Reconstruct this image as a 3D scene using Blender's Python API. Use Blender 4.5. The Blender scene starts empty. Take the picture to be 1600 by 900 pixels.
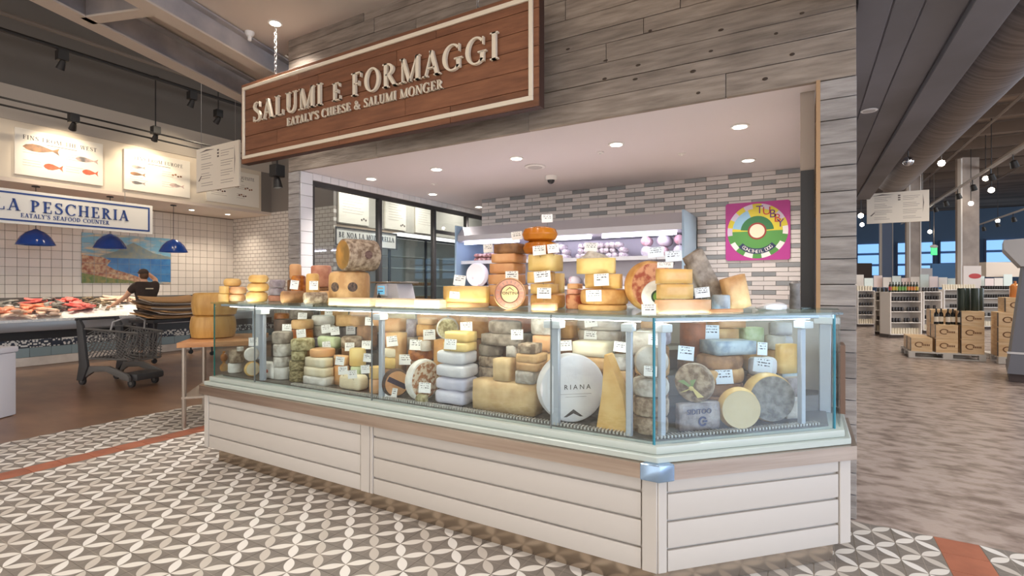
import bpy, bmesh, math, random
from mathutils import Vector, Matrix, noise
random.seed(7)
S = bpy.context.scene
COL = S.collection
PI = math.pi

# ------------------------------------------------------------------ camera
F, CX, HY, EYE = 794.0, 800.0, 445.0, 1.45          # focal length in pixels of a 1600x900 frame
cam_d = bpy.data.cameras.new('camera')
cam_d.sensor_width = 36.0
cam_d.lens = F / 1600 * 36
cam_d.shift_y = -(450 - HY) / 1600
cam_d.clip_end = 300
cam = bpy.data.objects.new('camera', cam_d)
COL.objects.link(cam)
cam.location = (0, 0, EYE)
cam.rotation_euler = (PI / 2, 0, math.radians(30))
S.camera = cam

# ------------------------------------------------------------------ world, lights, exposure
S.view_settings.view_transform = 'Standard'
S.view_settings.look = 'None'
S.view_settings.gamma = 1
S.view_settings.use_curve_mapping = False
S.view_settings.exposure = 0.46
S.cycles.use_denoising = True
S.cycles.max_bounces = 6
S.cycles.transparent_max_bounces = 16
S.cycles.sample_clamp_indirect = 4
W = bpy.data.worlds.new('world')
S.world = W
W.use_nodes = True
W.node_tree.nodes['Background'].inputs[0].default_value = (1.0, 0.94, 0.875, 1)
W.node_tree.nodes['Background'].inputs[1].default_value = 1.55


def area_light(name, loc, target, size, power, col):
    d = bpy.data.lights.new(name, 'AREA')
    d.shape = 'RECTANGLE'
    d.size, d.size_y = size
    d.energy = power
    d.color = col
    o = bpy.data.objects.new(name, d)
    COL.objects.link(o)
    o.location = loc
    o.rotation_euler = (Vector(target) - Vector(loc)).to_track_quat('-Z', 'Y').to_euler()
    return o


# daylight from the shop's glazed side, to the right of the picture
area_light('window_daylight', (7.5, 1.0, 2.4), (0, 3.0, 1.0), (6, 3.2), 230, (0.38, 0.62, 1.0))
area_light('shop_daylight', (14, 19, 4.5), (3, 15, 0.5), (12, 4), 500, (0.72, 0.85, 1.0))


def spot(name, loc, target, power, angle=80, col=(1, .86, .70), blend=.7, r=.04):
    d = bpy.data.lights.new(name, 'SPOT')
    d.energy = power
    d.spot_size = math.radians(angle)
    d.spot_blend = blend
    d.color = col
    d.shadow_soft_size = r
    o = bpy.data.objects.new(name, d)
    COL.objects.link(o)
    o.location = loc
    o.rotation_euler = (Vector(target) - Vector(loc)).to_track_quat('-Z', 'Y').to_euler()
    return o


# ------------------------------------------------------------------ measuring helpers
def ray(px):
    t = (px - CX) / F
    return -.5 + .8660254 * t, .8660254 + .5 * t


def at(px, py, Y):
    rx, ry = ray(px)
    d = Y / ry
    return Vector((rx * d, Y, EYE + (HY - py) / F * d))


def atX(px, py, X):
    rx, ry = ray(px)
    d = X / rx
    return Vector((X, ry * d, EYE + (HY - py) / F * d))


def atz(px, py, z):
    rx, ry = ray(px)
    d = F * (z - EYE) / (HY - py)
    return Vector((rx * d, ry * d, z))


def atd(px, py, d):
    rx, ry = ray(px)
    return Vector((rx * d, ry * d, EYE + (HY - py) / F * d))


# ------------------------------------------------------------------ materials
def lin(c):
    r = []
    for v in c[:3]:
        v = v / 255.0
        r.append(v / 12.92 if v <= .04045 else ((v + .055) / 1.055) ** 2.4)
    return (*r, 1.0)


MATS = {}


def M(name, col, rough=.55, metal=0., col2=None, scale=6., lo=.35, hi=.65, stretch=(1, 1, 1), bump=0., bscale=None,
      rnd=0., emit=0., spec=.5, detail=4.):
    if name in MATS:
        return MATS[name]
    m = bpy.data.materials.new(name)
    m.use_nodes = True
    nt = m.node_tree
    N, L = nt.nodes, nt.links
    b = N['Principled BSDF']
    b.inputs['Base Color'].default_value = lin(col)
    b.inputs['Roughness'].default_value = rough
    b.inputs['Metallic'].default_value = metal
    b.inputs['Specular IOR Level'].default_value = spec
    out = None
    tc = mp = None
    if col2 or bump:
        tc = N.new('ShaderNodeTexCoord')
        mp = N.new('ShaderNodeMapping')
        mp.inputs['Scale'].default_value = stretch
        L.new(tc.outputs['Object'], mp.inputs['Vector'])
        oi = N.new('ShaderNodeObjectInfo')
        vm = N.new('ShaderNodeVectorMath')
        vm.operation = 'MULTIPLY_ADD'
        vm.inputs[1].default_value = (37, 23, 17)
        L.new(oi.outputs['Random'], vm.inputs[0])
        L.new(mp.outputs[0], vm.inputs[2])
    if col2:
        n = N.new('ShaderNodeTexNoise')
        n.inputs['Scale'].default_value = scale
        n.inputs['Detail'].default_value = detail
        L.new(vm.outputs[0], n.inputs['Vector'])
        r = N.new('ShaderNodeValToRGB')
        r.color_ramp.elements[0].position = lo
        r.color_ramp.elements[1].position = hi
        r.color_ramp.elements[0].color = lin(col)
        r.color_ramp.elements[1].color = lin(col2)
        L.new(n.outputs[0], r.inputs[0])
        out = r.outputs[0]
    if rnd:
        h = N.new('ShaderNodeHueSaturation')
        o2 = N.new('ShaderNodeObjectInfo')
        mr = N.new('ShaderNodeMapRange')
        mr.inputs[3].default_value = 1 - rnd
        mr.inputs[4].default_value = 1 + rnd
        L.new(o2.outputs['Random'], mr.inputs[0])
        L.new(mr.outputs[0], h.inputs['Value'])
        if out:
            L.new(out, h.inputs['Color'])
        else:
            h.inputs['Color'].default_value = lin(col)
        out = h.outputs[0]
    if out:
        L.new(out, b.inputs['Base Color'])
    if bump:
        n2 = N.new('ShaderNodeTexNoise')
        n2.inputs['Scale'].default_value = bscale or scale * 2
        n2.inputs['Detail'].default_value = 3
        L.new(vm.outputs[0], n2.inputs['Vector'])
        bp = N.new('ShaderNodeBump')
        bp.inputs['Strength'].default_value = bump
        bp.inputs['Distance'].default_value = .02
        L.new(n2.outputs[0], bp.inputs['Height'])
        L.new(bp.outputs[0], b.inputs['Normal'])
    if emit:
        b.inputs['Emission Color'].default_value = lin(col)
        b.inputs['Emission Strength'].default_value = emit
    MATS[name] = m
    return m


def glass_mat(name, tint=(244, 249, 250), refl=.05, edge=.75):
    m = bpy.data.materials.new(name)
    m.use_nodes = True
    nt = m.node_tree
    N, L = nt.nodes, nt.links
    for n in list(N):
        if n.type != 'OUTPUT_MATERIAL':
            N.remove(n)
    out = N['Material Output']
    tr = N.new('ShaderNodeBsdfTransparent')
    tr.inputs[0].default_value = lin(tint)
    gl = N.new('ShaderNodeBsdfGlossy')
    gl.inputs['Roughness'].default_value = .015
    lw = N.new('ShaderNodeLayerWeight')
    lw.inputs[0].default_value = .5
    p = N.new('ShaderNodeMath')
    p.operation = 'POWER'
    p.inputs[1].default_value = 4
    L.new(lw.outputs['Facing'], p.inputs[0])
    ma = N.new('ShaderNodeMath')
    ma.operation = 'MULTIPLY_ADD'
    ma.inputs[1].default_value = edge
    ma.inputs[2].default_value = refl
    L.new(p.outputs[0], ma.inputs[0])
    mx = N.new('ShaderNodeMixShader')
    L.new(ma.outputs[0], mx.inputs[0])
    L.new(tr.outputs[0], mx.inputs[1])
    L.new(gl.outputs[0], mx.inputs[2])
    L.new(mx.outputs[0], out.inputs[0])
    MATS[name] = m
    return m


GLASS = glass_mat('clear_glass')
GLASS_TOP = glass_mat('top_glass', (236, 247, 245), .04, .5)
FILM = glass_mat('plastic_film', (232, 236, 240), .12, .5)
EDGE = M('glass_edge', (40, 112, 104), .15)
EDGE_B = M('glass_edge_blue', (50, 130, 150), .15)


# ------------------------------------------------------------------ mesh builder
class MB:
    def __init__(s):
        s.v, s.f, s.m = [], [], []

    def add(s, vs, fs, mi=0):
        o = len(s.v)
        s.v += [tuple(p) for p in vs]
        for f in fs:
            s.f.append([i + o for i in f])
            s.m.append(mi)
        return s

    def box(s, x0, x1, y0, y1, z0, z1, mi=0, T=None):
        vs = [Vector((x, y, z)) for z in (z0, z1) for y in (y0, y1) for x in (x0, x1)]
        if T is not None:
            vs = [T @ p for p in vs]
        return s.add(vs, [(0, 2, 3, 1), (4, 5, 7, 6), (0, 1, 5, 4), (2, 6, 7, 3), (0, 4, 6, 2), (1, 3, 7, 5)], mi)

    def prism(s, poly, z0, z1, mi=0, side=None, T=None):
        n = len(poly)
        vs = [Vector((p[0], p[1], z0)) for p in poly] + [Vector((p[0], p[1], z1)) for p in poly]
        if T is not None:
            vs = [T @ p for p in vs]
        o = len(s.v)
        s.v += [tuple(p) for p in vs]
        s.f.append([o + i for i in reversed(range(n))]); s.m.append(mi)
        s.f.append([o + n + i for i in range(n)]); s.m.append(mi)
        for i in range(n):
            j = (i + 1) % n
            s.f.append([o + i, o + j, o + n + j, o + n + i]); s.m.append(mi if side is None else side)
        return s

    def lathe(s, prof, n=28, T=None, sx=1, sy=1, mi=0, mfun=None):
        vs = []
        for r, z in prof:
            for i in range(n):
                a = 2 * PI * i / n
                vs.append(Vector((r * math.cos(a) * sx, r * math.sin(a) * sy, z)))
        if T is not None:
            vs = [T @ p for p in vs]
        o = len(s.v)
        s.v += [tuple(p) for p in vs]
        k = len(prof)
        for j in range(k - 1):
            for i in range(n):
                i2 = (i + 1) % n
                s.f.append([o + j * n + i, o + j * n + i2, o + (j + 1) * n + i2, o + (j + 1) * n + i])
                s.m.append(mfun(j) if mfun else mi)
        s.f.append([o + i for i in reversed(range(n))]); s.m.append(mfun(0) if mfun else mi)
        s.f.append([o + (k - 1) * n + i for i in range(n)]); s.m.append(mfun(k - 2) if mfun else mi)
        return s

    def cyl(s, p0, p1, r0, r1=None, n=12, mi=0):
        p0, p1 = Vector(p0), Vector(p1)
        r1 = r0 if r1 is None else r1
        q = (p1 - p0).to_track_quat('Z', 'Y').to_matrix().to_4x4()
        T = Matrix.Translation(p0) @ q
        return s.lathe([(r0, 0), (r1, (p1 - p0).length)], n, T, mi=mi)

    def tube(s, pts, r, n=8, mi=0, closed=False):
        pts = [Vector(p) for p in pts]
        rs = r if isinstance(r, (list, tuple)) else [r] * len(pts)
        o = len(s.v)
        k = len(pts)
        up = Vector((0, 0, 1))
        for i, p in enumerate(pts):
            a = pts[(i - 1) % k] if (closed or i > 0) else p
            b = pts[(i + 1) % k] if (closed or i < k - 1) else p
            t = (b - a).normalized()
            u = t.cross(up)
            if u.length < 1e-3:
                u = t.cross(Vector((0, 1, 0)))
            u.normalize()
            w = u.cross(t)
            for j in range(n):
                an = 2 * PI * j / n
                s.v.append(tuple(p + (u * math.cos(an) + w * math.sin(an)) * rs[i]))
        for i in range(k if closed else k - 1):
            i2 = (i + 1) % k
            for j in range(n):
                j2 = (j + 1) % n
                s.f.append([o + i * n + j, o + i * n + j2, o + i2 * n + j2, o + i2 * n + j]); s.m.append(mi)
        if not closed:
            s.f.append([o + j for j in reversed(range(n))]); s.m.append(mi)
            s.f.append([o + (k - 1) * n + j for j in range(n)]); s.m.append(mi)
        return s

    def ball(s, c, r, n=14, k=9, T=None, mi=0):
        c = Vector(c)
        rx, ry, rz = (r, r, r) if isinstance(r, (int, float)) else r
        prof = [(max(math.sin(PI * j / k), .02), -math.cos(PI * j / k)) for j in range(k + 1)]
        vs = []
        TT = Matrix.Translation(c) @ (T if T is not None else Matrix()) @ Matrix.Diagonal((rx, ry, rz, 1))
        return s.lathe(prof, n, TT, mi=mi)

    def grid(s, nx, ny, fn, mi=0):
        o = len(s.v)
        for j in range(ny + 1):
            for i in range(nx + 1):
                s.v.append(tuple(fn(i / nx, j / ny)))
        for j in range(ny):
            for i in range(nx):
                a = o + j * (nx + 1) + i
                s.f.append([a, a + 1, a + nx + 2, a + nx + 1]); s.m.append(mi)
        return s

    def mesh(s, name, mats, bevel=0, smooth=True, seg=2, angle=38, recalc=True):
        me = bpy.data.meshes.new(name)
        me.from_pydata(s.v, [], s.f)
        for m in (mats if isinstance(mats, (list, tuple)) else [mats]):
            me.materials.append(m)
        me.polygons.foreach_set('material_index', s.m)
        if bevel or recalc:
            bm = bmesh.new()
            bm.from_mesh(me)
            if bevel:
                es = [e for e in bm.edges if len(e.link_faces) == 2 and e.calc_face_angle(0) > .5]
                bmesh.ops.bevel(bm, geom=es, offset=bevel, segments=seg, profile=.6, affect='EDGES', clamp_overlap=True)
            bmesh.ops.recalc_face_normals(bm, faces=bm.faces)
            bm.to_mesh(me)
            bm.free()
        if smooth:
            me.polygons.foreach_set('use_smooth', [True] * len(me.polygons))
            me.set_sharp_from_angle(angle=math.radians(angle))
        me.update()
        return me

    def build(s, name, mats, parent=None, loc=(0, 0, 0), rot=(0, 0, 0), **k):
        return link(name, s.mesh(name, mats, **k), parent, loc, rot)


def link(name, me, parent=None, loc=(0, 0, 0), rot=(0, 0, 0)):
    o = bpy.data.objects.new(name, me)
    COL.objects.link(o)
    o.location = loc
    o.rotation_euler = rot
    if parent:
        o.parent = parent
    return o


def tag(o, label=None, cat=None, group=None, kind=None):
    if label: o['label'] = label
    if cat: o['category'] = cat
    if group: o['group'] = group
    if kind: o['kind'] = kind
    return o


def thing(name, label, cat, loc=(0, 0, 0), rotz=0, group=None):
    o = bpy.data.objects.new(name, None)
    o.empty_display_size = .05
    COL.objects.link(o)
    o.location = loc
    o.rotation_euler = (0, 0, rotz)
    return tag(o, label, cat, group)


ORDW = ('first second third fourth fifth sixth seventh eighth ninth tenth eleventh twelfth thirteenth fourteenth fifteenth sixteenth seventeenth eighteenth nineteenth twentieth '
        'twenty-first twenty-second twenty-third twenty-fourth twenty-fifth twenty-sixth').split()


def struct(o):
    o['kind'] = 'structure'
    return o


def copy_tree(o, parent=None):
    c = o.copy()
    COL.objects.link(c)
    c.parent = parent
    for ch in list(o.children):
        copy_tree(ch, c)
    return c


# ------------------------------------------------------------------ lettering (a small serif alphabet built from strokes)
ST, TH, SF = .15, .055, .05


def _r(x0, y0, x1, y1): return [(x0, y0), (x1, y0), (x1, y1), (x0, y1)]
def _d(xa, ya, xb, yb, w): return [(xa - w / 2, ya), (xa + w / 2, ya), (xb + w / 2, yb), (xb - w / 2, yb)]
def _s(x, top=0, w=.3): return _r(x - w / 2, 1 - SF, x + w / 2, 1) if top else _r(x - w / 2, 0, x + w / 2, SF)


def _ring(cx, cy, rx, ry, a0, a1, wx=ST, wy=TH, n=14):
    out = []
    for i in range(n):
        q = []
        for a, o in ((a0 + (a1 - a0) * i / n, 0), (a0 + (a1 - a0) * (i + 1) / n, 0), (a0 + (a1 - a0) * (i + 1) / n, 1), (a0 + (a1 - a0) * i / n, 1)):
            a = math.radians(a)
            q.append((cx + (rx - wx * o) * math.cos(a), cy + (ry - wy * o) * math.sin(a)))
        out.append(q)
    return out


def _path(pts):
    out = []
    ed = []
    for i, (x, y, w) in enumerate(pts):
        a = pts[max(i - 1, 0)]; b = pts[min(i + 1, len(pts) - 1)]
        dx, dy = b[0] - a[0], b[1] - a[1]
        l = math.hypot(dx, dy) or 1
        ed.append(((x - dy / l * w / 2, y + dx / l * w / 2), (x + dy / l * w / 2, y - dx / l * w / 2)))
    for i in range(len(ed) - 1):
        out.append([ed[i][0], ed[i][1], ed[i + 1][1], ed[i + 1][0]])
    return out


def _stem(x, w=ST, a=0, b=1): return _r(x - w / 2, a, x + w / 2, b)


GLY = {
    'I': ([_stem(.18), _s(.18), _s(.18, 1)], .36),
    'L': ([_stem(.18), _s(.18, 1), _r(.03, 0, .58, TH), _r(.54, 0, .59, .26)], .64),
    'E': ([_stem(.18), _r(.03, 1 - TH, .56, 1), _r(.52, .76, .56, 1), _r(.18, .48, .44, .53), _r(.42, .4, .46, .61), _r(.03, 0, .6, TH), _r(.56, 0, .6, .26)], .66),
    'F': ([_stem(.18), _s(.18), _r(.03, 1 - TH, .56, 1), _r(.52, .76, .56, 1), _r(.18, .48, .44, .53), _r(.42, .4, .46, .61)], .62),
    'T': ([_stem(.33), _s(.33), _r(.02, 1 - TH, .64, 1), _r(.02, .74, .06, 1), _r(.6, .74, .64, 1)], .67),
    'H': ([_stem(.18), _stem(.66), _s(.18), _s(.66), _s(.18, 1), _s(.66, 1), _r(.18, .48, .66, .53)], .84),
    'N': ([_stem(.16, .06), _stem(.7, .06), _d(.7, 0, .16, 1, .17), _s(.13, 1, .24), _s(.16), _s(.7, 1)], .84),
    'M': ([_stem(.15, .06), _stem(.86), _d(.49, 0, .17, 1, .16), _d(.49, 0, .84, 1, .06), _s(.15), _s(.86), _s(.13, 1, .2), _s(.88, 1, .2)], 1.02),
    'A': ([_d(.1, 0, .38, 1, .06), _d(.64, 0, .37, 1, .16), _r(.2, .3, .54, .35), _s(.1, 0, .24), _s(.64, 0, .3)], .76),
    'W': ([_d(.3, 0, .08, 1, .15), _d(.3, 0, .5, 1, .06), _d(.72, 0, .5, 1, .15), _d(.72, 0, .93, 1, .06), _s(.08, 1), _s(.5, 1), _s(.93, 1, .22)], 1.02),
    'V': ([_d(.36, 0, .1, 1, .16), _d(.36, 0, .62, 1, .06), _s(.1, 1), _s(.62, 1, .24)], .72),
    'Y': ([_d(.36, .45, .1, 1, .15), _d(.36, .45, .62, 1, .06), _stem(.36, ST, 0, .5), _s(.36), _s(.1, 1), _s(.62, 1, .22)], .72),
    'X': ([_d(.6, 0, .12, 1, .16), _d(.1, 0, .6, 1, .06), _s(.12, 1), _s(.6, 1, .24), _s(.1, 0, .24), _s(.6)], .72),
    'U': ([_stem(.18, ST, .3, 1), _stem(.63, .06, .3, 1), *_ring(.385, .33, .28, .35, 180, 360, .1, .09), _s(.18, 1), _s(.63, 1, .24)], .78),
    'O': ([*_ring(.42, .5, .4, .52, 0, 360, .15, .06, 28)], .84),
    'Q': ([*_ring(.42, .5, .4, .52, 0, 360, .15, .06, 28), _d(.75, -.2, .42, .05, .16)], .84),
    'C': ([*_ring(.44, .5, .42, .52, 42, 318, .15, .06, 22), _r(.71, .68, .75, .97)], .78),
    'G': ([*_ring(.44, .5, .42, .52, 42, 318, .15, .06, 22), _r(.71, .68, .75, .97), _r(.62, .06, .77, .42), _r(.52, .4, .86, .45)], .88),
    'D': ([_stem(.18), *_ring(.24, .5, .5, .5, -90, 90, .15, .055, 18), _r(.03, 1 - TH, .26, 1), _r(.03, 0, .26, TH)], .8),
    'S': ([*_path([(.5, .8, .04), (.46, .92, .05), (.31, .975, .055), (.16, .92, .09), (.1, .78, .13), (.16, .66, .15), (.3, .55, .16), (.44, .44, .16), (.51, .29, .14), (.49, .15, .11), (.4, .06, .07), (.27, .025, .055), (.12, .09, .05), (.07, .2, .04)]), _r(.48, .72, .52, .98), _r(.05, .02, .09, .28)], .6),
    'R': ([_stem(.18), _s(.18), *_ring(.22, .745, .36, .255, -90, 90, .15, .055), _r(.03, 1 - TH, .24, 1), _r(.18, .49, .24, .545), _d(.64, 0, .32, .52, .16), _s(.66, 0, .24)], .76),
    'P': ([_stem(.18), _s(.18), *_ring(.22, .73, .36, .27, -90, 90, .15, .055), _r(.03, 1 - TH, .24, 1), _r(.18, .46, .24, .515)], .66),
    'B': ([_stem(.18), *_ring(.22, .755, .32, .245, -90, 90, .15, .055), *_ring(.22, .27, .38, .27, -90, 90, .15, .055), _r(.03, 1 - TH, .24, 1), _r(.18, .49, .26, .545), _r(.03, 0, .24, TH)], .7),
    'Z': ([_r(.06, 1 - TH, .58, 1), _r(.04, 0, .6, TH), _d(.13, 0, .5, 1, .16), _r(.06, .76, .1, 1), _r(.56, 0, .6, .26)], .66),
    '&': ([*_path([(.78, .5, .05), (.62, .18, .06), (.4, .03, .07), (.2, .06, .1), (.1, .22, .13), (.18, .4, .11), (.38, .55, .07), (.5, .72, .09), (.46, .9, .08), (.34, .97, .055), (.22, .88, .08), (.22, .72, .1), (.34, .5, .13), (.55, .24, .15), (.75, .03, .14), (.86, .04, .05)])], .92),
    "'": ([_r(.06, .7, .15, 1)], .22),
    ' ': ([], .38),
}


def glyph_mesh(mb, polys, sc, sx, x0, z0, depth, y0=0.0):
    for p in polys:
        n = len(p)
        vs = [(x0 + a * sc * sx, y0, z0 + b * sc) for a, b in p] + [(x0 + a * sc * sx, y0 - depth, z0 + b * sc) for a, b in p]
        fs = [tuple(range(n)), tuple(range(2 * n - 1, n - 1, -1))] + [(i, n + i, n + (i + 1) % n, (i + 1) % n) for i in range(n)]
        mb.add(vs, fs)


def serif_text(txt, cap, width, parent, loc, mat, depth=.01, rot=(0, 0, 0), track=.06, join=False, scales={}):
    """letters in the local XZ plane, front towards -Y, starting at x=0"""
    tot = sum((GLY[c][1] + track) * scales.get(i, 1) for i, c in enumerate(txt)) - track
    sx = width / (tot * cap)
    x = 0
    mb = MB()
    R = Matrix.Rotation(rot[2], 4, 'Z')
    for i, c in enumerate(txt):
        polys, adv = GLY[c]
        k = scales.get(i, 1)
        if polys:
            if not join:
                mb = MB()
                glyph_mesh(mb, polys, cap * k, sx, 0, 0, depth)
                mb.build('letter', mat, parent, Vector(loc) + R @ Vector((x * cap * sx, 0, 0)), rot, smooth=False)
            else:
                glyph_mesh(mb, polys, cap * k, sx, x * cap * sx, 0, depth)
        x += (adv + track) * k
    if join:
        return mb.build('lettering', mat, parent, loc, rot, smooth=False)


def sans_text(txt, size, parent, loc, mat, rot=(PI / 2, 0, 0), extrude=.001, align='CENTER', name='lettering'):
    cu = bpy.data.curves.new('t', 'FONT')
    cu.body = txt
    cu.size = size
    cu.extrude = extrude
    cu.align_x = align
    cu.resolution_u = 3
    o = bpy.data.objects.new('t', cu)
    COL.objects.link(o)
    dg = bpy.context.evaluated_depsgraph_get()
    me = bpy.data.meshes.new_from_object(o.evaluated_get(dg))
    bpy.data.objects.remove(o)
    me.materials.clear()
    me.materials.append(mat)
    return link(name, me, parent, loc, rot)

# ================================================================== THE SETTING
def nd(nt, op, a, b=None, c=None):
    n = nt.nodes.new('ShaderNodeMath')
    n.operation = op
    for i, v in enumerate((a, b, c)):
        if v is None:
            continue
        if isinstance(v, (int, float)):
            n.inputs[i].default_value = v
        else:
            nt.links.new(v, n.inputs[i])
    return n.outputs[0]


def mixc(nt, fac, a, b):
    n = nt.nodes.new('ShaderNodeMix')
    n.data_type = 'RGBA'
    nt.links.new(fac, n.inputs[0])
    for i, v in ((6, a), (7, b)):
        if isinstance(v, tuple):
            n.inputs[i].default_value = v
        else:
            nt.links.new(v, n.inputs[i])
    return n.outputs[2]


def tile_mat(name, cA, cB, ground=(134, 127, 120)):
    """encaustic cement tile: four petals on the diagonals, thin cross lines"""
    m = bpy.data.materials.new(name)
    m.use_nodes = True
    nt = m.node_tree
    b = nt.nodes['Principled BSDF']
    b.inputs['Roughness'].default_value = .42
    uv = nt.nodes.new('ShaderNodeUVMap')
    sp = nt.nodes.new('ShaderNodeSeparateXYZ')
    nt.links.new(uv.outputs[0], sp.inputs[0])
    x, y = sp.outputs[0], sp.outputs[1]
    a = nd(nt, 'ABSOLUTE', nd(nt, 'MULTIPLY', nd(nt, 'ADD', x, y), .70711))
    c = nd(nt, 'ABSOLUTE', nd(nt, 'MULTIPLY', nd(nt, 'SUBTRACT', x, y), .70711))

    def petal(p, q):
        u = nd(nt, 'DIVIDE', nd(nt, 'SUBTRACT', p, .35355), .345)
        w = nd(nt, 'MULTIPLY', nd(nt, 'SUBTRACT', 1.0, nd(nt, 'MULTIPLY', u, u)), .13)
        return nd(nt, 'MULTIPLY', nd(nt, 'SUBTRACT', w, q), 160)

    def clampv(v):
        n = nt.nodes.new('ShaderNodeClamp')
        nt.links.new(v, n.inputs[0])
        return n.outputs[0]
    ax, ay = nd(nt, 'ABSOLUTE', x), nd(nt, 'ABSOLUTE', y)
    ln = clampv(nd(nt, 'MULTIPLY', nd(nt, 'SUBTRACT', .006, nd(nt, 'MINIMUM', ax, ay)), 400))
    tc = nt.nodes.new('ShaderNodeTexCoord')
    no = nt.nodes.new('ShaderNodeTexNoise')
    no.inputs['Scale'].default_value = 9
    nt.links.new(tc.outputs['Object'], no.inputs['Vector'])
    g1 = mixc(nt, no.outputs[0], lin(ground), lin([v * .86 for v in ground]))
    oi = nt.nodes.new('ShaderNodeObjectInfo')
    g0 = mixc(nt, nd(nt, 'MULTIPLY', oi.outputs['Random'], .35), g1, lin((152, 144, 136)))
    g = mixc(nt, ln, g0, lin((168, 158, 146)))
    g = mixc(nt, clampv(petal(a, c)), g, lin(cB))
    g = mixc(nt, clampv(petal(c, a)), g, lin(cA))
    nt.links.new(g, b.inputs['Base Color'])
    return m


TILE_A = tile_mat('tile_white_petals', (232, 229, 224), (228, 224, 217))
TILE_B = tile_mat('tile_beige_petals', (200, 193, 184), (222, 217, 209))
TERRA = M('terracotta_tile', (172, 106, 80), .5, col2=(150, 90, 68), scale=5, rnd=.08)
GROUT = M('floor_grout', (176, 166, 154), .9)
CONC_L = M('brown_concrete', (142, 108, 82), .3, col2=(104, 76, 58), scale=1.6, lo=.3, hi=.72, stretch=(1, 2.2, 1), bump=.03, detail=7)
CONC_R = M('grey_concrete', (132, 116, 107), .22, col2=(186, 170, 161), scale=4.5, lo=.33, hi=.56, stretch=(1.3, 2.0, 1), bump=.15, bscale=26, detail=14)

fl = struct(MB().box(-40, -5.0, -12, 40, -.1, -.006).build('floor_left', CONC_L, smooth=False))
fr = struct(MB().box(-5.0, 40, -12, 60, -.1, -.006).build('floor_right', CONC_R, smooth=False))
floor = struct(MB().box(-6.163, 2.437, -.65, 3.75, -.0055, -.0015).build('floor', GROUT, smooth=False))


def tile_mesh(name, mat, cells, w=.0985):
    mb = MB()
    for cx, cy, mi in cells:
        mb.add([(cx - w, cy - w, -.0015), (cx + w, cy - w, -.0015), (cx + w, cy + w, -.0015), (cx - w, cy + w, -.0015),
                (cx - w, cy - w, .001), (cx + w, cy - w, .001), (cx + w, cy + w, .001), (cx - w, cy + w, .001)],
               [(4, 5, 6, 7), (0, 1, 5, 4), (1, 2, 6, 5), (2, 3, 7, 6), (3, 0, 4, 7)], mi)
    me = mb.mesh(name, mat, smooth=False, recalc=False)
    ul = me.uv_layers.new(name='UVMap')
    for p in me.polygons:
        cx, cy, mi = cells[p.index // 5]
        for li in p.loop_indices:
            v = me.vertices[me.loops[li].vertex_index].co
            ul.data[li].uv = ((v.x - cx) / .2, (v.y - cy) / .2)
    return me


CASE = [(-4.26, 2.345), (-.587, 2.345), (.2, 3.132), (.2, 3.72), (-4.26, 3.72)]
cells = []
for i in range(-32, 11):
    for j in range(0, 22):
        x, y = .137 + .2 * i, 3.65 - .2 * j
        mi = 2 if i in (-27, 2 + 1) else (i + j) % 2
        d = -.5 * x + .866 * y
        s = .866 * x + .5 * y
        vis = d > 1.9 and abs(s / max(d, .01)) < 1.12
        under = -4.15 < x < .1 and y > 2.5 and y - x > 3.1
        cells.append((d if vis and not under else 50 + d, x, y, mi))
cells.sort()
TM = [tile_mesh('tile', TILE_A, [(0, 0, 0)]), tile_mesh('tile', TILE_B, [(0, 0, 0)]), tile_mesh('tile', TERRA, [(0, 0, 0)])]
for d, x, y, mi in cells[:300]:
    link('tile', TM[mi], floor, (x, y, 0), (0, 0, 0))
rest = link('outer_tiles', tile_mesh('outer_tiles', [TILE_A, TILE_B, TERRA], [(x, y, mi) for d, x, y, mi in cells[300:]]), floor)
rest['kind'] = 'stuff'

# ---- weathered wood front of the stall
ZC = 2.753
YF = 3.80
WOOD = M('grey_barn_wood', (164, 151, 138), .8, col2=(110, 99, 89), scale=3.2, lo=.3, hi=.8, stretch=(1.1, 6, 9), bump=.25, bscale=14, rnd=.13, detail=9)
WOOD_V = M('grey_barn_wood_pier', (172, 166, 162), .8, col2=(118, 112, 108), scale=3.2, lo=.3, hi=.8, stretch=(1.4, 6, 10), bump=.25, bscale=14, rnd=.14, detail=9)
DARKGAP = M('dark_backing', (52, 46, 42), .9)
KNOT = M('wood_knot', (70, 58, 48), .9)
wf = struct(MB().box(-5.16, .274, YF + .023, YF + .16, ZC + .121, 5.0).build('wall_front', DARKGAP, smooth=False))
rng = random.Random(3)
z = ZC - .004
row = 0
while z < 4.9:
    h = [.165, .125, .14, .15, .12, .145][row % 6]
    xs = [-5.16]
    while xs[-1] < .274:
        xs.append(xs[-1] + rng.uniform(1.1, 2.3))
    xs[-1] = .274
    if len(xs) > 2 and xs[-1] - xs[-2] < .5:
        xs.pop(-2)
    for a, b in zip(xs, xs[1:]):
        dy = rng.uniform(0, .006)
        MB().box(-(b - a) / 2 + .002, (b - a) / 2 - .002, -.02, .022, 0, h - .004).build(
            'plank', WOOD, wf, ((a + b) / 2, YF + dy, z), bevel=.002, seg=1)
    z += h
    row += 1
for k in range(16):                                         # knots in the boards
    x, zz = rng.uniform(-1.7, .2), rng.uniform(2.8, 3.7)
    MB().ball((0, 0, 0), (rng.uniform(.012, .022), .004, rng.uniform(.007, .012)), 10, 6).build('knot', KNOT, wf, (x, YF - .019, zz))


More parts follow.
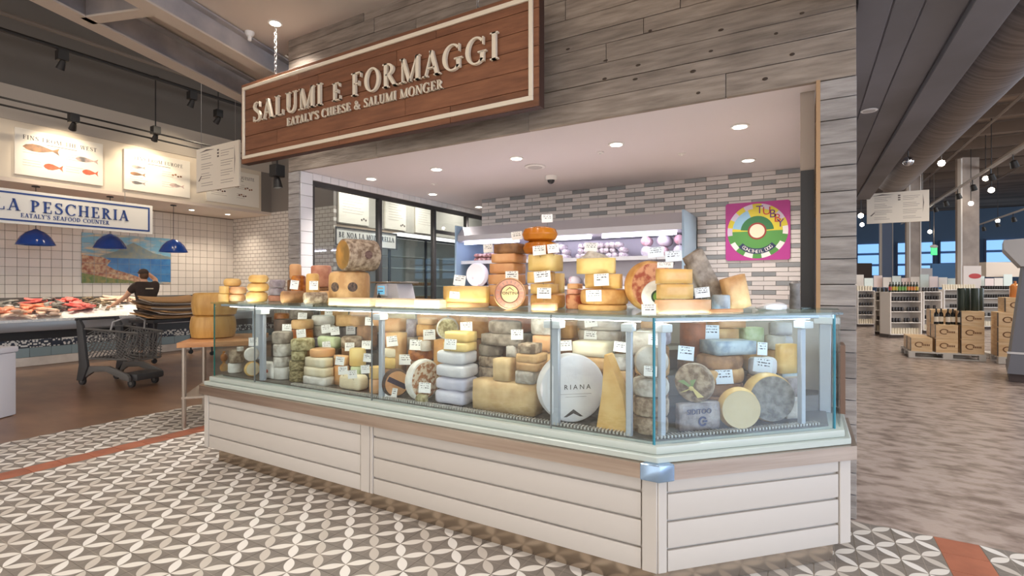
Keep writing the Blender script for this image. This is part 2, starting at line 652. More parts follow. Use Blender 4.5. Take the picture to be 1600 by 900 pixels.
def pier(name, x0, x1):
    w = struct(MB().box(x0 + .004, x1 - .004, YF + .02, YF + .16, 0, ZC - .002).build(name, DARKGAP, smooth=False))
    z, k = 0, 0
    while z < ZC - .03:
        h = min([.15, .135, .16, .14][k % 4], ZC - .006 - z)
        MB().box(-(x1 - x0) / 2, (x1 - x0) / 2, -.02, .022, 0, h - .005).build('plank', WOOD_V, w, ((x0 + x1) / 2, YF + rng.uniform(0, .005), z), bevel=.002, seg=1)
        z += h
        k += 1
    return w


pier('wall_pier_left', -5.16, -4.975)
pier('wall_pier_right', .076, .274)
struct(MB().box(.06, .082, YF - .025, YF + .17, 0, ZC).build('trim_1', M('raw_wood_edge', (176, 142, 106), .7), smooth=False))

# ---- stall ceiling and walls
WHITE = M('white_paint', (226, 220, 216), .7)
CEIL = M('ceiling_paint', (226, 220, 222), .75)
DKFRAME = M('dark_window_frame', (62, 60, 60), .45, metal=.4)
struct(MB().box(-5.1, .06, YF + .0225, 8.6, ZC, ZC + .12).build('ceiling', CEIL, smooth=False))
wb = struct(MB().box(-4.29, .0, 6.512, 6.65, 0, ZC - .001).build('wall_back', M('wall_grout', (150, 146, 144), .9), smooth=False))
struct(MB().box(-.03, .055, YF + .165, 6.51, 0, ZC - .001).build('wall_right', M('side_wall_paint', (176, 165, 156), .7), smooth=False))
BR_W = M('white_glazed_brick', (222, 217, 216), .25, rnd=.06)
BR_G = M('grey_glazed_brick', (150, 154, 158), .28, rnd=.14)
BW, BH = .25, .0525
full = {}


def brick_mesh(w, mat, key):
    if (w, key) not in full:
        full[(w, key)] = MB().box(-w / 2 + .0025, w / 2 - .0025, -.008, .004, .0025, BH - .0025).mesh('brick', mat, bevel=.0015, seg=1)
    return full[(w, key)]


stuffb = MB()
r = 0
z = ZC - BH
while z > .05:
    off = 0 if r % 2 == 0 else BW / 2
    k = -1
    x = -4.29 - off
    while x < -.01:
        a, b = max(x, -4.29), min(x + BW, -.0)
        k += 1
        grey = r % 2 == 0 and (k + r // 2) % 2 == 0
        if b - a > .03:
            seen = z > 2.27 or (x > -1.3 and z > 1.2)
            if seen:
                link('brick', brick_mesh(round(b - a, 3), BR_G if grey else BR_W, grey), wb, ((a + b) / 2, 6.508, z))
            elif z > .6:
                stuffb.box(a + .0025, b - .0025, 6.5, 6.512, z + .0025, z + BH - .0025, 1 if grey else 0)
        x += BW
    z -= BH
    r += 1
sb = stuffb.build('lower_bricks', [BR_W, BR_G], wb, smooth=False)
sb['kind'] = 'stuff'

# right hand doorway frame inside the stall
MB().box(-.028, .05, YF + .145, YF + .163, 0, 2.22).build('trim_2', M('black_frame', (34, 34, 38), .4), smooth=False)['kind'] = 'structure'

# ---- left window wall with tiled header and jamb
XW = -4.965
TILE_W = M('white_wall_tile', (224, 222, 222), .22, rnd=.04)
GR2 = M('pale_grout', (158, 150, 144), .9)
hd = struct(MB().box(XW - .1, XW - .008, YF + .165, 8.55, 2.668, ZC - .001).build('wall_left_header', GR2, smooth=False))
tm = MB().box(-.008, .004, -.0625, .0625, .002, .081).mesh('tile', TILE_W, bevel=.002, seg=1)
y = YF + .165 + .064
while y < 8.5:
    link('tile', tm, hd, (XW - .004, y, 2.669))
    y += .128
jm = struct(MB().box(XW - .1, XW - .008, YF - .0, YF + .163, 0, ZC - .002).build('wall_left_jamb', GR2, smooth=False))
tj = MB().box(-.008, .006, -.08, .08, .002, .1345).mesh('tile', TILE_W, bevel=.002, seg=1)
for k in range(20):
    link('tile', tj, jm, (XW - .004, YF + .082, .008 + k * .137))
ww = thing('window_1', None, None, (XW - .05, 0, 0)); struct(ww)
MB().box(-.03, .03, YF + .155, 8.5, 2.61, 2.667).build('window_frame', DKFRAME, ww, smooth=False)
MB().box(-.03, .03, YF + .155, 8.5, .98, 1.04).build('window_sill', DKFRAME, ww, smooth=False)
MU = [YF + .175, 5.07, 6.24, 7.12, 8.45]
for y in MU:
    MB().box(-.035, .035, -.03, .03, 0, 1.57).build('mullion', DKFRAME, ww, (0, y, 1.04), bevel=.004, seg=1)
for a, b in zip(MU, MU[1:]):
    MB().box(-.004, .004, a + .031, b - .031, 1.041, 2.609).build('pane', GLASS, ww, smooth=False)
MB().box(-.025, .025, 6.27, 7.09, 2.26, 2.31).build('transom', DKFRAME, ww, smooth=False)
struct(MB().box(XW - .12, XW - .02, YF + .165, 8.5, 0, .979).build('wall_left_lower', M('stall_low_wall', (190, 184, 180), .6), smooth=False))

# ---- outer ceilings
SOFF = M('soffit_paint', (214, 202, 190), .8)
struct(MB().prism([(-5.66, 4.0), (-3.5, -4.0), (3.2, -4.0), (3.2, 2.4), (.9, 3.8), (.9, 4.0)], 4.26, 4.4).build('ceiling_soffit', SOFF, smooth=False))
ROOF = M('roof_deck', (186, 164, 140), .9, col2=(140, 122, 104), scale=1.5, stretch=(1, .2, 1))
struct(MB().box(-40, -5.2, -12, 40, 6.9, 7.0).build('ceiling_left', ROOF, smooth=False))
DROOF = M('shop_roof_deck', (156, 136, 120), .9, col2=(104, 88, 76), scale=1.2, stretch=(.2, 1, 1))
struct(MB().box(-5.2, 40, 4.5, 60, 6.2, 6.3).build('ceiling_right', DROOF, smooth=False))
STEEL_B = M('painted_beam', (190, 184, 182), .6, col2=(160, 157, 160), scale=3, bump=.1)


def ibeam(label, p0, p1, h=.3, w=.16, t=.02, group='steel beams over the aisle'):
    p0, p1 = Vector(p0), Vector(p1)
    L = (p1 - p0).length
    rz = math.atan2(p1.y - p0.y, p1.x - p0.x)
    b = thing('steel_beam', label, 'beam', p0, rz, group)
    MB().box(0, L, -w / 2, w / 2, 0, t).build('bottom_flange', M('beam_flange', (206, 194, 180), .6), b, smooth=False)
    MB().box(0, L, -t / 2, t / 2, t, h - t).build('web', STEEL_B, b, smooth=False)
    MB().box(0, L, -w / 2, w / 2, h - t, h).build('top_flange', STEEL_B, b, smooth=False)
    return b


ibeam('long grey steel beam farther from the brown hanging sign', (-5.0, -1.0, 4.0), (-8.6, 9.9, 4.0), .32, .2)
ibeam('long grey steel beam passing just behind the hanging sign chain', (-4.3, -1.0, 3.98), (-6.2, 6.1, 3.98), .27, .18)
ibeam('short grey cross beam joining the two long steel beams', (-6.02, 2.2, 4.0), (-5.25, 2.45, 4.0), .28, .12)
struct(MB().prism([(-4.35, -1), (-5.0, -1), (-8.6, 9.9), (-7.0, 9.9), (-5.66, 4.0)], 4.335, 4.36).build('ceiling_panel_strip', M('beam_infill', (206, 192, 178), .8), smooth=False))

# right hand lowered bulkhead running back into the shop, with seams
GREYS = M('grey_bulkhead', (122, 121, 126), .6, col2=(106, 104, 106), scale=.8)
bk = struct(MB().box(.28, 1.12, 2.6, 12.4, 3.22, 3.9).build('ceiling_bulkhead', GREYS, smooth=False))
for x0, x1, dz in ((.285, .47, .012), (.48, .64, .012), (.65, .88, .012), (.89, 1.12, .06)):
    MB().box(x0, x1, 2.6, 12.39, 3.22 - dz, 3.219).build('panel', GREYS, bk, bevel=.004, seg=1)
du = MB()
du.lathe([(.34, 0), (.34, 11)], 32, Matrix.Translation((1.6, 2.2, 3.72)) @ Matrix.Rotation(-PI / 2, 4, 'X'))
tag(du.build('air_duct', M('duct_metal', (140, 130, 124), .5, metal=.3, col2=(110, 100, 96), scale=8, stretch=(.2, 3, .2))), 'big round grey air duct beside the lowered bulkhead at right', 'duct')

# ---- seafood area at far left
XB = -12.3
PLAST = M('warm_plaster', (226, 212, 192), .8)
DKW = M('dark_upper_wall', (114, 109, 104), .9)
GREYW = M('grey_upper_wall', (128, 120, 114), .85)
yb = atX(408, 300, XB).y
struct(MB().box(XB - .12, XB, -8, yb, 3.37, 4.72).build('wall_bulkhead', PLAST, smooth=False))
struct(MB().box(XB - .12, XB, yb, 8.5, 3.37, 4.72).build('wall_bulkhead_end', GREYW, smooth=False))
struct(MB().box(XB - .3, XB - .1, -8, 12, 4.721, 6.9).build('wall_upper_dark', DKW, smooth=False))
LB = M('pale_upper_band', (190, 180, 168), .85)
struct(MB().box(XB - .11, XB + .02, -8, 8.5, 4.4, 5.02).build('trim_3', LB, smooth=False))
struct(MB().box(-14.2, XB + .0, -8, 8.5, 3.3, 3.369).build('ceiling_seafood', M('seafood_ceiling', (214, 198, 184), .8), smooth=False))
BRK = None


def brick_tex(name, c1, c2, mortar, scale, bw, bh, ms=.02, off=.5):
    m = bpy.data.materials.new(name)
    m.use_nodes = True
    nt = m.node_tree
    b = nt.nodes['Principled BSDF']
    b.inputs['Roughness'].default_value = .35
    tc = nt.nodes.new('ShaderNodeTexCoord')
    mp = nt.nodes.new('ShaderNodeMapping')
    mp.inputs['Rotation'].default_value = (PI / 2, 0, 0)
    nt.links.new(tc.outputs['Object'], mp.inputs[0])
    br = nt.nodes.new('ShaderNodeTexBrick')
    br.offset = off
    br.inputs['Color1'].default_value = lin(c1)
    br.inputs['Color2'].default_value = lin(c2)
    br.inputs['Mortar'].default_value = lin(mortar)
    br.inputs['Scale'].default_value = scale
    br.inputs['Brick Width'].default_value = bw
    br.inputs['Row Height'].default_value = bh
    br.inputs['Mortar Size'].default_value = ms
    nt.links.new(mp.outputs[0], br.inputs[0])
    nt.links.new(br.outputs[0], b.inputs['Base Color'])
    return m


SUBWAY = brick_tex('subway_tile', (226, 218, 210), (216, 208, 200), (150, 138, 128), 1, .2, .1, .008)
struct(MB().box(-14.1, -9.9, 8.5, 8.6, 0, 3.37).build('wall_seafood_end', SUBWAY, smooth=False))
struct(MB().box(-12.3, -9.9, 8.5, 8.6, 3.371, 5.2).build('wall_seafood_end_upper', GREYW, smooth=False))
fw = struct(MB().box(-14.3, -14.012, -8, 8.5, 0, 3.3).build('wall_seafood', M('tile_grout', (150, 136, 124), .9), smooth=False))
ts = .182
FT = M('square_wall_tile', (226, 216, 206), .28, rnd=.05)
ftm = MB().box(-.01, .006, -ts / 2 + .004, ts / 2 - .004, .004, ts - .004).mesh('tile', FT, bevel=.002, seg=1)
MUR = (atX(127, 400, -14.0).y, atX(266, 400, -14.0).y)
st = MB()
j = 0
while j * ts < 3.2:
    zz = j * ts
    y = 8.5 - ts / 2
    while y > -1:
        inm = MUR[0] + .1 < y < MUR[1] - .1 and 1.6 < zz + ts / 2 < 2.5
        if not inm:
            if y > 3.6 and 1.05 < zz < 2.7:
                link('tile', ftm, fw, (-14.006, y, zz))
            else:
                st.box(-14.012, -14.0, y - ts / 2 + .004, y + ts / 2 - .004, zz + .004, zz + ts - .004)
        y -= ts
    j += 1
o = st.build('outer_wall_tiles', FT, fw, smooth=False)
o['kind'] = 'stuff'

# ---- mozzarella shop front behind the window
XM = -9.9
struct(MB().box(XM - .15, XM, 8.6, 17, 2.95, 4.6).build('wall_mozzarella_upper', M('mozz_wall', (190, 184, 174), .8), smooth=False))
struct(MB().box(XM - 1.6, XM - 1.5, 8.6, 17, 0, 2.949).build('wall_mozzarella_back', M('mozz_back', (206, 200, 190), .7), smooth=False))
struct(MB().box(XM - 1.5, XM + 1.0, 8.6, 17, 4.61, 4.7).build('ceiling_mozzarella', M('mozz_ceiling', (170, 164, 156), .8), smooth=False))
struct(MB().box(-10, -4.0, 17.0, 17.1, 0, 4.6).build('wall_far_passage', M('passage_wall', (196, 190, 182), .8), smooth=False))
# ---- far end of the shop on the right
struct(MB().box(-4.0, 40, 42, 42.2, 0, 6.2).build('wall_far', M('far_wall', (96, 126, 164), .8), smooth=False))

# ================================================================== HANGING SIGN
SY = 3.45
SX0, SX1, SZ0, SZ1 = -5.53, -1.755, 2.815, 3.71
SIGNW = M('red_brown_wood', (148, 98, 68), .65, col2=(108, 68, 46), scale=2.6, lo=.25, hi=.8, stretch=(1.2, 5, 9), bump=.12, bscale=12, rnd=.14, detail=8)
CREAM = M('cream_paint', (238, 226, 204), .5)
sg = thing('hanging_sign', 'long brown wooden sign with cream serif lettering hanging over the cheese stall', 'sign', ((SX0 + SX1) / 2, SY, SZ0))
hw, sh = (SX1 - SX0) / 2, SZ1 - SZ0
MB().box(-hw, hw, .014, .09, 0, sh).build('backing_board', M('sign_back', (70, 44, 34), .7), sg, smooth=False)
rows = [0, .14, .3, .46, .6, .75, sh]
cuts = [[-.3, 1.05], [-1.25, .55], [-.75, .95], [-1.2, -.35, 1.0], [-.6, .45], [-.9, .9]]
for k in range(6):
    xs = [-hw] + cuts[k] + [hw]
    for a, b in zip(xs, xs[1:]):
        MB().box(-(b - a) / 2 + .002, (b - a) / 2 - .002, 0, .0135, .002, rows[k + 1] - rows[k] - .002).build(
            'plank', SIGNW, sg, ((a + b) / 2, rng.uniform(-.003, 0), rows[k]), bevel=.002, seg=1)
ii, tw = .045, .036
for nm, x0, x1, z0, z1 in (('top', -hw + ii, hw - ii, sh - ii - tw, sh - ii), ('bottom', -hw + ii, hw - ii, ii, ii + tw),
                           ('left', -hw + ii, -hw + ii + tw, ii + tw, sh - ii - tw), ('right', hw - ii - tw, hw - ii, ii + tw, sh - ii - tw)):
    MB().box(x0, x1, -.022, -.003, z0, z1).build('border_strip', CREAM, sg, bevel=.003, seg=1)
xm = (SX0 + SX1) / 2
serif_text('SALUMI E FORMAGGI', .215, 3.17, sg, (-5.262 - xm, -.014, 3.235 - SZ0), CREAM, .028, track=.1, scales={7: .8})
serif_text("EATALY'S CHEESE & SALUMI MONGER", .083, 2.05, sg, (-4.70 - xm, -.012, 3.108 - SZ0), CREAM, .018, track=.05)
# chains
CHAIN = M('chain_metal', (190, 188, 186), .35, metal=.8)
ring = MB().tube([(.013 * math.cos(a), 0, .024 * math.sin(a)) for a in [2 * PI * i / 10 for i in range(10)]], .0035, 5, closed=True).mesh('link', CHAIN)
for px, lb in ((430, 'left'), (746, 'right')):
    x = at(px, 100, SY + .04).x
    c = thing('chain', 'silver link chain holding the %s end of the brown hanging sign' % lb, 'chain', (x, SY + .045, SZ1), 0, 'sign chains')
    for k in range(14):
        link('chain_link', ring, c, (0, 0, .02 + k * .04), (0, 0, PI / 2 * (k % 2)))

# ================================================================== CEILING FITTINGS
LENS = M('lamp_lens', (255, 246, 230), emit=9)
RIMW = M('white_rim', (240, 238, 235), .4)
rim_me = MB().lathe([(.05, 0), (.072, 0), (.074, -.006), (.068, -.01), (.05, -.008)], 24).mesh('rim', RIMW)
len_me = MB().lathe([(.054, -.0085), (.052, -.0115)], 20).mesh('lens', LENS)


len_off = MB().lathe([(.054, -.0085), (.052, -.0115)], 20).mesh('lens', M('unlit_lens', (190, 188, 186), .4))


def downlight(p, label, power, group, col=(1, .92, .84), angle=125):
    t = thing('downlight', label, 'ceiling light', p, 0, group)
    rm_ = link('rim', rim_me, t)
    link('lens', len_me if power else len_off, rm_)
    if power:
        spot('downlight_lamp', (p[0], p[1], p[2] - .03), (p[0], p[1], 0), power, angle, col, .8, .05)
    return t


G = 'recessed lights in the stall ceiling'
for px, py, lb in ((580, 279, 'recessed stall ceiling light nearest the tiled left jamb'), (682, 264, 'recessed stall ceiling light nearest the sign bottom edge'),
                   (676, 303, 'recessed stall ceiling light above the window frame middle'), (748, 323, 'farthest recessed stall ceiling light beside the brick wall corner'),
                   (807, 247, 'recessed stall ceiling light left of the round speaker'), (963, 225, 'recessed stall ceiling light in the middle of the ceiling'),
                   (1156, 197, 'recessed stall ceiling light nearest the right wooden pier'), (1169, 250, 'recessed stall ceiling light just above the pink poster')):
    p = atz(px, py, ZC - .001)
    downlight(p, lb, 55 if px == 1169 else 120, G)
p = atz(836, 260, ZC - .001)
sp_ = thing('ceiling_speaker', 'flat round white speaker in the stall ceiling', 'speaker', p)
MB().lathe([(.105, 0), (.115, -.004), (.11, -.012), (.09, -.014)], 28).build('rim', RIMW, sp_)
MB().lathe([(.088, -.012), (.07, -.018), (.01, -.02)], 28).build('grille', M('grille', (196, 192, 190), .6), sp_)
p = atz(861, 275, ZC - .001)
sc_ = thing('security_camera', 'small white dome security camera on the stall ceiling', 'camera', p)
MB().lathe([(.07, 0), (.07, -.035), (.06, -.05)], 24).build('housing', RIMW, sc_)
MB().ball((0, 0, -.05), (.045, .045, .045)).build('dome', M('dark_dome', (40, 40, 44), .1), sc_)
for px, py in ((1065, 240), (938, 238), (678, 287)):
    p = atz(px, py, ZC - .001)
    tag(MB().lathe([(.035, 0), (.035, -.006), (.012, -.01), (.01, -.02)], 16).build('sprinkler', RIMW, None, p), 'tiny white sprinkler cap in the stall ceiling %s' % {1065: 'right of the middle light', 938: 'left of the middle light', 678: 'near the window wall'}[px], 'sprinkler', 'stall ceiling sprinklers')
downlight(atz(430, 36, 4.259), 'recessed light beside the left sign chain in the beige soffit', 120, 'soffit lights')
for k, (x, y) in enumerate(((-3.2, 1.2), (-1.2, 1.0), (-4.2, -.6), (.9, 1.2), (-1.4, -1.0))):
    downlight((x, y, 4.259), 'recessed light in the beige soffit over the patterned tile floor', 75, 'soffit lights over the aisle', (1, .88, .76))
p = atz(390, 50, 4.259)
tag(MB().lathe([(.05, 0), (.05, -.02), (.03, -.05), (.02, -.05), (.02, -.09), (.012, -.1)], 16).build('smoke_sensor', RIMW, None, p), 'white sensor hanging from the beige soffit left of the chain', 'sensor')
p = atz(1358, 172, 3.21)
downlight((p.x, p.y, 3.2075), 'unlit round light in the grey bulkhead beside the right pier', 0, 'bulkhead lights')

# ================================================================== SERVICE CASE
def inset(poly, o):
    n = len(poly)
    out = []
    for i in range(n):
        p0, p1, p2 = (Vector(poly[(i + k) % n]) for k in (-1, 0, 1))
        d1, d2 = (p1 - p0).normalized(), (p2 - p1).normalized()
        n1, n2 = Vector((-d1.y, d1.x)), Vector((-d2.y, d2.x))
        a, b = p1 + n1 * o, p1 + n2 * o
        den = d1.x * d2.y - d1.y * d2.x
        t = ((b - a).x * d2.y - (b - a).y * d2.x) / den
        out.append(tuple(a + d1 * t))
    return out


def frontpoly(o, yb=3.655, xl=-4.2, xr=.13):
    """plan shape behind a line offset o from the case's front"""
    y = CASE[0][1] + o
    k = 2.932 + 1.41421 * o
    pts = [(xl, y), (y - k, y)]
    if xr + k < yb:
        pts += [(xr, xr + k), (xr, yb)]
    else:
        pts += [(yb - k, yb)]
    return pts + [(xl, yb)]


BSTEEL = M('brushed_steel', (200, 184, 170), .28, metal=.9, col2=(178, 160, 146), scale=3, stretch=(.4, .4, 12))
KICKS = M('kick_plate_steel', (176, 160, 142), .2, metal=.95)
PANEL = M('white_panel_paint', (190, 184, 177), .45)
SILL = M('pale_sill', (182, 192, 186), .25)
ALU = M('aluminium_post', (190, 196, 206), .4, metal=.25)
WPLAST = M('white_bracket', (232, 234, 236), .35)
DECK = M('case_deck', (112, 106, 100), .4, metal=.5)
cs = thing('display_case', 'long angled glass cheese counter with white grooved panels and steel trim', 'display case', (0, 0, 0))
MB().prism(inset(CASE, .075), 0.002, .124).build('kick_plate', KICKS, cs, smooth=False)
MB().prism(inset(CASE, .02), .125, .559).build('base_cabinet', PANEL, cs, smooth=False)
zb = [(.128, .224), (.236, .354), (.366, .484), (.496, .556)]


def boards(p0, p1, a, b):
    p0, p1 = Vector(p0), Vector(p1)
    d = (p1 - p0).normalized()
    rz = math.atan2(d.y, d.x)
    for z0, z1 in zb:
        MB().box(0, b - a, 0, .018, 0, z1 - z0).build('board', PANEL, cs, (*(p0 + d * a), z0), (0, 0, rz), bevel=.005, seg=2)


def stile(p0, p1, a, w):
    p0, p1 = Vector(p0), Vector(p1)
    d = (p1 - p0).normalized()
    MB().box(0, w, -.004, .0185, 0, .43).build('stile', PANEL, cs, (*(p0 + d * a), .127), (0, 0, math.atan2(d.y, d.x)), bevel=.003, seg=1)


A_, B_, C_ = CASE[0], CASE[1], CASE[2]
L1 = B_[0] - A_[0]
s1 = at(578, 600, 2.345).x - A_[0]
boards(A_, B_, .06, s1 - .085)
boards(A_, B_, s1 + .03, L1 - .075)
stile(A_, B_, .0, .055); stile(A_, B_, s1 - .08, .078); stile(A_, B_, s1 + .002, .024); stile(A_, B_, L1 - .07, .07)
L2 = (Vector(C_) - Vector(B_)).length
boards(B_, C_, .055, L2 - .075)
stile(B_, C_, .003, .046); stile(B_, C_, L2 - .07, .07)
MB().prism(inset(CASE, -.028), .56, .63).build('steel_rail', BSTEEL, cs, smooth=False)
cc = MB()
cc.prism(inset([(-.66, 2.31), (-.587 + .018, 2.31), (-.587 + .075, 2.37), (-.60, 2.42)], 0), .556, .634)
cc.build('corner_cap', M('corner_cap_steel', (150, 176, 204), .25, metal=.8), cs, bevel=.005, seg=1)
MB().prism(inset(CASE, -.004), .631, .662).build('lower_sill', SILL, cs, bevel=.004, seg=1, angle=20)
MB().prism(inset(CASE, .022), .662, .70).build('upper_sill', SILL, cs, bevel=.01, seg=2, angle=20)
MB().prism(inset(CASE, .095), .7, .709).build('deck', DECK, cs, smooth=False)
ZROW = {0: .709, 1: .80, 2: .92, 3: 1.04}
for k, o in ((1, .355), (2, .555), (3, .755)):
    MB().prism(frontpoly(o), ZROW[k - 1] + .0005, ZROW[k]).build('step', DECK, cs, smooth=False)
fins = MB()
x = -3.3
while x < -.75:
    fins.box(x, x + .008, 2.438, 2.475, .7095, .722)
    x += .019
for k in range(50):
    p = Vector(B_) + (Vector(C_) - Vector(B_)).normalized() * (.06 + k * .0195) + Vector((-1, 1)).normalized() * .1
    T = Matrix.Translation((p.x, p.y, .7095)) @ Matrix.Rotation(PI / 4, 4, 'Z')
    fins.box(0, .008, 0, .04, 0, .012, T=T)
o = fins.build('vent_grille', M('vent_fins', (206, 202, 196), .4, metal=.4), cs, smooth=False)
o['kind'] = 'stuff'
ZT = 1.307
gp = inset(CASE, .03)
MB().prism(gp, 1.295, ZT).build('top_glass', [GLASS_TOP, EDGE], cs, smooth=False)
# make the rim faces of the glass top the green edge colour
me = cs.children[-1].data
for p in me.polygons:
    if abs(p.normal.z) < .5:
        p.material_index = 1
MB().prism([(-4.2, 3.656), (.14, 3.656), (.14, 3.69), (-4.2, 3.69)], .71, 1.294).build('back_panel', M('case_back', (200, 192, 184), .5), cs, smooth=False)
MB().box(-4.17, -.62, 2.425, 2.455, 1.274, 1.293).build('top_rail', ALU, cs, bevel=.003, seg=1)
T = Matrix.Translation((*(Vector(B_) + Vector((-1, 1)).normalized() * .08), 1.262)) @ Matrix.Rotation(PI / 4, 4, 'Z')
MB().box(.04, 1.0, 0, .03, .012, .031, T=T).build('top_rail', ALU, cs, bevel=.003, seg=1)
# light strip under the top rail
MB().box(-4.1, -.7, 2.46, 2.48, 1.268, 1.29).build('light_strip', M('case_led', (255, 244, 228), emit=16), cs, smooth=False)
MB().box(.06, .98, .04, .06, .006, .026, T=T).build('light_strip', M('case_led_cool', (214, 232, 255), emit=14), cs, smooth=False)
# glass panes
seams = [-4.222] + [at(px, 600, 2.40).x for px in (398, 581, 861)] + [-.612]
for a, b in zip(seams, seams[1:]):
    MB().box(a + .002, b - .002, 2.396, 2.404, .70, 1.294).build('pane', GLASS, cs, smooth=False)
for x in seams[1:-1]:
    MB().box(x - .0025, x + .0025, 2.395, 2.405, .70, 1.294).build('pane_edge', M('seam_grey', (110, 116, 116), .3), cs, smooth=False)
nB = Vector((-1, 1)).normalized()
dB = Vector((1, 1)).normalized()
q0 = Vector(B_) + nB * .055 + dB * .0
T2 = Matrix.Translation((*q0, .70)) @ Matrix.Rotation(PI / 4, 4, 'Z')
MB().box(.022, L2 - .05, -.004, .004, 0, .594, T=T2).build('pane', GLASS, cs, smooth=False)
MB().box(.012, .02, -.006, .006, 0, .594, T=T2).build('pane_edge', EDGE_B, cs, smooth=False)
MB().box(L2 - .048, L2 - .04, -.006, .006, 0, .594, T=T2).build('pane_edge', EDGE_B, cs, smooth=False)
MB().box(-4.226, -4.218, 2.41, 3.68, .70, 1.294).build('pane', GLASS, cs, smooth=False)
MB().box(-4.228, -4.216, 2.4, 2.406, .70, 1.294).build('pane_edge', EDGE, cs, smooth=False)
MB().box(.152, .16, 3.19, 3.68, .70, 1.294).build('pane', GLASS, cs, smooth=False)
MB().box(.165, .2, 3.5, 3.7, .703, 1.1).build('end_panel', M('brown_end', (120, 92, 76), .5), cs, smooth=False)
# posts with white clamps


def post(p, rz, w=.034, dpt=.03, z1=1.262):
    q = MB().box(-w / 2, w / 2, 0, dpt, 0, z1 - .701).build('post', ALU, cs, (p.x, p.y, .701), (0, 0, rz), bevel=.004, seg=1)
    MB().box(-w * .95, w * .95, -.035, dpt + .01, z1 - .741, z1 - .703).build('clamp', WPLAST, q, bevel=.006)


for px, w in ((408, .05), (594, .034), (866, .05), (982, .03)):
    p = at(px, 600, 2.44)
    post(Vector((p.x, 2.44)), 0, w)
for s_ in (.1, .93):
    p = Vector(B_) + dB * s_ + nB * .11
    post(Vector((p.x, p.y)), PI / 4, .03)
post(Vector((-4.19, 2.75)), 0, .12, .05)
post(Vector((.1, 3.5)), 0, .06, .05)

# ================================================================== BACK REFRIGERATED CABINET
FX0, FX1, FY0, FY1 = -4.22, -1.14, 5.74, 6.49
FRW = M('fridge_white', (214, 218, 226), .4)
FRI = M('fridge_inside', (224, 222, 232), .35, metal=.1)
fg = thing('display_fridge', 'open white refrigerated wall cabinet full of cured meats', 'fridge', ((FX0 + FX1) / 2, FY0, 0))
w2 = (FX1 - FX0) / 2
dp = FY1 - FY0
MB().box(-w2, w2, dp - .06, dp, 0, 2.26).build('back', FRI, fg, smooth=False)
MB().box(-w2, w2, 0, dp - .061, 0, .62).build('base', FRW, fg, smooth=False)
hood = [(.0, 2.06), (.04, 2.04), (dp - .065, 2.04), (dp - .065, 2.26), (.12, 2.26), (.0, 2.13)]
mbh = MB()
Th = Matrix(((0, 0, 1, 0), (1, 0, 0, 0), (0, 1, 0, 0), (0, 0, 0, 1)))
mbh.prism(hood, -w2 + .03, w2 - .03, T=Th)
mbh.build('hood', M('hood_grey', (188, 188, 196), .4, metal=.3), fg, smooth=False)
MB().box(-w2, -w2 + .025, -.02, dp, 0, 2.27).build('side_panel', M('side_blue_grey', (150, 178, 204), .3), fg, smooth=False)
MB().box(w2 - .025, w2, -.02, dp, 0, 2.27).build('side_panel', M('side_blue_grey', (150, 178, 204), .3), fg, smooth=False)
for k in range(3):
    a = -w2 + .12 + k * 1.0
    MB().cyl((a, .05, 2.02), (a + .86, .05, 2.02), .013).build('light_tube', M('tube_light', (240, 232, 255), emit=14), fg)
for zz in (1.77, 1.42, 1.05):
    sf_ = MB().box(-w2 + .03, w2 - .03, .1, dp - .07, zz - .02, zz).build('shelf', FRI, fg, smooth=False)
    MB().box(-w2 + .03, w2 - .03, .085, .099, zz - .03, zz + .015).build('shelf_lip', FRW, sf_, smooth=False)
# cured meats on the shelves
NETW = M('white_net', (238, 232, 238), .6, col2=(150, 120, 130), scale=38, lo=.5, hi=.72)
PINK = M('pink_meat', (206, 150, 160), .45, col2=(236, 214, 220), scale=14)
MEATD = M('dark_salame', (150, 90, 84), .5, col2=(214, 186, 180), scale=26)
PKGW = M('white_package', (236, 232, 240), .35, col2=(206, 120, 160), scale=9, lo=.62, hi=.7)
rs = random.Random(11)


def sausage(mat, L, r):
    mb = MB()
    prof = [(.006, 0), (r * .55, .012), (r * .93, L * .15), (r, L * .4), (r, L * .6), (r * .93, L * .85), (r * .55, L - .012), (.006, L)]
    mb.lathe(prof, 12)
    me = mb.mesh('sausage', mat)
    return me


SA = [sausage(NETW, .22, .035), sausage(MEATD, .26, .03), sausage(PKGW, .3, .07), sausage(PINK, .24, .06)]
for k in range(48):                                          # white net sausages, two heaps
    g = k % 24
    x = (FX0 + 1.0 if k < 24 else FX0 + 1.75) + (g % 8) * .075 + rs.uniform(-.008, .008)
    zz = 1.806 + (g // 8) * .064
    o = link('salami', SA[0], None, (x + (.035 if (g // 5) % 2 else 0), FY0 + .12 + rs.uniform(0, .05), zz), (-PI / 2, 0, rs.uniform(-.12, .12)))
    tag(o, 'white netted salami, %s from left in the %s layer of the %s fridge heap' % (ORDW[g % 8], ('bottom', 'middle', 'top')[g // 8], 'left' if k < 24 else 'right'), 'salami', 'netted salami heaps on the fridge shelf')
for k in range(10):
    o = link('salami', SA[1], None, (FX0 + .22 + (k % 5) * .07, FY0 + .14, 1.80 + (k // 5) * .058), (-PI / 2, 0, rs.uniform(-.1, .1)))
    tag(o, 'thin dark speckled salami, %s from left in the %s layer at the fridge left end' % (ORDW[k % 5], ('lower', 'upper')[k // 5]), 'salami', 'speckled salami at the fridge left end')
for k in range(6):
    o = link('mortadella', SA[2 + k % 2], None, (FX0 + 2.6 + (k % 3) * .19, FY0 + .16, 1.84 + (k // 3) * .125), (-PI / 2, 0, rs.uniform(-.06, .06)))
    tag(o, 'fat pale wrapped meat, %s in the %s layer at the fridge right end' % (('left', 'middle', 'right')[k % 3], ('lower', 'upper')[k // 3]), 'cured meat', 'wrapped cured meats at the fridge right end')
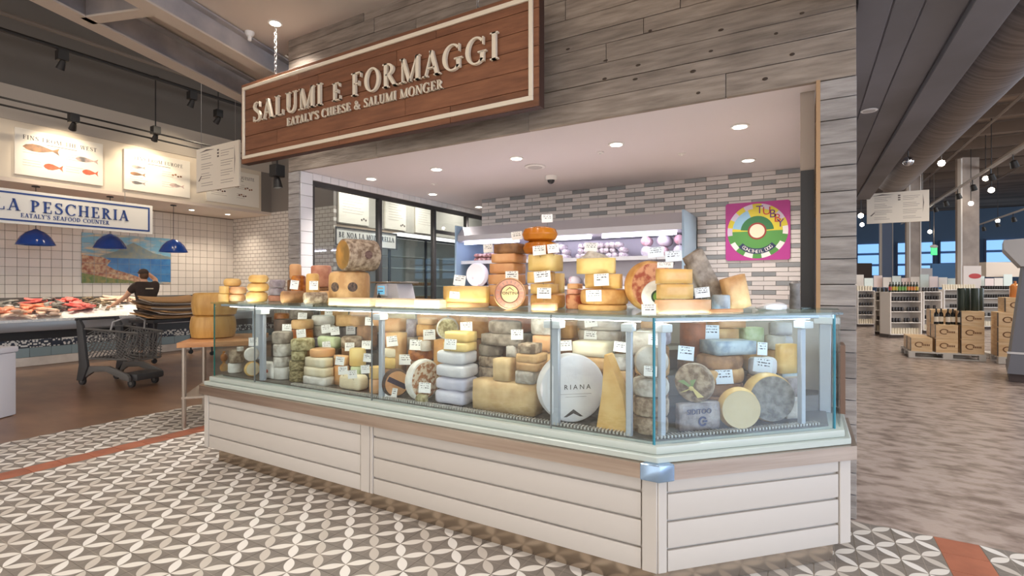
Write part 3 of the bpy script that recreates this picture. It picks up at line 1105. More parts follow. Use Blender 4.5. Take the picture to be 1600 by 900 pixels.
for k in range(14):
    o = link('cured_meat', SA[2 if k % 3 else 3], None, (FX0 + .25 + k * .205, FY0 + .16, 1.495), (-PI / 2, 0, rs.uniform(-.2, .2)))
    tag(o, 'pale wrapped cured meat, %s from the left on the middle fridge shelf' % ORDW[k], 'cured meat', 'cured meats on the middle fridge shelf')
for k in range(12):
    o = link('cured_meat', SA[3 if k % 3 else 2], None, (FX0 + .3 + k * .23, FY0 + .16, 1.13), (-PI / 2, 0, rs.uniform(-.2, .2)))
    tag(o, 'pale wrapped cured meat, %s from the left on the lowest fridge shelf' % ORDW[k], 'cured meat', 'cured meats on the lowest fridge shelf')
# round white printed package at the left
b = MB().lathe([(.01, 0), (.15, 0), (.165, .03), (.165, .07), (.15, .1), (.01, .1)], 28).build('ham_package', PKGW, None, (FX0 + .33, FY0 + .05, 1.62), (PI / 2, 0, 0))
tag(b, 'large round white printed ham package at the fridge left side', 'package')
b.location.y = FY0 + .1
b.location.z = 1.42 + .166

# ================================================================== PINK POSTER ON THE BRICK WALL
pc = at(1183, 361, 6.49)
x0, x1 = at(1133, 361, 6.49).x, at(1234, 361, 6.49).x
zt, zb_ = at(1183, 316, 6.49).z, at(1183, 407, 6.49).z
po = thing('round_emblem_poster', 'square magenta poster with a round yellow and green emblem on the brick wall', 'poster', (pc.x, 6.496, pc.z))
hw_, hh_ = (x1 - x0) / 2, (zt - zb_) / 2


def rrect(w, h, r, n=5):
    pts = []
    for cx, cy, a0 in ((w - r, h - r, 0), (-w + r, h - r, 90), (-w + r, -h + r, 180), (w - r, -h + r, 270)):
        for i in range(n + 1):
            a = math.radians(a0 + 90 * i / n)
            pts.append((cx + r * math.cos(a), cy + r * math.sin(a)))
    return pts


TF = Matrix(((1, 0, 0, 0), (0, 0, -1, 0), (0, 1, 0, 0), (0, 0, 0, 1)))      # drawing plane XY -> XZ, thickness towards -Y
MB().prism(rrect(hw_, hh_, .03), 0, .012, T=TF).build('board', M('magenta_print', (186, 62, 148), .4), po, smooth=False)
RE = hh_ * .94
ex = hw_ / hh_


def disc(r0, r1, a0, a1, z, mat, name, n=24):
    mb = MB()
    outer = [(r1 * ex * math.cos(math.radians(a0 + (a1 - a0) * i / n)), r1 * math.sin(math.radians(a0 + (a1 - a0) * i / n))) for i in range(n + 1)]
    inner = [(r0 * ex * math.cos(math.radians(a0 + (a1 - a0) * i / n)), r0 * math.sin(math.radians(a0 + (a1 - a0) * i / n))) for i in range(n + 1)]
    for i in range(n):
        mb.prism([inner[i], outer[i], outer[i + 1], inner[i + 1]] if r0 > 0 else [(0, 0), outer[i], outer[i + 1]], .012, z, T=TF)
    return mb.build(name, mat, po, smooth=False)


GRN, YEL, LIL = M('green_print', (86, 150, 74), .4), M('yellow_print', (222, 206, 62), .4), M('lilac_print', (214, 200, 222), .4)
WHP, DGR, NAVY = M('white_print', (240, 236, 232), .4), M('dark_green_print', (50, 118, 70), .4), M('navy_print', (44, 58, 92), .4)
for k in range(20):
    a = -9 + k * 18
    low = 180 <= (a % 360) < 360 or a < 0
    disc(RE * .83, RE, a, a + 18, .0135, (GRN if k % 2 else WHP) if low else (YEL if k % 2 else LIL), 'border_segment', 4)
disc(0, RE * .83, 0, 180, .0132, YEL, 'upper_field')
disc(0, RE * .83, 180, 360, .0132, GRN, 'lower_field')
disc(RE * .5, RE * .83, 112, 172, .0138, M('sky_print', (150, 196, 226), .4), 'sky_patch', 10)
disc(RE * .28, RE * .55, 5, 175, .014, DGR, 'green_arch', 14)
disc(0, RE * .31, 0, 360, .0144, M('red_ring_print', (150, 52, 48), .4), 'centre_ring')
disc(0, RE * .25, 0, 360, .0148, M('cream_print', (240, 222, 196), .4), 'centre_disc')
disc(RE * .64, RE * .84, 222, 318, .0142, NAVY, 'banner', 14)
for i, (ch, a) in enumerate(zip('TUBBY', (84, 67, 51, 35, 20))):
    rr = RE * .8
    aa = math.radians(a)
    sans_text(ch, .13, po, (rr * ex * math.cos(aa), -.0155, rr * math.sin(aa) - .05), M('letter_purple' if i % 2 == 0 else 'letter_red', (104, 44, 128) if i % 2 == 0 else (200, 60, 60), .4), name='letter')
for i in range(13):
    aa = math.radians(230 + i * 6.7)
    if 'CONLTHEIL DOG'[i] == ' ':
        continue
    sans_text('CONLTHEIL DOG'[i], .055, po, (RE * .74 * ex * math.cos(aa), -.0155, RE * .74 * math.sin(aa) - .02), WHP, (PI / 2, aa * -1 + math.radians(270) + 0, 0), name='letter')

# ================================================================== CHEESES
def CM(k, c1, c2, scale=11, rough=.55, bump=.3, lo=.38, hi=.62, **kw):
    kw.setdefault('rnd', .07)
    return M('cheese_' + k, c1, rough, col2=c2, scale=scale, bump=bump, lo=lo, hi=hi, **kw)


CH = {
    'tan': CM('tan', (214, 172, 118), (188, 142, 92)), 'ochre': CM('ochre', (214, 166, 102), (184, 128, 66)),
    'gold': CM('gold', (234, 196, 126), (216, 166, 90), 6, .4, .1), 'yellow': CM('yellow', (242, 214, 142), (230, 192, 112), 5, .4, .08),
    'amber': CM('amber', (190, 116, 40), (142, 74, 22), 22, .3), 'orange': CM('orange', (228, 178, 126), (212, 152, 102), 5, .45, .1),
    'peach': CM('peach', (236, 196, 150), (224, 170, 122), 6, .45, .05), 'wax': CM('wax', (196, 120, 34), (168, 92, 22), 4, .18, .03),
    'grey': CM('grey', (168, 156, 142), (116, 104, 92), 16, .8, .3), 'greyw': CM('greyw', (214, 208, 198), (168, 158, 146), 20, .8, .3),
    'white': CM('white', (238, 234, 226), (214, 208, 198), 14, .7, .2), 'cream': CM('cream', (242, 232, 206), (230, 214, 180), 6, .5, .06),
    'herb': CM('herb', (196, 186, 146), (130, 118, 78), 34, .9, .5), 'straw': CM('straw', (198, 182, 140), (110, 98, 66), 46, .9, .6, stretch=(1, 1, 3)),
    'brown': CM('brown', (162, 118, 78), (116, 80, 52), 12, .6, .2), 'dark': CM('dark', (92, 66, 48), (54, 38, 30), 12, .6, .2),
    'rust': CM('rust', (168, 92, 48), (128, 66, 34), 10, .5, .15), 'pink': CM('pink', (226, 168, 140), (200, 132, 106), 12, .6, .1),
    'speck': CM('speck', (206, 146, 104), (160, 78, 52), 24, .7, .2, .45, .6), 'mott': CM('mott', (190, 170, 146), (126, 104, 84), 28, .85, .35),
    'paper': M('cheese_paper', (236, 234, 234), .5, col2=(206, 206, 214), scale=5, bump=.7, bscale=8),
    'lav': M('cheese_lavpaper', (222, 220, 232), .45, col2=(192, 192, 212), scale=5, bump=.7, bscale=8),
    'parm': CM('parm', (222, 192, 142), (194, 158, 108), 9, .5, .2), 'parmr': CM('parmr', (208, 164, 92), (186, 140, 72), 5, .4, .05, stretch=(3, 3, .6)),
    'blueg': CM('blueg', (176, 188, 194), (130, 146, 160), 16, .35, .1), 'pgreen': CM('pgreen', (206, 214, 176), (176, 190, 140), 14, .5),
    'plast': CM('plast', (214, 206, 194), (178, 166, 152), 10, .18, .4), 'lilac': CM('lilac', (196, 188, 196), (150, 138, 146), 18, .7, .2),
    'foil': CM('foil', (170, 160, 156), (124, 112, 112), 12, .35, .5), 'gface': CM('gface', (150, 146, 140), (112, 108, 104), 26, .8, .2),
    'pface': CM('pface', (214, 196, 158), (196, 176, 136), 5, .5, .1), 'char': CM('char', (92, 84, 82), (62, 56, 56), 18, .8, .2), 'nut': CM('nut', (168, 110, 66), (226, 206, 178), 36, .7, .4, .45, .55),
}
CARDT = M('card_white', (244, 242, 238), .5)


def ink_mat(name, base, ink, seed):
    """price card: rows of small handwriting"""
    m = bpy.data.materials.new(name)
    m.use_nodes = True
    nt = m.node_tree
    b = nt.nodes['Principled BSDF']
    b.inputs['Roughness'].default_value = .4
    tc = nt.nodes.new('ShaderNodeTexCoord')
    sp = nt.nodes.new('ShaderNodeSeparateXYZ')
    nt.links.new(tc.outputs['Generated'], sp.inputs[0])
    u, v = sp.outputs[0], sp.outputs[2]
    oi = nt.nodes.new('ShaderNodeObjectInfo')
    rowf = nd(nt, 'FLOOR', nd(nt, 'MULTIPLY', v, 5))
    infr = nd(nt, 'FRACT', nd(nt, 'MULTIPLY', v, 5))
    cx = nt.nodes.new('ShaderNodeCombineXYZ')
    nt.links.new(nd(nt, 'MULTIPLY', u, 13), cx.inputs[0])
    nt.links.new(nd(nt, 'ADD', nd(nt, 'MULTIPLY', rowf, 7.3), nd(nt, 'MULTIPLY', oi.outputs['Random'], 90)), cx.inputs[1])
    nt.links.new(nd(nt, 'MULTIPLY', infr, 1.6), cx.inputs[2])
    no = nt.nodes.new('ShaderNodeTexNoise')
    no.inputs['Scale'].default_value = 1.0
    no.inputs['Detail'].default_value = 2
    nt.links.new(cx.outputs[0], no.inputs['Vector'])
    on = nd(nt, 'GREATER_THAN', no.outputs[0], .5)
    band = nd(nt, 'MULTIPLY', nd(nt, 'GREATER_THAN', infr, .3), nd(nt, 'LESS_THAN', infr, .72))
    mg = nd(nt, 'MULTIPLY', nd(nt, 'LESS_THAN', nd(nt, 'ABSOLUTE', nd(nt, 'SUBTRACT', u, .5)), .36), nd(nt, 'GREATER_THAN', no.outputs[0], .0))
    rowsel = nd(nt, 'COMPARE', rowf, 2.5, .6)
    top = nd(nt, 'COMPARE', rowf, 4.0, .2)
    mask = nd(nt, 'MULTIPLY', nd(nt, 'MULTIPLY', on, band), nd(nt, 'MULTIPLY', mg, nd(nt, 'MAXIMUM', rowsel, nd(nt, 'MULTIPLY', top, .8))))
    nt.links.new(mixc(nt, mask, lin(base), lin(ink)), b.inputs['Base Color'])
    return m


CARD = ink_mat('price_card_print', (246, 243, 238), (40, 38, 46), 0)
CARD_B = ink_mat('price_card_print_cool', (226, 236, 246), (36, 44, 66), 1)
CARD_G = ink_mat('price_card_print_grey', (176, 172, 170), (46, 42, 44), 2)

ROWW = {'R0': 2.505, 'R1': 2.715, 'R2': 2.915, 'R3': 3.115, 'C0': 2.073 + .155, 'C1': 2.073 + .362, 'C2': 2.073 + .562,
        'T0': 2.50, 'T1': 2.74, 'T2': 3.0, 'X0': 2.073 + .13, 'X1': 2.073 + .36}
ROWZ = {'R0': ZROW[0], 'R1': ZROW[1], 'R2': ZROW[2], 'R3': ZROW[3], 'C0': ZROW[0], 'C1': ZROW[1], 'C2': ZROW[2],
        'T0': ZT, 'T1': ZT, 'T2': ZT, 'X0': ZT, 'X1': ZT}
R2 = math.sqrt(.5)


def KK(px, row):
    rx, ry = ray(px)
    if row[0] in 'CX':
        rs, rw = (rx + ry) * R2, (ry - rx) * R2
        return rs / rw, 1 / rw
    return rx / ry, 1 / ry


def toworld(s, w, row):
    if row[0] in 'CX':
        return Vector(((s - w) * R2, (s + w) * R2))
    return Vector((s, w))


def rzrow(row):
    return PI / 4 if row[0] in 'CX' else 0


def jitter(mb, amt, seed, freq=9):
    out = []
    for p in mb.v:
        q = Vector(p)
        n = noise.noise_vector(q * freq + Vector((seed * 3.1, seed * 1.7, seed)))
        out.append(tuple(q + n * amt))
    mb.v = out


CNT = [0]


def subbox(w, d, h, nx=5, ny=4, nz=4, r=.12):
    """rounded box with a grid on each side (for wrapped and hand cut pieces)"""
    mb = MB()
    P = lambda a: Vector(a)
    e = r * min(w, d, h)

    def sm(p):
        c = Vector((max(-w / 2 + e, min(w / 2 - e, p.x)), max(-d / 2 + e, min(d / 2 - e, p.y)), max(e, min(h - e, p.z))))
        v = p - c
        if v.length > 1e-9:
            v = v.normalized() * e
        return c + v
    mb.grid(nx, nz, lambda a, b: sm(P((-w / 2 + w * a, -d / 2, h * b))))
    mb.grid(nx, nz, lambda a, b: sm(P((w / 2 - w * a, d / 2, h * b))))
    mb.grid(ny, nz, lambda a, b: sm(P((-w / 2, d / 2 - d * a, h * b))))
    mb.grid(ny, nz, lambda a, b: sm(P((w / 2, -d / 2 + d * a, h * b))))
    mb.grid(nx, ny, lambda a, b: sm(P((-w / 2 + w * a, -d / 2 + d * b, h))))
    mb.grid(nx, ny, lambda a, b: sm(P((-w / 2 + w * a, d / 2 - d * b, 0))))
    return mb


def wheel_prof(r, h, k=.22):
    e = min(h * .5, r * .4) * (k / .5)
    bl = r * .012
    return [(.004, 0), (r - e, 0), (r - e * .3, e * .3), (r, e), (r + bl, h * .5), (r, h - e), (r - e * .3, h - e * .3), (r - e, h), (.004, h)]


def cheese(row, kind, px0, px1, ytop, mat, z0, opt):
    """returns object and its top height"""
    CNT[0] += 1
    seed = CNT[0]
    w = ROWW[row] + opt.get('back', 0)
    pm = (px0 + px1) / 2
    k0, i0 = KK(px0, row); k1, i1 = KK(px1, row); km, im = KK(pm, row)
    d = w * im
    z1 = EYE + (HY - ytop) / F * d
    h = z1 - z0
    if h < .02:
        h = .02
        z1 = z0 + h
    rz = rzrow(row)
    m = CH[mat] if isinstance(mat, str) else mat
    name = opt.get('name', {'W': 'round_cheese', 'B': 'block_cheese', 'P': 'wrapped_cheese', 'D': 'round_cheese', 'L': 'log_cheese', 'H': 'pear_cheese', 'G': 'wedge_cheese'}[kind])
    t = (pm - CX) / F
    if kind in 'BP':
        f = opt.get('f', .66)
        dm = opt.get('dm', .17)
        if km < -.12:
            pf = px0 + (px1 - px0) * f
            s0, s1 = k0 * w, KK(pf, row)[0] * w
            D = s1 / k1 - w if k1 < -.02 else dm
            if D > dm or D <= 0:
                D = dm
                s1 = min(k1 * (w + D), k1 * w) if k1 < 0 else k1 * w
        elif km > .12:
            pf = px1 - (px1 - px0) * f
            s1, s0 = k1 * w, KK(pf, row)[0] * w
            D = s0 / k0 - w if k0 > .02 else dm
            if D > dm or D <= 0:
                D = dm
                s0 = max(k0 * (w + D), k0 * w) if k0 > 0 else k0 * w
        else:
            D = dm
            s0, s1 = k0 * w, k1 * w
        D = max(D, .045)
        if s1 - s0 < .03:
            s1 = s0 + .03
        ww_ = s1 - s0 - .002
        c = toworld((s0 + s1) / 2, w + D / 2, row)
        if kind == 'B':
            mb = subbox(ww_, D, h, 4, 3, 3, .09)
            jitter(mb, .0018, seed)
        else:
            mb = subbox(ww_, D, h, 8, 6, 5, .3)
            jitter(mb, .005, seed, 14)
        mz = min(v[2] for v in mb.v)
        mb.v = [(a, b, max(cz - mz, 0)) for a, b, cz in mb.v]
        bm_ = mb.mesh(name, m, angle=50)
        b2 = bmesh.new(); b2.from_mesh(bm_)
        bmesh.ops.remove_doubles(b2, verts=b2.verts, dist=.0006)
        bmesh.ops.recalc_face_normals(b2, faces=b2.faces)
        b2.to_mesh(bm_); b2.free()
        o = link(name, bm_, None, (c.x, c.y, z0), (0, 0, rz))
    elif kind in 'WL' or kind == 'H':
        r = .05
        for _ in range(6):
            wc = w + min(r, opt.get('rmax', 9))
            r = (px1 - px0) / 2 * wc * im / (F * math.sqrt(1 + t * t))
        c = toworld(km * (w + r), w + r, row)
        if kind == 'W':
            dr = min(r, .09) if row[0] in 'RC' else r            # keep within the depth of its step
            c = toworld(km * (w + dr), w + dr, row)
            mb = MB().lathe(wheel_prof(r, h, opt.get('round', .22)), 30, sy=dr / r)
            jitter(mb, opt.get('jit', .002), seed)
            o = mb.build(name, m, None, (c.x, c.y, z0), (0, 0, rz))
        elif kind == 'H':                                     # pear shaped cheese with a tied neck
            prof = [(.004, 0), (r * .7, .004), (r, h * .3), (r * .95, h * .55), (r * .5, h * .75), (r * .28, h * .82), (r * .42, h * .92), (r * .3, h)]
            o = MB().lathe(prof, 20).build(name, m, None, (c.x, c.y, z0))
        else:
            rr = h / 2
            prof = wheel_prof(rr, opt.get('len', .22), .12)
            Tm = Matrix.Translation((0, -opt.get('len', .22) / 2, rr)) @ Matrix.Rotation(-PI / 2, 4, 'X')
            mb = MB().lathe(prof, 22, Tm)
            jitter(mb, .002, seed)
            mz = min(v[2] for v in mb.v)
            mb.v = [(a, b, cz - mz) for a, b, cz in mb.v]
            c = toworld(km * (w + .1), w + .02 + opt.get('len', .22) / 2, row)
            o = mb.build(name, m, None, (c.x, c.y, z0), (0, 0, rz + opt.get('yaw', 0)))
    elif kind == 'D':
        R = h / 2
        th = opt.get('th', min(.09, R * .5))
        wr = (px1 - px0) * d / F
        ang = opt['ang'] if 'ang' in opt else math.acos(max(.3, min(1, wr / (2 * R)))) * opt.get('sgn', 1)
        vdir = math.atan2(ray(pm)[1], ray(pm)[0])             # view direction in plan
        yaw = vdir - PI / 2 + ang * .8
        Tm = Matrix.Translation((0, 0, R)) @ Matrix.Rotation(PI / 2, 4, 'X')
        prof = wheel_prof(R, th, opt.get('round', .25))
        rim = opt.get('rim')
        mb = MB()
        if rim:
            e = R * opt.get('rimw', .86)
            prof = prof[:-1] + [(e, th), (e - .001, th - .001), (.004, th - .001)]
            mb.lathe(prof, 40, Tm, mfun=lambda j: 1 if j < 7 else 0)
            o = mb.build(name, [m, CH[rim] if isinstance(rim, str) else rim], None)
        else:
            mb.lathe(prof, 40, Tm)
            jitter(mb, .0015, seed)
            mz = min(v[2] for v in mb.v)
            mb.v = [(a, b, cz - mz) for a, b, cz in mb.v]
            o = mb.build(name, m, None)
        c = toworld(km * w, w, row)
        vr = Vector(ray(pm)).normalized()
        c = c + vr * (th * .5)
        off = Matrix.Rotation(yaw, 3, 'Z') @ Vector((0, th / 2, 0))
        o.location = (c.x + off.x, c.y + off.y, z0)
        o.rotation_euler = (0, 0, yaw)
        o['R'] = R
        o['th'] = th
    elif kind == 'G':                                         # upright slice: tall triangle with thickness
        s0, s1 = k0 * w, k1 * w
        th = opt.get('th', .09)
        ax = opt.get('apex', .35)
        W_ = s1 - s0
        poly = [(0, 0), (W_, .0), (W_, h * .12), (W_ * .86, h * .5), (W_ * ax + .012, h), (W_ * ax - .006, h), (W_ * ax * .62, h * .5)]
        Tg = Matrix(((1, 0, 0, -W_ / 2), (0, 0, 1, 0), (0, 1, 0, 0), (0, 0, 0, 1)))
        c = toworld((s0 + s1) / 2, w, row)
        o = MB().prism(poly, 0, th, T=Tg).build(name, m, None, (c.x, c.y, z0), (0, 0, rz), bevel=.006, seg=2)
    if 'tilt' in opt:
        o.rotation_euler[0] = opt['tilt']
    return o, z1


ORD = ['bottom', 'second', 'third', 'fourth', 'fifth', 'sixth', 'seventh']
USED = {}


def stack(row, where, items, z0=None, group='cheeses in the display case'):
    z = ROWZ[row] if z0 is None else z0
    n = len(items)
    objs = []
    for i, it in enumerate(items):
        kind, a, b, yt, mat, desc = it[:6]
        opt = it[6] if len(it) > 6 else {}
        o, z = cheese(row, kind, a, b, yt, mat, z, opt)
        if n == 1:
            lb = f'{desc} {where}'
        elif i == n - 1:
            lb = f'{desc}, top of stack {where}'
        elif i == 0:
            lb = f'{desc}, bottom of stack {where}'
        else:
            lb = f'{desc}, {ORD[i]} up in stack {where}'
        if lb in USED:
            lb += ' too'
        USED[lb] = 1
        tag(o, lb, opt.get('cat', 'cheese'), group)
        objs.append(o)
        z += .0008
    return objs


# ---------------- inside the case, front row along the long side
stack('R0', 'at the case far left', [('H', 343, 357, 566, 'ochre', 'small amber tied cheese'), ('H', 344, 356, 550, 'amber', 'small amber tied cheese')])
stack('R0', 'by the left post', [('W', 356, 379, 569, 'white', 'white crusted round'), ('W', 358, 383, 549, 'mott', 'speckled grey round'), ('W', 370, 381, 543, 'greyw', 'tiny pale round')])
stack('R0', 'standing left of first post', [('D', 384, 404, 565, 'cream', 'small cream disc cheese', {'th': .035, 'rim': 'gold'}), ('D', 383, 403, 543, 'white', 'small disc with orange label', {'th': .035})])
b = stack('R0', 'right of first post', [('P', 408, 436, 567, 'white', 'white paper wrapped eight sided cheese with red dot')])[0]
stack('R0', 'of white rounds beyond the red dot cheese', [('W', 428, 456, 576, 'white', 'white mould round'), ('W', 427, 455, 559, 'greyw', 'grey white round'), ('W', 427, 456, 539, 'greyw', 'grey white round'), ('W', 425, 458, 520, 'grey', 'brown grey wheel')])
stack('R0', 'of herb crusted cheeses', [('W', 452, 480, 581, 'straw', 'straw coated round'), ('W', 452, 480, 565, 'straw', 'straw coated round'), ('W', 455, 480, 550, 'herb', 'herb crusted round'), ('W', 454, 492, 532, 'herb', 'wide herb crusted round')])
stack('R0', 'of white bricks', [('B', 473, 523, 590, 'white', 'flat white cheese brick'), ('B', 474, 522, 575, 'cream', 'white cheese brick'), ('B', 476, 521, 560, 'cream', 'white cheese brick with herbed side'), ('W', 484, 524, 548, 'orange', 'orange pink round')])
stack('R0', 'under price cards left of middle post', [('P', 527, 578, 588, 'cream', 'large soft white pillow shaped cheese')])
stack('R0', 'behind the metal post', [('W', 577, 600, 594, 'peach', 'small peach round'), ('W', 577, 601, 575, 'gold', 'small golden round')])
t1 = stack('R0', 'standing beside the middle post', [('D', 598, 638, 577, 'orange', 'round tan cheese in dark rind with black label band', {'rim': 'dark', 'rimw': .84, 'th': .055})])[0]
t2 = stack('R0', 'left of white paper bricks', [('D', 641, 681, 562, 'nut', 'nut coated standing round in white rim', {'rim': 'white', 'rimw': .8, 'th': .06, 'back': .02})], z0=None)[0]
stack('R0', 'at the front of the paper bricks', [('P', 647, 670, 617, 'herb', 'small yellow green bagged cheese', {'back': -.045, 'dm': .04})])
stack('R0', 'of white paper bricks', [('P', 677, 747, 613, 'lav', 'white paper wrapped cheese brick'), ('P', 679, 749, 593, 'lav', 'white paper wrapped cheese brick'), ('P', 679, 749, 572, 'paper', 'white paper wrapped cheese brick'), ('P', 680, 748, 550, 'paper', 'white paper wrapped cheese brick'), ('B', 692, 746, 536, 'yellow', 'smooth yellow block'), ('B', 694, 746, 519, 'yellow', 'smooth yellow block')])
stack('R0', 'right of the paper bricks', [('B', 737, 850, 598, 'parm', 'huge tan hard cheese block', {'f': .86})])
zb0 = EYE + (HY - 598) / F * ROWW['R0'] * KK(793, 'R0')[1] + .001
stack('R0', 'on the huge tan block', [('B', 769, 808, 561, 'parm', 'square tan cheese chunk')], z0=zb0)
stack('R0', 'on the huge tan block right end', [('B', 804, 848, 581, 'greyw', 'grey white cheese chunk'), ('B', 806, 856, 568, 'tan', 'thin tan slab'), ('B', 806, 856, 554, 'tan', 'thin tan slab'), ('B', 808, 848, 538, 'mott', 'greyish rind slab')], z0=zb0)
t3 = stack('R0', 'beside the right hand post', [('D', 842, 941, 555, 'paper', 'huge white paper covered wheel standing on edge', {'th': .1, 'round': .18})])[0]
stack('R0', 'between two posts', [('G', 931, 980, 555, 'gold', 'tall golden slice of hard cheese standing on end', {'th': .1, 'apex': .3, 'back': -.03})])
stack('R0', 'of brown wheels at the case corner', [('W', 988, 1044, 654, 'mott', 'brown streaked wheel', {'back': -.02}), ('W', 988, 1045, 624, 'mott', 'brown streaked wheel', {'back': -.02}), ('W', 987, 1045, 594, 'greyw', 'pale tan wheel', {'back': -.02, 'round': .4}), ('D', 992, 1043, 541, 'plast', 'clear wrapped standing round', {'th': .07})])

# ---------------- second row
stack('R1', 'left of honeycomb', [('W', 428, 458, 500, 'dark', 'dark brown wheel')])
stack('R1', 'behind herb crusted cheeses', [('W', 455, 491, 548, 'brown', 'hidden brown wheel'), ('W', 455, 490, 516, 'amber', 'amber honeycomb textured wheel'), ('W', 455, 490, 501, 'tan', 'smooth tan wheel')])
stack('R1', 'behind white bricks', [('W', 494, 536, 547, 'grey', 'grey wheel'), ('P', 493, 536, 527, 'pgreen', 'yellow green wrapped cheese')])
stack('R1', 'above orange pink round', [('W', 534, 568, 545, 'brown', 'brown grey wheel'), ('W', 533, 567, 528, 'mott', 'brown grey wheel')])
stack('R1', 'behind the white pillow cheese', [('B', 547, 566, 574, 'pgreen', 'pale green marbled piece', {'back': -.1}), ('W', 546, 572, 546, 'yellow', 'yellow round', {'back': -.1})], z0=ZROW[0])
stack('R1', 'left of the green marbled piece', [('B', 520, 546, 572, 'orange', 'orange piece', {'back': -.11}), ('B', 521, 546, 556, 'peach', 'peach coloured piece', {'back': -.11})], z0=ZROW[0])
stack('R1', 'right of middle post', [('W', 600, 630, 578, 'brown', 'brown round', {'back': -.03}), ('W', 600, 628, 560, 'yellow', 'pale yellow round', {'back': -.03}), ('W', 600, 629, 546, 'cream', 'cream round', {'back': -.03})], z0=ZROW[0])
stack('R1', 'above the nut coated round', [('B', 634, 682, 566, 'brown', 'brown block'), ('W', 638, 678, 549, 'amber', 'amber wheel'), ('W', 656, 674, 534, 'plast', 'small grey wrapped round')])
stack('R1', 'left of the small wrapped round', [('B', 602, 637, 520, 'tan', 'tan board like piece')])
stack('R1', 'above yellow blocks', [('B', 676, 740, 532, 'ochre', 'ochre block'), ('D', 681, 718, 496, 'herb', 'greenish standing wheel in grey rind', {'rim': 'greyw', 'th': .05})])
stack('R1', 'above the square tan chunk', [('W', 748, 786, 575, 'mott', 'mottled brown wheel'), ('W', 748, 787, 558, 'mott', 'mottled brown wheel'), ('W', 748, 787, 540, 'grey', 'mottled grey wheel'), ('B', 751, 832, 523, 'grey', 'long grey rind block'), ('W', 762, 816, 503, 'grey', 'grey green wheel')])
stack('R1', 'behind the thin slabs', [('B', 789, 835, 560, 'tan', 'tan block'), ('B', 790, 812, 538, 'greyw', 'small pale chunk')])
stack('R1', 'behind the right hand post', [('B', 832, 876, 552, 'tan', 'tan block'), ('B', 831, 876, 525, 'peach', 'pale peach block'), ('W', 830, 876, 497, 'greyw', 'white crusted wheel')])
stack('R1', 'above the huge white wheel', [('W', 880, 950, 580, 'brown', 'hidden brown wheel', {}), ('B', 893, 966, 559, 'tan', 'tan slab'), ('B', 893, 962, 535, 'cream', 'long cream slab')])
stack('R1', 'right of the golden slice tip', [('W', 950, 992, 580, 'tan', 'tan wheel'), ('W', 948, 990, 558, 'greyw', 'pale wheel')])
stack('R1', 'behind the clear wrapped round', [('W', 992, 1044, 590, 'brown', 'brown wheel'), ('W', 992, 1046, 560, 'tan', 'tan wheel'), ('P', 980, 1040, 518, 'plast', 'plastic wrapped chunk')])
# ---------------- third and fourth row
stack('R2', 'near the left end of the top rail', [('W', 430, 458, 520, 'dark', 'dark wheel'), ('W', 428, 452, 490, 'amber', 'orange amber wheel')])
stack('R2', 'behind the smooth tan wheel', [('W', 452, 494, 500, 'brown', 'brown wheel'), ('W', 450, 492, 484, 'grey', 'grey brown wheel')])
stack('R2', 'with black print', [('W', 487, 526, 528, 'lilac', 'lilac grey wheel'), ('W', 486, 526, 510, 'greyw', 'grey wheel'), ('W', 486, 524, 494, 'white', 'white tin shaped cheese')])
stack('R2', 'left of middle post', [('W', 526, 556, 545, 'brown', 'brown wheel'), ('B', 528, 562, 511, 'char', 'dark charcoal block'), ('B', 524, 576, 493, 'tan', 'tan slab')])
stack('R2', 'of brown wrapped pieces behind the post', [('W', 553, 590, 545, 'brown', 'brown wheel'), ('P', 555, 592, 509, 'brown', 'brown leaf wrapped cheese'), ('B', 577, 600, 488, 'orange', 'orange piece')])
stack('R2', 'right of middle post near the rail', [('W', 598, 640, 540, 'brown', 'brown wheel'), ('B', 597, 636, 520, 'pink', 'pale pink pack'), ('B', 598, 637, 498, 'peach', 'pale peach pack')])
stack('R2', 'with grey rind', [('B', 634, 654, 527, 'grey', 'grey rind slab'), ('B', 634, 654, 499, 'lilac', 'lilac grey slab')])
stack('R2', 'left of the greenish wheel', [('B', 652, 682, 527, 'ochre', 'ochre slab'), ('B', 650, 684, 508, 'ochre', 'ochre slab'), ('B', 652, 684, 497, 'peach', 'peach coloured slab')])
stack('R2', 'behind the price card near the rail', [('W', 716, 762, 530, 'brown', 'brown wheel'), ('W', 718, 764, 496, 'ochre', 'ochre wheel')])
stack('R2', 'behind the grey green wheel', [('W', 760, 830, 520, 'brown', 'brown wheel'), ('B', 778, 835, 498, 'pink', 'pink cut face piece')])
stack('R2', 'right of the right hand post', [('B', 872, 904, 530, 'brown', 'brown block'), ('B', 874, 904, 503, 'ochre', 'ochre wedge end')])
stack('R2', 'above the long cream slab', [('W', 898, 975, 535, 'tan', 'wide tan wheel'), ('W', 902, 972, 517, 'plast', 'plastic wrapped wheel'), ('W', 901, 974, 499, 'plast', 'plastic wrapped wheel')])
stack('R2', 'under the top rail near the corner', [('W', 975, 1045, 540, 'brown', 'brown wheel'), ('B', 998, 1050, 515, 'lilac', 'lilac grey block'), ('B', 1000, 1046, 497, 'tan', 'tan block')])
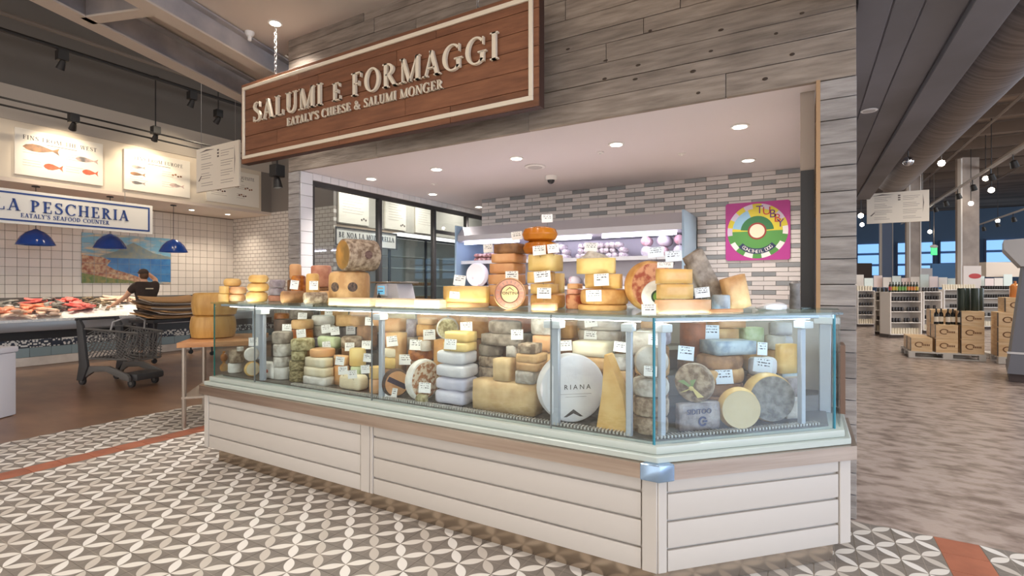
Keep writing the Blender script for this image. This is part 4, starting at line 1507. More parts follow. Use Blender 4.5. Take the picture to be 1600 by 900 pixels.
for px0, px1, yt, m_, lb in ((455, 500, 486, 'dark', 'dark cheese'), (500, 545, 484, 'tan', 'tan cheese'), (545, 596, 484, 'peach', 'peach cheese'), (600, 650, 488, 'cream', 'cream cheese'), (650, 700, 490, 'orange', 'orange cheese'),
                             (700, 752, 492, 'ochre', 'ochre cheese'), (752, 806, 494, 'pink', 'pinkish cheese'), (806, 862, 496, 'greyw', 'pale cheese'), (866, 925, 497, 'tan', 'tan cheese'), (925, 985, 498, 'greyw', 'grey cheese'), (985, 1040, 500, 'mott', 'mottled cheese')):
    stack('R3', 'in the rearmost row at about %s' % {455: 'the far left', 500: 'the tall white bricks', 545: 'the middle post left', 600: 'the middle post right', 650: 'the greenish wheel left', 700: 'the greenish wheel right', 752: 'the standing badge wheel', 806: 'the right post left', 866: 'the right post right', 925: 'the golden slice', 985: 'the case corner'}[px0],
          [('B', px0, px1, yt, m_, 'large ' + lb + ' block')])

# ---------------- angled right end of the case
stack('C0', 'below the ribbon tied wheel', [('P', 1059, 1127, 630, 'foil', 'foil wrapped blue cheese wedge with dark print', {'f': .96, 'dm': .15})])
fo = [o for o in bpy.data.objects if o.get('label', '').startswith('foil wrapped blue')][0]
fy = min(v.co.y for v in fo.data.vertices)
fh = max(v.co.z for v in fo.data.vertices)
NVY = M('foil_navy_print', (62, 66, 104), .4)
sans_text('SIDITOO', .036, fo, (-.01, fy - .001, fh * .62), NVY)
mb = MB()
for i in range(14):
    a, c_ = math.radians(35 + 290 * i / 14), math.radians(35 + 290 * (i + 1) / 14)
    mb.prism([(.016 * math.cos(a), .016 * math.sin(a)), (.025 * math.cos(a), .025 * math.sin(a)), (.025 * math.cos(c_), .025 * math.sin(c_)), (.016 * math.cos(c_), .016 * math.sin(c_))], 0, .002, T=Matrix.Translation((.01, fy, fh * .36)) @ TF)
mb.box(.01, .035, fy - .002, fy, fh * .36 - .004, fh * .36 + .005)
mb.build('printed_emblem', NVY, fo, smooth=False)
rb = stack('C0', 'above the foil wedge', [('D', 1058, 1112, 569, 'mott', 'speckled grey wheel tied with a green gold bow', {'th': .06, 'sgn': -1})], z0=EYE + (HY - 630) / F * ROWW['C0'] * KK(1090, 'C0')[1] + .001)[0]
stack('C0', 'leaning at the front right', [('D', 1118, 1188, 607, 'pface', 'round yellow rind wheel with pale face', {'rim': 'gold', 'th': .085, 'round': .5, 'rimw': .9, 'ang': .5, 'back': -.03})])
stack('C0', 'behind the yellow rind wheel', [('D', 1166, 1233, 585, 'gface', 'tall standing wheel with grey face and gold rind', {'rim': 'gold', 'rimw': .93, 'th': .1, 'ang': .6, 'back': .05})])
stack('C0', 'of grey bags at the far right', [('P', 1226, 1258, 622, 'plast', 'grey plastic bagged cheese', {'back': .06, 'f': .9, 'dm': .1}), ('P', 1228, 1256, 590, 'foil', 'crumpled grey bagged cheese', {'back': .06, 'f': .9, 'dm': .1})])
stack('C1', 'behind the wheels', [('W', 1088, 1166, 623, 'brown', 'brown wheel'), ('W', 1087, 1165, 602, 'brown', 'brown wheel'), ('W', 1086, 1166, 579, 'tan', 'tan brown wheel'), ('W', 1084, 1165, 557, 'brown', 'brown grey wheel'), ('B', 1092, 1183, 534, 'blueg', 'pale wrapped long block')])
stack('C1', 'above the grey faced wheel', [('W', 1165, 1222, 620, 'brown', 'brown wheel'), ('W', 1165, 1220, 590, 'tan', 'tan wheel'), ('P', 1165, 1218, 560, 'paper', 'white wrapped cheese')])
stack('C1', 'at the far right', [('B', 1218, 1258, 618, 'brown', 'brown block', {'f': .9}), ('B', 1220, 1256, 584, 'blueg', 'blue wrapped block', {'f': .9}), ('B', 1213, 1246, 538, 'gold', 'yellow cut cheese chunk', {'f': .8})])
stack('C2', 'under the top rail at the right', [('W', 1058, 1104, 560, 'brown', 'brown wheel'), ('W', 1062, 1104, 504, 'rust', 'dark rust brown ball like wheel')])
stack('C2', 'behind the pale wrapped block', [('W', 1098, 1155, 540, 'brown', 'brown wheel'), ('B', 1100, 1156, 514, 'tan', 'tan block'), ('B', 1104, 1166, 499, 'orange', 'orange slab')])
stack('C2', 'left of the white tin', [('B', 1150, 1198, 538, 'tan', 'tan block'), ('B', 1150, 1195, 512, 'pgreen', 'pale green block')])
stack('C2', 'near the right end', [('W', 1192, 1234, 548, 'tan', 'tan wheel'), ('W', 1194, 1230, 525, 'white', 'white tin shaped cheese'), ('B', 1200, 1250, 504, 'paper', 'white triangular pack')])

stack('C2', 'at the right end behind the yellow chunk', [('P', 1226, 1256, 560, 'plast', 'grey wrapped chunk', {'f': .9, 'dm': .1}), ('P', 1222, 1254, 526, 'paper', 'white wrapped pack', {'f': .9, 'dm': .1})])
# ================================================================== ON TOP OF THE CASE
GT = 'cheeses on top of the case'
stack('T0', 'left column at the case left end', [('W', 341, 358, 459, 'gold', 'small golden wheel', {'back': -.07}), ('W', 342, 358, 447, 'gold', 'small golden wheel', {'back': -.07})], group=GT)
stack('T0', 'middle column at the case left end', [('W', 356, 384, 460, 'peach', 'pale golden wheel', {'round': .45}), ('W', 357, 386, 448, 'peach', 'pale golden wheel', {'round': .45}), ('W', 349, 377, 435, 'gold', 'pale golden wheel', {'round': .45})], group=GT)
stack('T0', 'right column of golden wheels', [('W', 384, 419, 456, 'gold', 'golden wheel', {'round': .45}), ('W', 386, 421, 442, 'gold', 'golden wheel', {'round': .45}), ('W', 388, 420, 429, 'gold', 'golden wheel', {'round': .45})], group=GT)
stack('T1', 'beside the golden wheels', [('W', 419, 444, 462, 'pink', 'pinkish flat round'), ('W', 420, 445, 450, 'lilac', 'purple grey wheel'), ('W', 421, 446, 437, 'lilac', 'purple grey wheel')], group=GT)
stack('T0', 'at the front left', [('L', 445, 469, 455, 'brown', 'brown bark covered log', {'len': .16, 'yaw': -.3})], group=GT)
stack('T0', 'right of the bark log', [('L', 480, 506, 457, 'mott', 'grey brown log', {'len': .16, 'yaw': -.3})], group=GT)
stack('T1', 'behind the logs', [('W', 498, 528, 455, 'tan', 'tan wheel')], group=GT)
stack('T2', 'against the left wooden pier', [('W', 449, 473, 437, 'brown', 'brown wheel'), ('W', 452, 471, 412, 'orange', 'tall tan loaf shaped cheese', {'round': .5})], group=GT)
stack('T1', 'holding a price card', [('W', 455, 478, 430, 'amber', 'amber cheese in clear wrap', {'round': .4})], group=GT)
stack('T1', 'next to the amber wrapped cheese', [('W', 478, 499, 427, 'gold', 'yellow waxed round cheese', {'round': .45})], group=GT)
stack('T2', 'behind the yellow waxed round', [('W', 486, 520, 449, 'brown', 'brown wheel'), ('W', 486, 518, 414, 'pink', 'pinkish tan drum')], group=GT)
d1 = stack('T1', 'carrying the giant log', [('W', 514, 578, 423, 'tan', 'big tan drum cheese with two black stamps', {'round': .3})], group=GT)[0]
zd = EYE + (HY - 423) / F * ROWW['T1'] * KK(546, 'T1')[1] + .001
d2 = stack('T1', 'lying on the stamped drum', [('L', 530, 574, 371, 'mott', 'giant rind covered cheese log with golden cut end', {'len': .27, 'yaw': -.27})], z0=zd, group=GT)[0]
stack('T1', 'left of the badge wheel', [('W', 690, 764, 473, 'peach', 'flat peach wheel', {'back': -.2}), ('B', 692, 766, 447, 'gold', 'fat golden cheese drum', {'dm': .2, 'f': .9, 'back': -.2})], group=GT)
t4 = stack('T0', 'at the counter front edge', [('D', 763, 830, 434, 'pink', 'large round pinkish wheel with a brown ringed badge', {'th': .07, 'rim': 'orange', 'rimw': .93})], group=GT)[0]
stack('T1', 'of orange blocks behind the badge wheel', [('B', 762, 826, 462, 'orange', 'orange block', {'back': .06}), ('B', 762, 826, 445, 'orange', 'orange block', {'back': .06}), ('B', 762, 822, 428, 'orange', 'orange block', {'back': .06}), ('B', 764, 822, 411, 'orange', 'orange block', {'back': .06}), ('B', 767, 823, 396, 'orange', 'orange block', {'back': .06}), ('B', 771, 827, 380, 'brown', 'tan block with grey rind', {'back': .06})], group=GT)
stack('T1', 'under the waxed wheels', [('W', 829, 883, 460, 'ochre', 'ochre wheel'), ('B', 828, 874, 443, 'gold', 'golden block'), ('B', 823, 868, 424, 'gold', 'golden block'), ('B', 824, 881, 396, 'yellow', 'pale yellow block with white film'), ('W', 817, 872, 375, 'wax', 'glossy amber waxed wheel', {'round': .45}), ('W', 816, 871, 352, 'wax', 'glossy amber waxed wheel', {'round': .45})], group=GT)
stack('T2', 'right of the golden blocks', [('B', 862, 884, 458, 'gold', 'narrow golden block', {'back': .08}), ('B', 864, 883, 427, 'gold', 'narrow golden block', {'back': .08})], group=GT)
stack('T0', 'right of the badge wheel', [('B', 830, 871, 474, 'peach', 'small peach coloured brick', {'f': .9, 'dm': .1})], group=GT)
stack('T1', 'left of the golden trio', [('W', 884, 912, 460, 'speck', 'reddish speckled wheel'), ('B', 885, 910, 452, 'pink', 'pink slab'), ('B', 886, 911, 443, 'orange', 'orange slab')], group=GT)
stack('T1', 'in the golden trio', [('W', 903, 979, 477, 'ochre', 'flat ochre wheel', {'back': -.1}), ('W', 907, 982, 452, 'ochre', 'thick ochre wheel', {'back': -.1}), ('B', 913, 974, 428, 'gold', 'golden block', {'back': -.05, 'f': .9}), ('B', 900, 962, 403, 'yellow', 'pale yellow block', {'back': -.05, 'f': .95}), ('G', 903, 946, 392, 'greyw', 'low grey wedge', {'th': .08, 'apex': .4})], group=GT)
stack('T1', 'right of the golden trio', [('D', 981, 1050, 407, 'speck', 'giant standing wheel with red speckled face', {'th': .1, 'rim': 'ochre', 'rimw': .9, 'back': .0})], group=GT)
t5 = stack('T0', 'in front of the speckled giant', [('D', 1001, 1056, 438, 'white', 'white wheel with round green emblem', {'th': .04, 'back': .1})], group=GT)[0]
stack('X0', 'at the counter corner', [('B', 1028, 1112, 468, 'peach', 'long pale block in white paper', {'f': .98, 'dm': .12}), ('B', 1031, 1084, 444, 'gold', 'golden brick', {'f': .98, 'dm': .12}), ('B', 1030, 1083, 420, 'gold', 'golden brick', {'f': .98, 'dm': .12})], group=GT)
stack('X1', 'behind the golden bricks', [('B', 1070, 1096, 462, 'char', 'dark rind block'), ('B', 1068, 1092, 414, 'grey', 'grey rind block')], group=GT)
stack('X0', 'beside the leaning slab', [('W', 1112, 1141, 461, 'blueg', 'blue grey tin round', {'back': .05})], group=GT)
o = stack('X0', 'leaning against the dark block', [('B', 1100, 1130, 392, 'grey', 'long grey rind slab', {'dm': .09, 'back': .2, 'f': .95})], group=GT)[0]
o.rotation_euler = (0, math.radians(-30), PI / 4)
o.location += Vector((.03, .03, .03))
o = stack('X0', 'standing at the counter right', [('B', 1140, 1176, 434, 'tan', 'pale orange cheese slab', {'dm': .09, 'back': .1, 'f': .95})], group=GT)[0]
o.rotation_euler = (0, math.radians(-14), PI / 4)
o.location.z += .012
o = stack('X0', 'at the counter front', [('B', 1110, 1162, 489, 'orange', 'thin orange slab', {'dm': .05, 'f': .98, 'back': -.01})], group=GT)[0]


# ---- labels and marks on particular cheeses
INKD = M('dark_ink', (58, 52, 50), .6)
BRST = M('brown_stamp', (112, 74, 60), .6)


def faced(o):
    return o['R'], o['th']


def flat_disc(o, r0, r1, mat, name, zoff=.0006, dx=0, dz=0, n=30, a0=0, a1=360):
    R, th = faced(o)
    mb = MB()
    Tm = Matrix.Translation((dx, -th - 0.0, R + dz)) @ Matrix.Rotation(PI / 2, 4, 'X')
    for i in range(n):
        q = []
        for rr, a in ((r0, i), (r1, i), (r1, i + 1), (r0, i + 1)):
            an = math.radians(a0 + (a1 - a0) * a / n)
            q.append((rr * math.cos(an), rr * math.sin(an)))
        if r0 == 0:
            q = q[1:3] + [(0, 0)]
        mb.prism(q, 0, .0012 + zoff, T=Tm)
    return mb.build(name, mat, o, smooth=False)


R, th = faced(t3)
CY = INKD
sans_text('R I A N A', R * .2, t3, (R * .12, -th - .0002, R * 1.0), INKD)
MB().box(-R * .45, R * .55, -th - .001, -th + .001, R * .86, R * .866).build('printed_rule', INKD, t3, smooth=False)
MB().box(-R * .25, R * .4, -th - .001, -th + .001, R * .78, R * .786).build('printed_rule', INKD, t3, smooth=False)
mb = MB()
for tri in ([(-.3, .2), (0, .42), (.0, .3), (-.2, .2)], [(0, .42), (.3, .2), (.2, .2), (0, .3)]):
    mb.prism([(a * R, b * R) for a, b in tri], 0, .0015, T=Matrix.Translation((0, -th + .0005, 0)) @ Matrix.Rotation(PI / 2, 4, 'X'))
mb.build('mountain_mark', INKD, t3, smooth=False)
R, th = faced(t4)
flat_disc(t4, R * .9, R * .93, BRST, 'ring_mark')
flat_disc(t4, 0, R * .54, M('badge_cream', (240, 210, 150), .5), 'badge', .0004)
flat_disc(t4, R * .52, R * .58, BRST, 'ring_mark', .001)
sans_text('FONTINA', R * .27, t4, (0, -th - .0022, R * .95), M('badge_ink', (84, 66, 48), .6))
mb = MB()
for tri in ([(-.26, 1.2), (0, 1.42), (.0, 1.36), (-.2, 1.2)], [(0, 1.42), (.26, 1.2), (.2, 1.2), (0, 1.36)]):
    mb.prism([(a * R, b * R) for a, b in tri], 0, .0024, T=Matrix.Translation((0, -th, 0)) @ Matrix.Rotation(PI / 2, 4, 'X'))
mb.build('mountain_mark', BRST, t4, smooth=False)
for k in range(18):
    flat_disc(t4, R * .66, R * .82, M('faint_stamp', (196, 150, 134), .6), 'stamp_letter', .0002, n=1, a0=k * 20, a1=k * 20 + 6)
R, th = faced(t5)
flat_disc(t5, 0, R * .42, M('emblem_green', (110, 150, 60), .5), 'emblem', .0004)
flat_disc(t5, R * .3, R * .42, M('emblem_dark', (40, 60, 40), .5), 'emblem_ring', .001)
R, th = faced(t1)
MB().box(-R * .75, R * .75, -th - .0012, -th + .003, R * .85, R * 1.2, T=Matrix.Translation((0, 0, R)) @ Matrix.Rotation(.5, 4, 'Y') @ Matrix.Translation((0, 0, -R))).build('black_label', M('black_label', (52, 40, 62), .4), t1, smooth=False)
mb = MB().ball((0, 0, 0), (.014, .003, .014))
dv = b.data
mb.build('red_dot', M('red_wax_dot', (188, 82, 52), .4), b, (0, min(v.co.y for v in dv.vertices) + .002, .06))
# black round stamps on the drum
for da in (-.75, .15):
    rad = max(v.co.x for v in d1.data.vertices)
    hgt = max(v.co.z for v in d1.data.vertices)
    aa = math.atan2(-d1.location.y, -d1.location.x) + da
    MB().lathe([(.037, -.008), (.037, .004)], 24, Matrix.Rotation(aa, 4, 'Z') @ Matrix.Translation((rad - .002, 0, hgt * .5)) @ Matrix.Rotation(PI / 2, 4, 'Y')).build('black_stamp', M('stamp_black', (64, 52, 46), .6, col2=(120, 96, 80), scale=50), d1)
# golden cut end and side stamp of the giant log
rr = max(v.co.z for v in d2.data.vertices) / 2
MB().lathe([(rr * .9, 0), (rr * .86, .004), (.004, .0045)], 30, Matrix.Translation((0, -.1345, rr)) @ Matrix.Rotation(PI / 2, 4, 'X')).build('cut_end', CM('cutend', (206, 150, 72), (140, 108, 58), 5, .5, .1, .4, .6), d2)
MB().lathe([(.032, 0), (.032, .004)], 24, Matrix.Translation((rr * .985, .02, rr)) @ Matrix.Rotation(PI / 2, 4, 'Y')).build('brown_stamp', M('stamp_brown', (92, 66, 56), .6, col2=(130, 100, 90), scale=50), d2)
# ribbon bow
R, th = faced(rb)
GRR, GOL = M('ribbon_green', (150, 176, 120), .4), M('ribbon_gold', (224, 208, 140), .4)
for sx, sz, mt in ((-.55, .32, GRR), (.1, .42, GRR), (-.45, -.28, GOL), (.5, -.42, GOL)):
    mb = MB()
    px_, pz_ = sx * R, sz * R
    mb.add([(0, -th - .006, R * .75), (px_ - .014, -th - .016, R * .75 + pz_), (px_ + .014, -th - .012, R * .75 + pz_ + .008), (.004, -th - .004, R * .75 + .006),
            (0, -th - .003, R * .75), (px_ - .014, -th - .013, R * .75 + pz_), (px_ + .014, -th - .009, R * .75 + pz_ + .008), (.004, -th - .001, R * .75 + .006)],
           [(0, 1, 2, 3), (7, 6, 5, 4), (0, 4, 5, 1), (1, 5, 6, 2), (2, 6, 7, 3), (3, 7, 4, 0)])
    mb.build('bow_tail', mt, rb, smooth=False)
MB().ball((0, -th - .008, R * .75), (.014, .008, .012)).build('bow_knot', GOL, rb)

# ================================================================== PRICE CARDS
PIN = M('card_pin', (120, 116, 112), .4, metal=.5)


def card(row, px, py, where, w=14, h=12, mat=None, back=-.012, yaw=0, tilt=-.12):
    wd = ROWW[row] + back
    k, im = KK(px, row)
    d = wd * im
    W_, H_ = w * d / F, h * d / F
    c = toworld(k * wd, wd, row)
    z = EYE + (HY - py) / F * d - H_ / 2
    vd = math.atan2(ray(px)[1], ray(px)[0]) - PI / 2
    o = MB().box(-W_ / 2, W_ / 2, -.001, .001, 0, H_).build('price_card', mat or CARD, None, (c.x, c.y, z), (tilt, random.uniform(-.12, .12), vd * .75 + yaw + random.uniform(-.15, .15)), smooth=False)
    MB().tube([(0, .001, H_ * .2), (0, .006, -.004), (0, .03, -.012)], .0012, 5).build('pin', PIN, o)
    tag(o, 'small white handwritten price card ' + where, 'price card', 'handwritten price cards')


for row, px, py, wh, *kw in (
    ('R0', 396, 534, 'between the double posts at left'), ('R2', 472, 495, 'above the smooth tan wheel'), ('R1', 448, 513, 'on the dark brown wheel'), ('R1', 471, 521, 'on the honeycomb wheel'),
    ('R2', 510, 514, 'on the grey wheel under the white tin'), ('R2', 524, 517, 'left of the charcoal block'), ('R2', 548, 516, 'on the charcoal block'), ('R1', 511, 540, 'on the yellow green cheese'),
    ('R1', 546, 542, 'above the brown grey wheels'), ('R1', 572, 539, 'left of the middle post'), ('R0', 530, 564, 'on the peach piece'), ('R0', 574, 559, 'on the small golden round'), ('R0', 571, 577, 'on the small peach round'),
    ('R0', 536, 579, 'left of two cards above the white pillow cheese'), ('R0', 551, 585, 'right of two cards above the white pillow cheese'), ('R2', 577, 502, 'on the tan slab by the middle post'), ('R3', 514, 488, 'just under the top rail at left'),
    ('R1', 614, 533, 'right of the middle post'), ('R1', 649, 539, 'left of the small grey round'), ('R2', 671, 523, 'left of the greenish wheel'), ('R1', 633, 562, 'above the nut coated round left side'), ('R0', 703, 538, 'on the yellow blocks'),
    ('R1', 729, 511, 'right of the greenish wheel'), ('R0', 645, 599, 'below the nut coated round left'), ('R0', 663, 606, 'below the nut coated round right'), ('R0', 610, 614, 'in front of the black banded round'),
    ('R1', 808, 523, 'on the long grey block'), ('R1', 884, 540, 'above the huge white wheel'), ('R2', 924, 503, 'upper of two on plastic wrapped wheels'), ('R2', 922, 525, 'lower of two on plastic wrapped wheels'),
    ('R1', 968, 542, 'at the right end of the cream slab'), ('R1', 1023, 531, 'above the clear wrapped round'), ('R0', 1016, 580, 'on the clear wrapped round')):
    big = px > 600
    card(row, px, py, wh, 20 if px > 880 else (19 if big else 14), 16 if big else 13, CARD_G if px == 548 else None, back=-.016 if row != 'R0' else -.03)
for row, px, py, wh, w_, h_ in (('C0', 1071, 552, 'behind the angled corner post', 24, 22), ('C2', 1112, 519, 'on the rust brown wheel', 22, 22), ('C1', 1133, 589, 'on the brown wheel stack', 25, 22), ('C1', 1191, 545, 'at the end of the pale wrapped block', 14, 20), ('C1', 1191, 571, 'on the white wrapped cheese', 27, 22)):
    card(row, px, py, wh, w_, h_, CARD_B)
for row, px, py, wh, w_, h_, bk_ in (('T1', 855, 341, 'on top of the upper waxed wheel', 17, 13, .1), ('T1', 808, 368, 'on the grey rind block left of waxed wheels', 17, 13, .1), ('T1', 843, 391, 'on the pale yellow film block left', 21, 15, -.02), ('T1', 865, 388, 'on the pale yellow film block right', 18, 14, -.02),
                                     ('T1', 763, 388, 'at the left of the grey rind block', 15, 13, .12), ('T1', 800, 432, 'on the orange blocks', 20, 17, .04), ('T1', 848, 432, 'stuck to the golden block as large white label', 26, 17, -.03), ('T1', 850, 458, 'on the lower golden block', 22, 17, -.03), ('T1', 710, 461, 'on the fat golden drum', 16, 11, -.22),
                                     ('T1', 940, 437, 'on the middle golden trio block', 23, 19, -.08), ('T1', 928, 462, 'on the thick ochre wheel', 24, 18, -.12), ('T1', 717, 438, 'standing above the fat golden drum', 19, 16, -.17), ('T1', 1025, 394, 'blue one above the speckled giant', 24, 16, .0),
                                     ('T1', 1053, 400, 'right one above the speckled giant', 25, 17, .02), ('T0', 1039, 414, 'on top of the upper golden brick', 24, 9, .1), ('X0', 1098, 457, 'right of the golden bricks', 22, 16, -.01), ('T0', 1014, 484, 'in front of the green emblem wheel', 22, 18, -.04),
                                     ('T1', 459, 445, 'on the amber wrapped cheese', 12, 14, -.01), ('T1', 490, 446, 'on the yellow waxed round', 13, 14, -.01), ('T1', 923, 386, 'above the low grey wedge', 20, 14, .1)):
    card(row, px, py, wh, w_, h_, CARD_B if px in (1025, 1098, 1053) else None, back=bk_)

# ================================================================== TRAYS, SCALE AND TOOLS ON THE CASE TOP
CRATE = M('pale_wood_crate', (240, 222, 190), .6, col2=(226, 200, 164), scale=5, stretch=(1, 4, 8))
for px0, px1, lb, mt in ((513, 580, 'pale wooden tray with red lettered packs right of the logs', CRATE), (586, 690, 'long pale wooden tray with tan papers beside the scale', CRATE)):
    w = ROWW['T0'] - .02
    a, b_ = KK(px0, 'T0')[0] * w, KK(px1, 'T0')[0] * (w + .02)
    tr = thing('wooden_tray', lb, 'tray', ((a + b_) / 2, w, ZT))
    L_ = (b_ - a) / 2
    MB().box(-L_, L_, 0, .16, 0.0005, .008).build('tray_base', CRATE, tr, smooth=False)
    MB().box(-L_, L_, 0, .01, .0081, .05).build('tray_front', mt, tr, bevel=.002, seg=1)
    MB().box(-L_, L_, .15, .16, .0081, .05).build('tray_back', mt, tr, bevel=.002, seg=1)
    for sx in (-L_, L_ - .01):
        MB().box(sx, sx + .01, .0101, .1499, .0081, .05).build('tray_side', mt, tr, bevel=.002, seg=1)
    if px0 > 550:
        MB().box(L_ - .2, L_ - .002, -.003, -.0002, .002, .048).build('front_notice', M('notice_white', (232, 232, 236), .5), tr, smooth=False)
    for k in range(3):
        x = (a + b_) / 2 - L_ + .06 + k * (2 * L_ - .12) / 2.2
        mb = subbox(.1 if px0 < 550 else .13, .09, .035, 6, 5, 3, .4)
        jitter(mb, .008, k + px0, 12)
        mb.v = [(p, q, max(z_, 0)) for p, q, z_ in mb.v]
        o = mb.build('paper_parcel', CH['orange' if px0 < 550 else 'peach'], None, (x, w + .08, ZT + .0095), (0, 0, .2 * k))
        tag(o, ('%s red lettered parcel in the tray by the logs' if px0 < 550 else '%s crumpled tan paper parcel in the tray by the scale') % ('left', 'middle', 'right')[k], 'parcel', 'parcels in the trays')
        if px0 < 550:
            MB().box(-.04, .04, -.046, -.03, .016, .026).build('red_lettering', M('red_letter', (196, 62, 46), .5), o, smooth=False)
# scale behind the trays
w = 3.16
p0 = KK(603, 'T1')[0] * w
scl = thing('counter_scale', 'grey white shop scale with lit blue screen behind the wooden trays', 'scale', (p0, w, ZT))
SCW = M('scale_plastic', (196, 192, 198), .4)
MB().prism([(-.16, 0), (.16, 0), (.115, .155), (-.115, .155)], 0, .2, T=Matrix(((1, 0, 0, 0), (0, 0, 1, 0), (0, 1, 0, .0005), (0, 0, 0, 1)))).build('housing', SCW, scl, bevel=.01)
MB().box(-.17, .17, -.01, .22, .157, .17).build('weighing_plate', M('plate_steel', (170, 164, 158), .3, metal=.8), scl, bevel=.003, seg=1)
MB().box(-.075, .025, -.03, -.001, .05, .145).build('display_bezel', M('bezel', (206, 202, 206), .4), scl, bevel=.004, seg=1)
MB().box(-.064, .014, -.033, -.0305, .064, .134).build('screen', M('blue_screen', (120, 190, 226), .3, emit=.5), scl, smooth=False)
MB().box(-.058, .0, -.0345, -.0335, .085, .092).build('screen_line', M('screen_dark', (60, 100, 140), .3), scl, smooth=False)
MB().box(-.055, .006, -.0345, -.0335, .106, .122).build('screen_line', M('screen_pale', (210, 232, 240), .3), scl, smooth=False)
# small dark bottle in front of the scale
o = MB().lathe([(.016, 0), (.017, .03), (.012, .05), (.005, .065), (.005, .08)], 14).build('pepper_bottle', M('black_bottle', (40, 36, 36), .3), None, (p0 - .02, w - .06, ZT + .0005))
tag(o, 'small black bottle standing in front of the scale', 'bottle')
# dark paper roll and crumpled paper near the right pier
pr = toworld(KK(1242, 'X0')[0] * 2.45, 2.45, 'X0')
o = MB().lathe([(.028, 0), (.03, .01), (.026, .12), (.03, .15), (.012, .165)], 12).build('wrap_dispenser', M('dark_grey_roll', (84, 78, 74), .5, col2=(130, 124, 120), scale=14), None, (pr.x, pr.y, ZT + .0005))
tag(o, 'dark grey upright wrapped roll at the right end of the counter', 'roll')
pr = toworld(KK(1205, 'X0')[0] * 2.4, 2.4, 'X0')
mb = subbox(.16, .08, .035, 9, 6, 4, .4)
jitter(mb, .016, 5, 18)
mb.v = [(a, c, max(z_, 0)) for a, c, z_ in mb.v]
o = mb.build('crumpled_paper', M('shiny_wrap', (206, 200, 198), .3), None, (pr.x, pr.y, ZT + .0005), (0, 0, PI / 4), smooth=False)
tag(o, 'crumpled sheet of pale wrap lying at the counter right end', 'paper')

# ================================================================== SEAFOOD COUNTER (far left)
RY = PI / 2                                            # signs on walls that face +X
PAPER = M('board_paper', (244, 236, 222), .6)
INK2 = M('soft_ink', (110, 100, 96), .7)
FISHM = {'brown': M('print_fish_brown', (176, 128, 92), .6, col2=(96, 84, 76), scale=7), 'grey': M('print_fish_grey', (110, 108, 108), .6, col2=(214, 186, 176), scale=6),
         'red': M('print_fish_red', (206, 84, 62), .6, col2=(226, 120, 88), scale=8), 'shell': M('print_shell', (168, 112, 70), .6, col2=(70, 58, 54), scale=12)}


def fish_poly(L, H):
    top = [(0, 0), (.08, .3), (.25, .5), (.45, .48), (.65, .28), (.8, .1), (.9, .3), (1, .55), (.95, 0)]
    return [(a * L, b * H) for a, b in top] + [(a * L, -b * H) for a, b in reversed(top[1:-1])]


def wall_board(px0, px1, z0, z1, label, title, fishes, tw=(.1, .8)):
    y0, y1 = atX(px0, 250, XB + .05).y, atX(px1, 250, XB + .05).y
    t = thing('menu_board', label, 'sign', (XB + .002, y0, z0), RY, 'illustrated boards over the seafood counter')
    W_, H_ = y1 - y0, z1 - z0
    MB().box(0, W_, -.048, 0, 0, H_).build('panel', PAPER, t, bevel=.003, seg=1)
    if title:
        serif_text(title, H_ * .09, W_ * (tw[1]), t, (W_ * tw[0], -.0482, H_ * .78), M('title_ink', (84, 76, 74), .7), .001, track=.1, join=True)
        MB().box(W_ * .33, W_ * .68, -.0492, -.0481, H_ * .72, H_ * .735).build('subtitle_rule', INK2, t, smooth=False)
    for fx, fz, L, m in fishes:
        mb = MB()
        if m == 'shell':
            for q in range(4):
                mb.ball((fx * W_ + q * .055, -.049, fz * H_ + .02 * math.sin(q * 2)), (.024, .002, .02), 8, 5)
        else:
            mb.prism([(a + fx * W_, b + fz * H_) for a, b in fish_poly(L * W_, L * W_ * (.26 if m != 'red' else .4))], .048, .0492, T=TF)
        mb.build('printed_fish', FISHM[m], t, smooth=False)
    for k in range(9):
        fz = .6 - .055 * k
        for fx in ((.08, .3), (.55, .24)) if k % 5 < 3 else ():
            MB().box(W_ * fx[0], W_ * (fx[0] + fx[1] * random.uniform(.6, 1)), -.0489, -.0481, H_ * fz, H_ * (fz + .012)).build('text_line', M('pale_ink', (196, 184, 172), .7), t, smooth=False)
    return t


wall_board(23, 161, 3.44, 4.28, 'white board with two red fish and two slim fish at far left', 'FINS FROM THE WEST', [(.08, .62, .4, 'brown'), (.66, .55, .28, 'grey'), (.3, .26, .22, 'red'), (.74, .27, .2, 'red')], (.08, .84))
wall_board(194, 297, 3.44, 4.28, 'middle white fish board with small fish pictures under a spotlight', 'FINS FROM EUROPE', [(.1, .6, .2, 'grey'), (.08, .42, .22, 'brown'), (.1, .2, .2, 'grey'), (.72, .55, .16, 'shell'), (.66, .28, .24, 'grey')], (.14, .74))
wall_board(323, 405, 3.44, 4.28, 'white board with shellfish pictures partly behind the hanging menu', 'EXQUISITE', [(.2, .35, .2, 'shell'), (.45, .55, .2, 'shell'), (.72, .52, .2, 'shell'), (.6, .3, .2, 'shell')], (.5, .4))


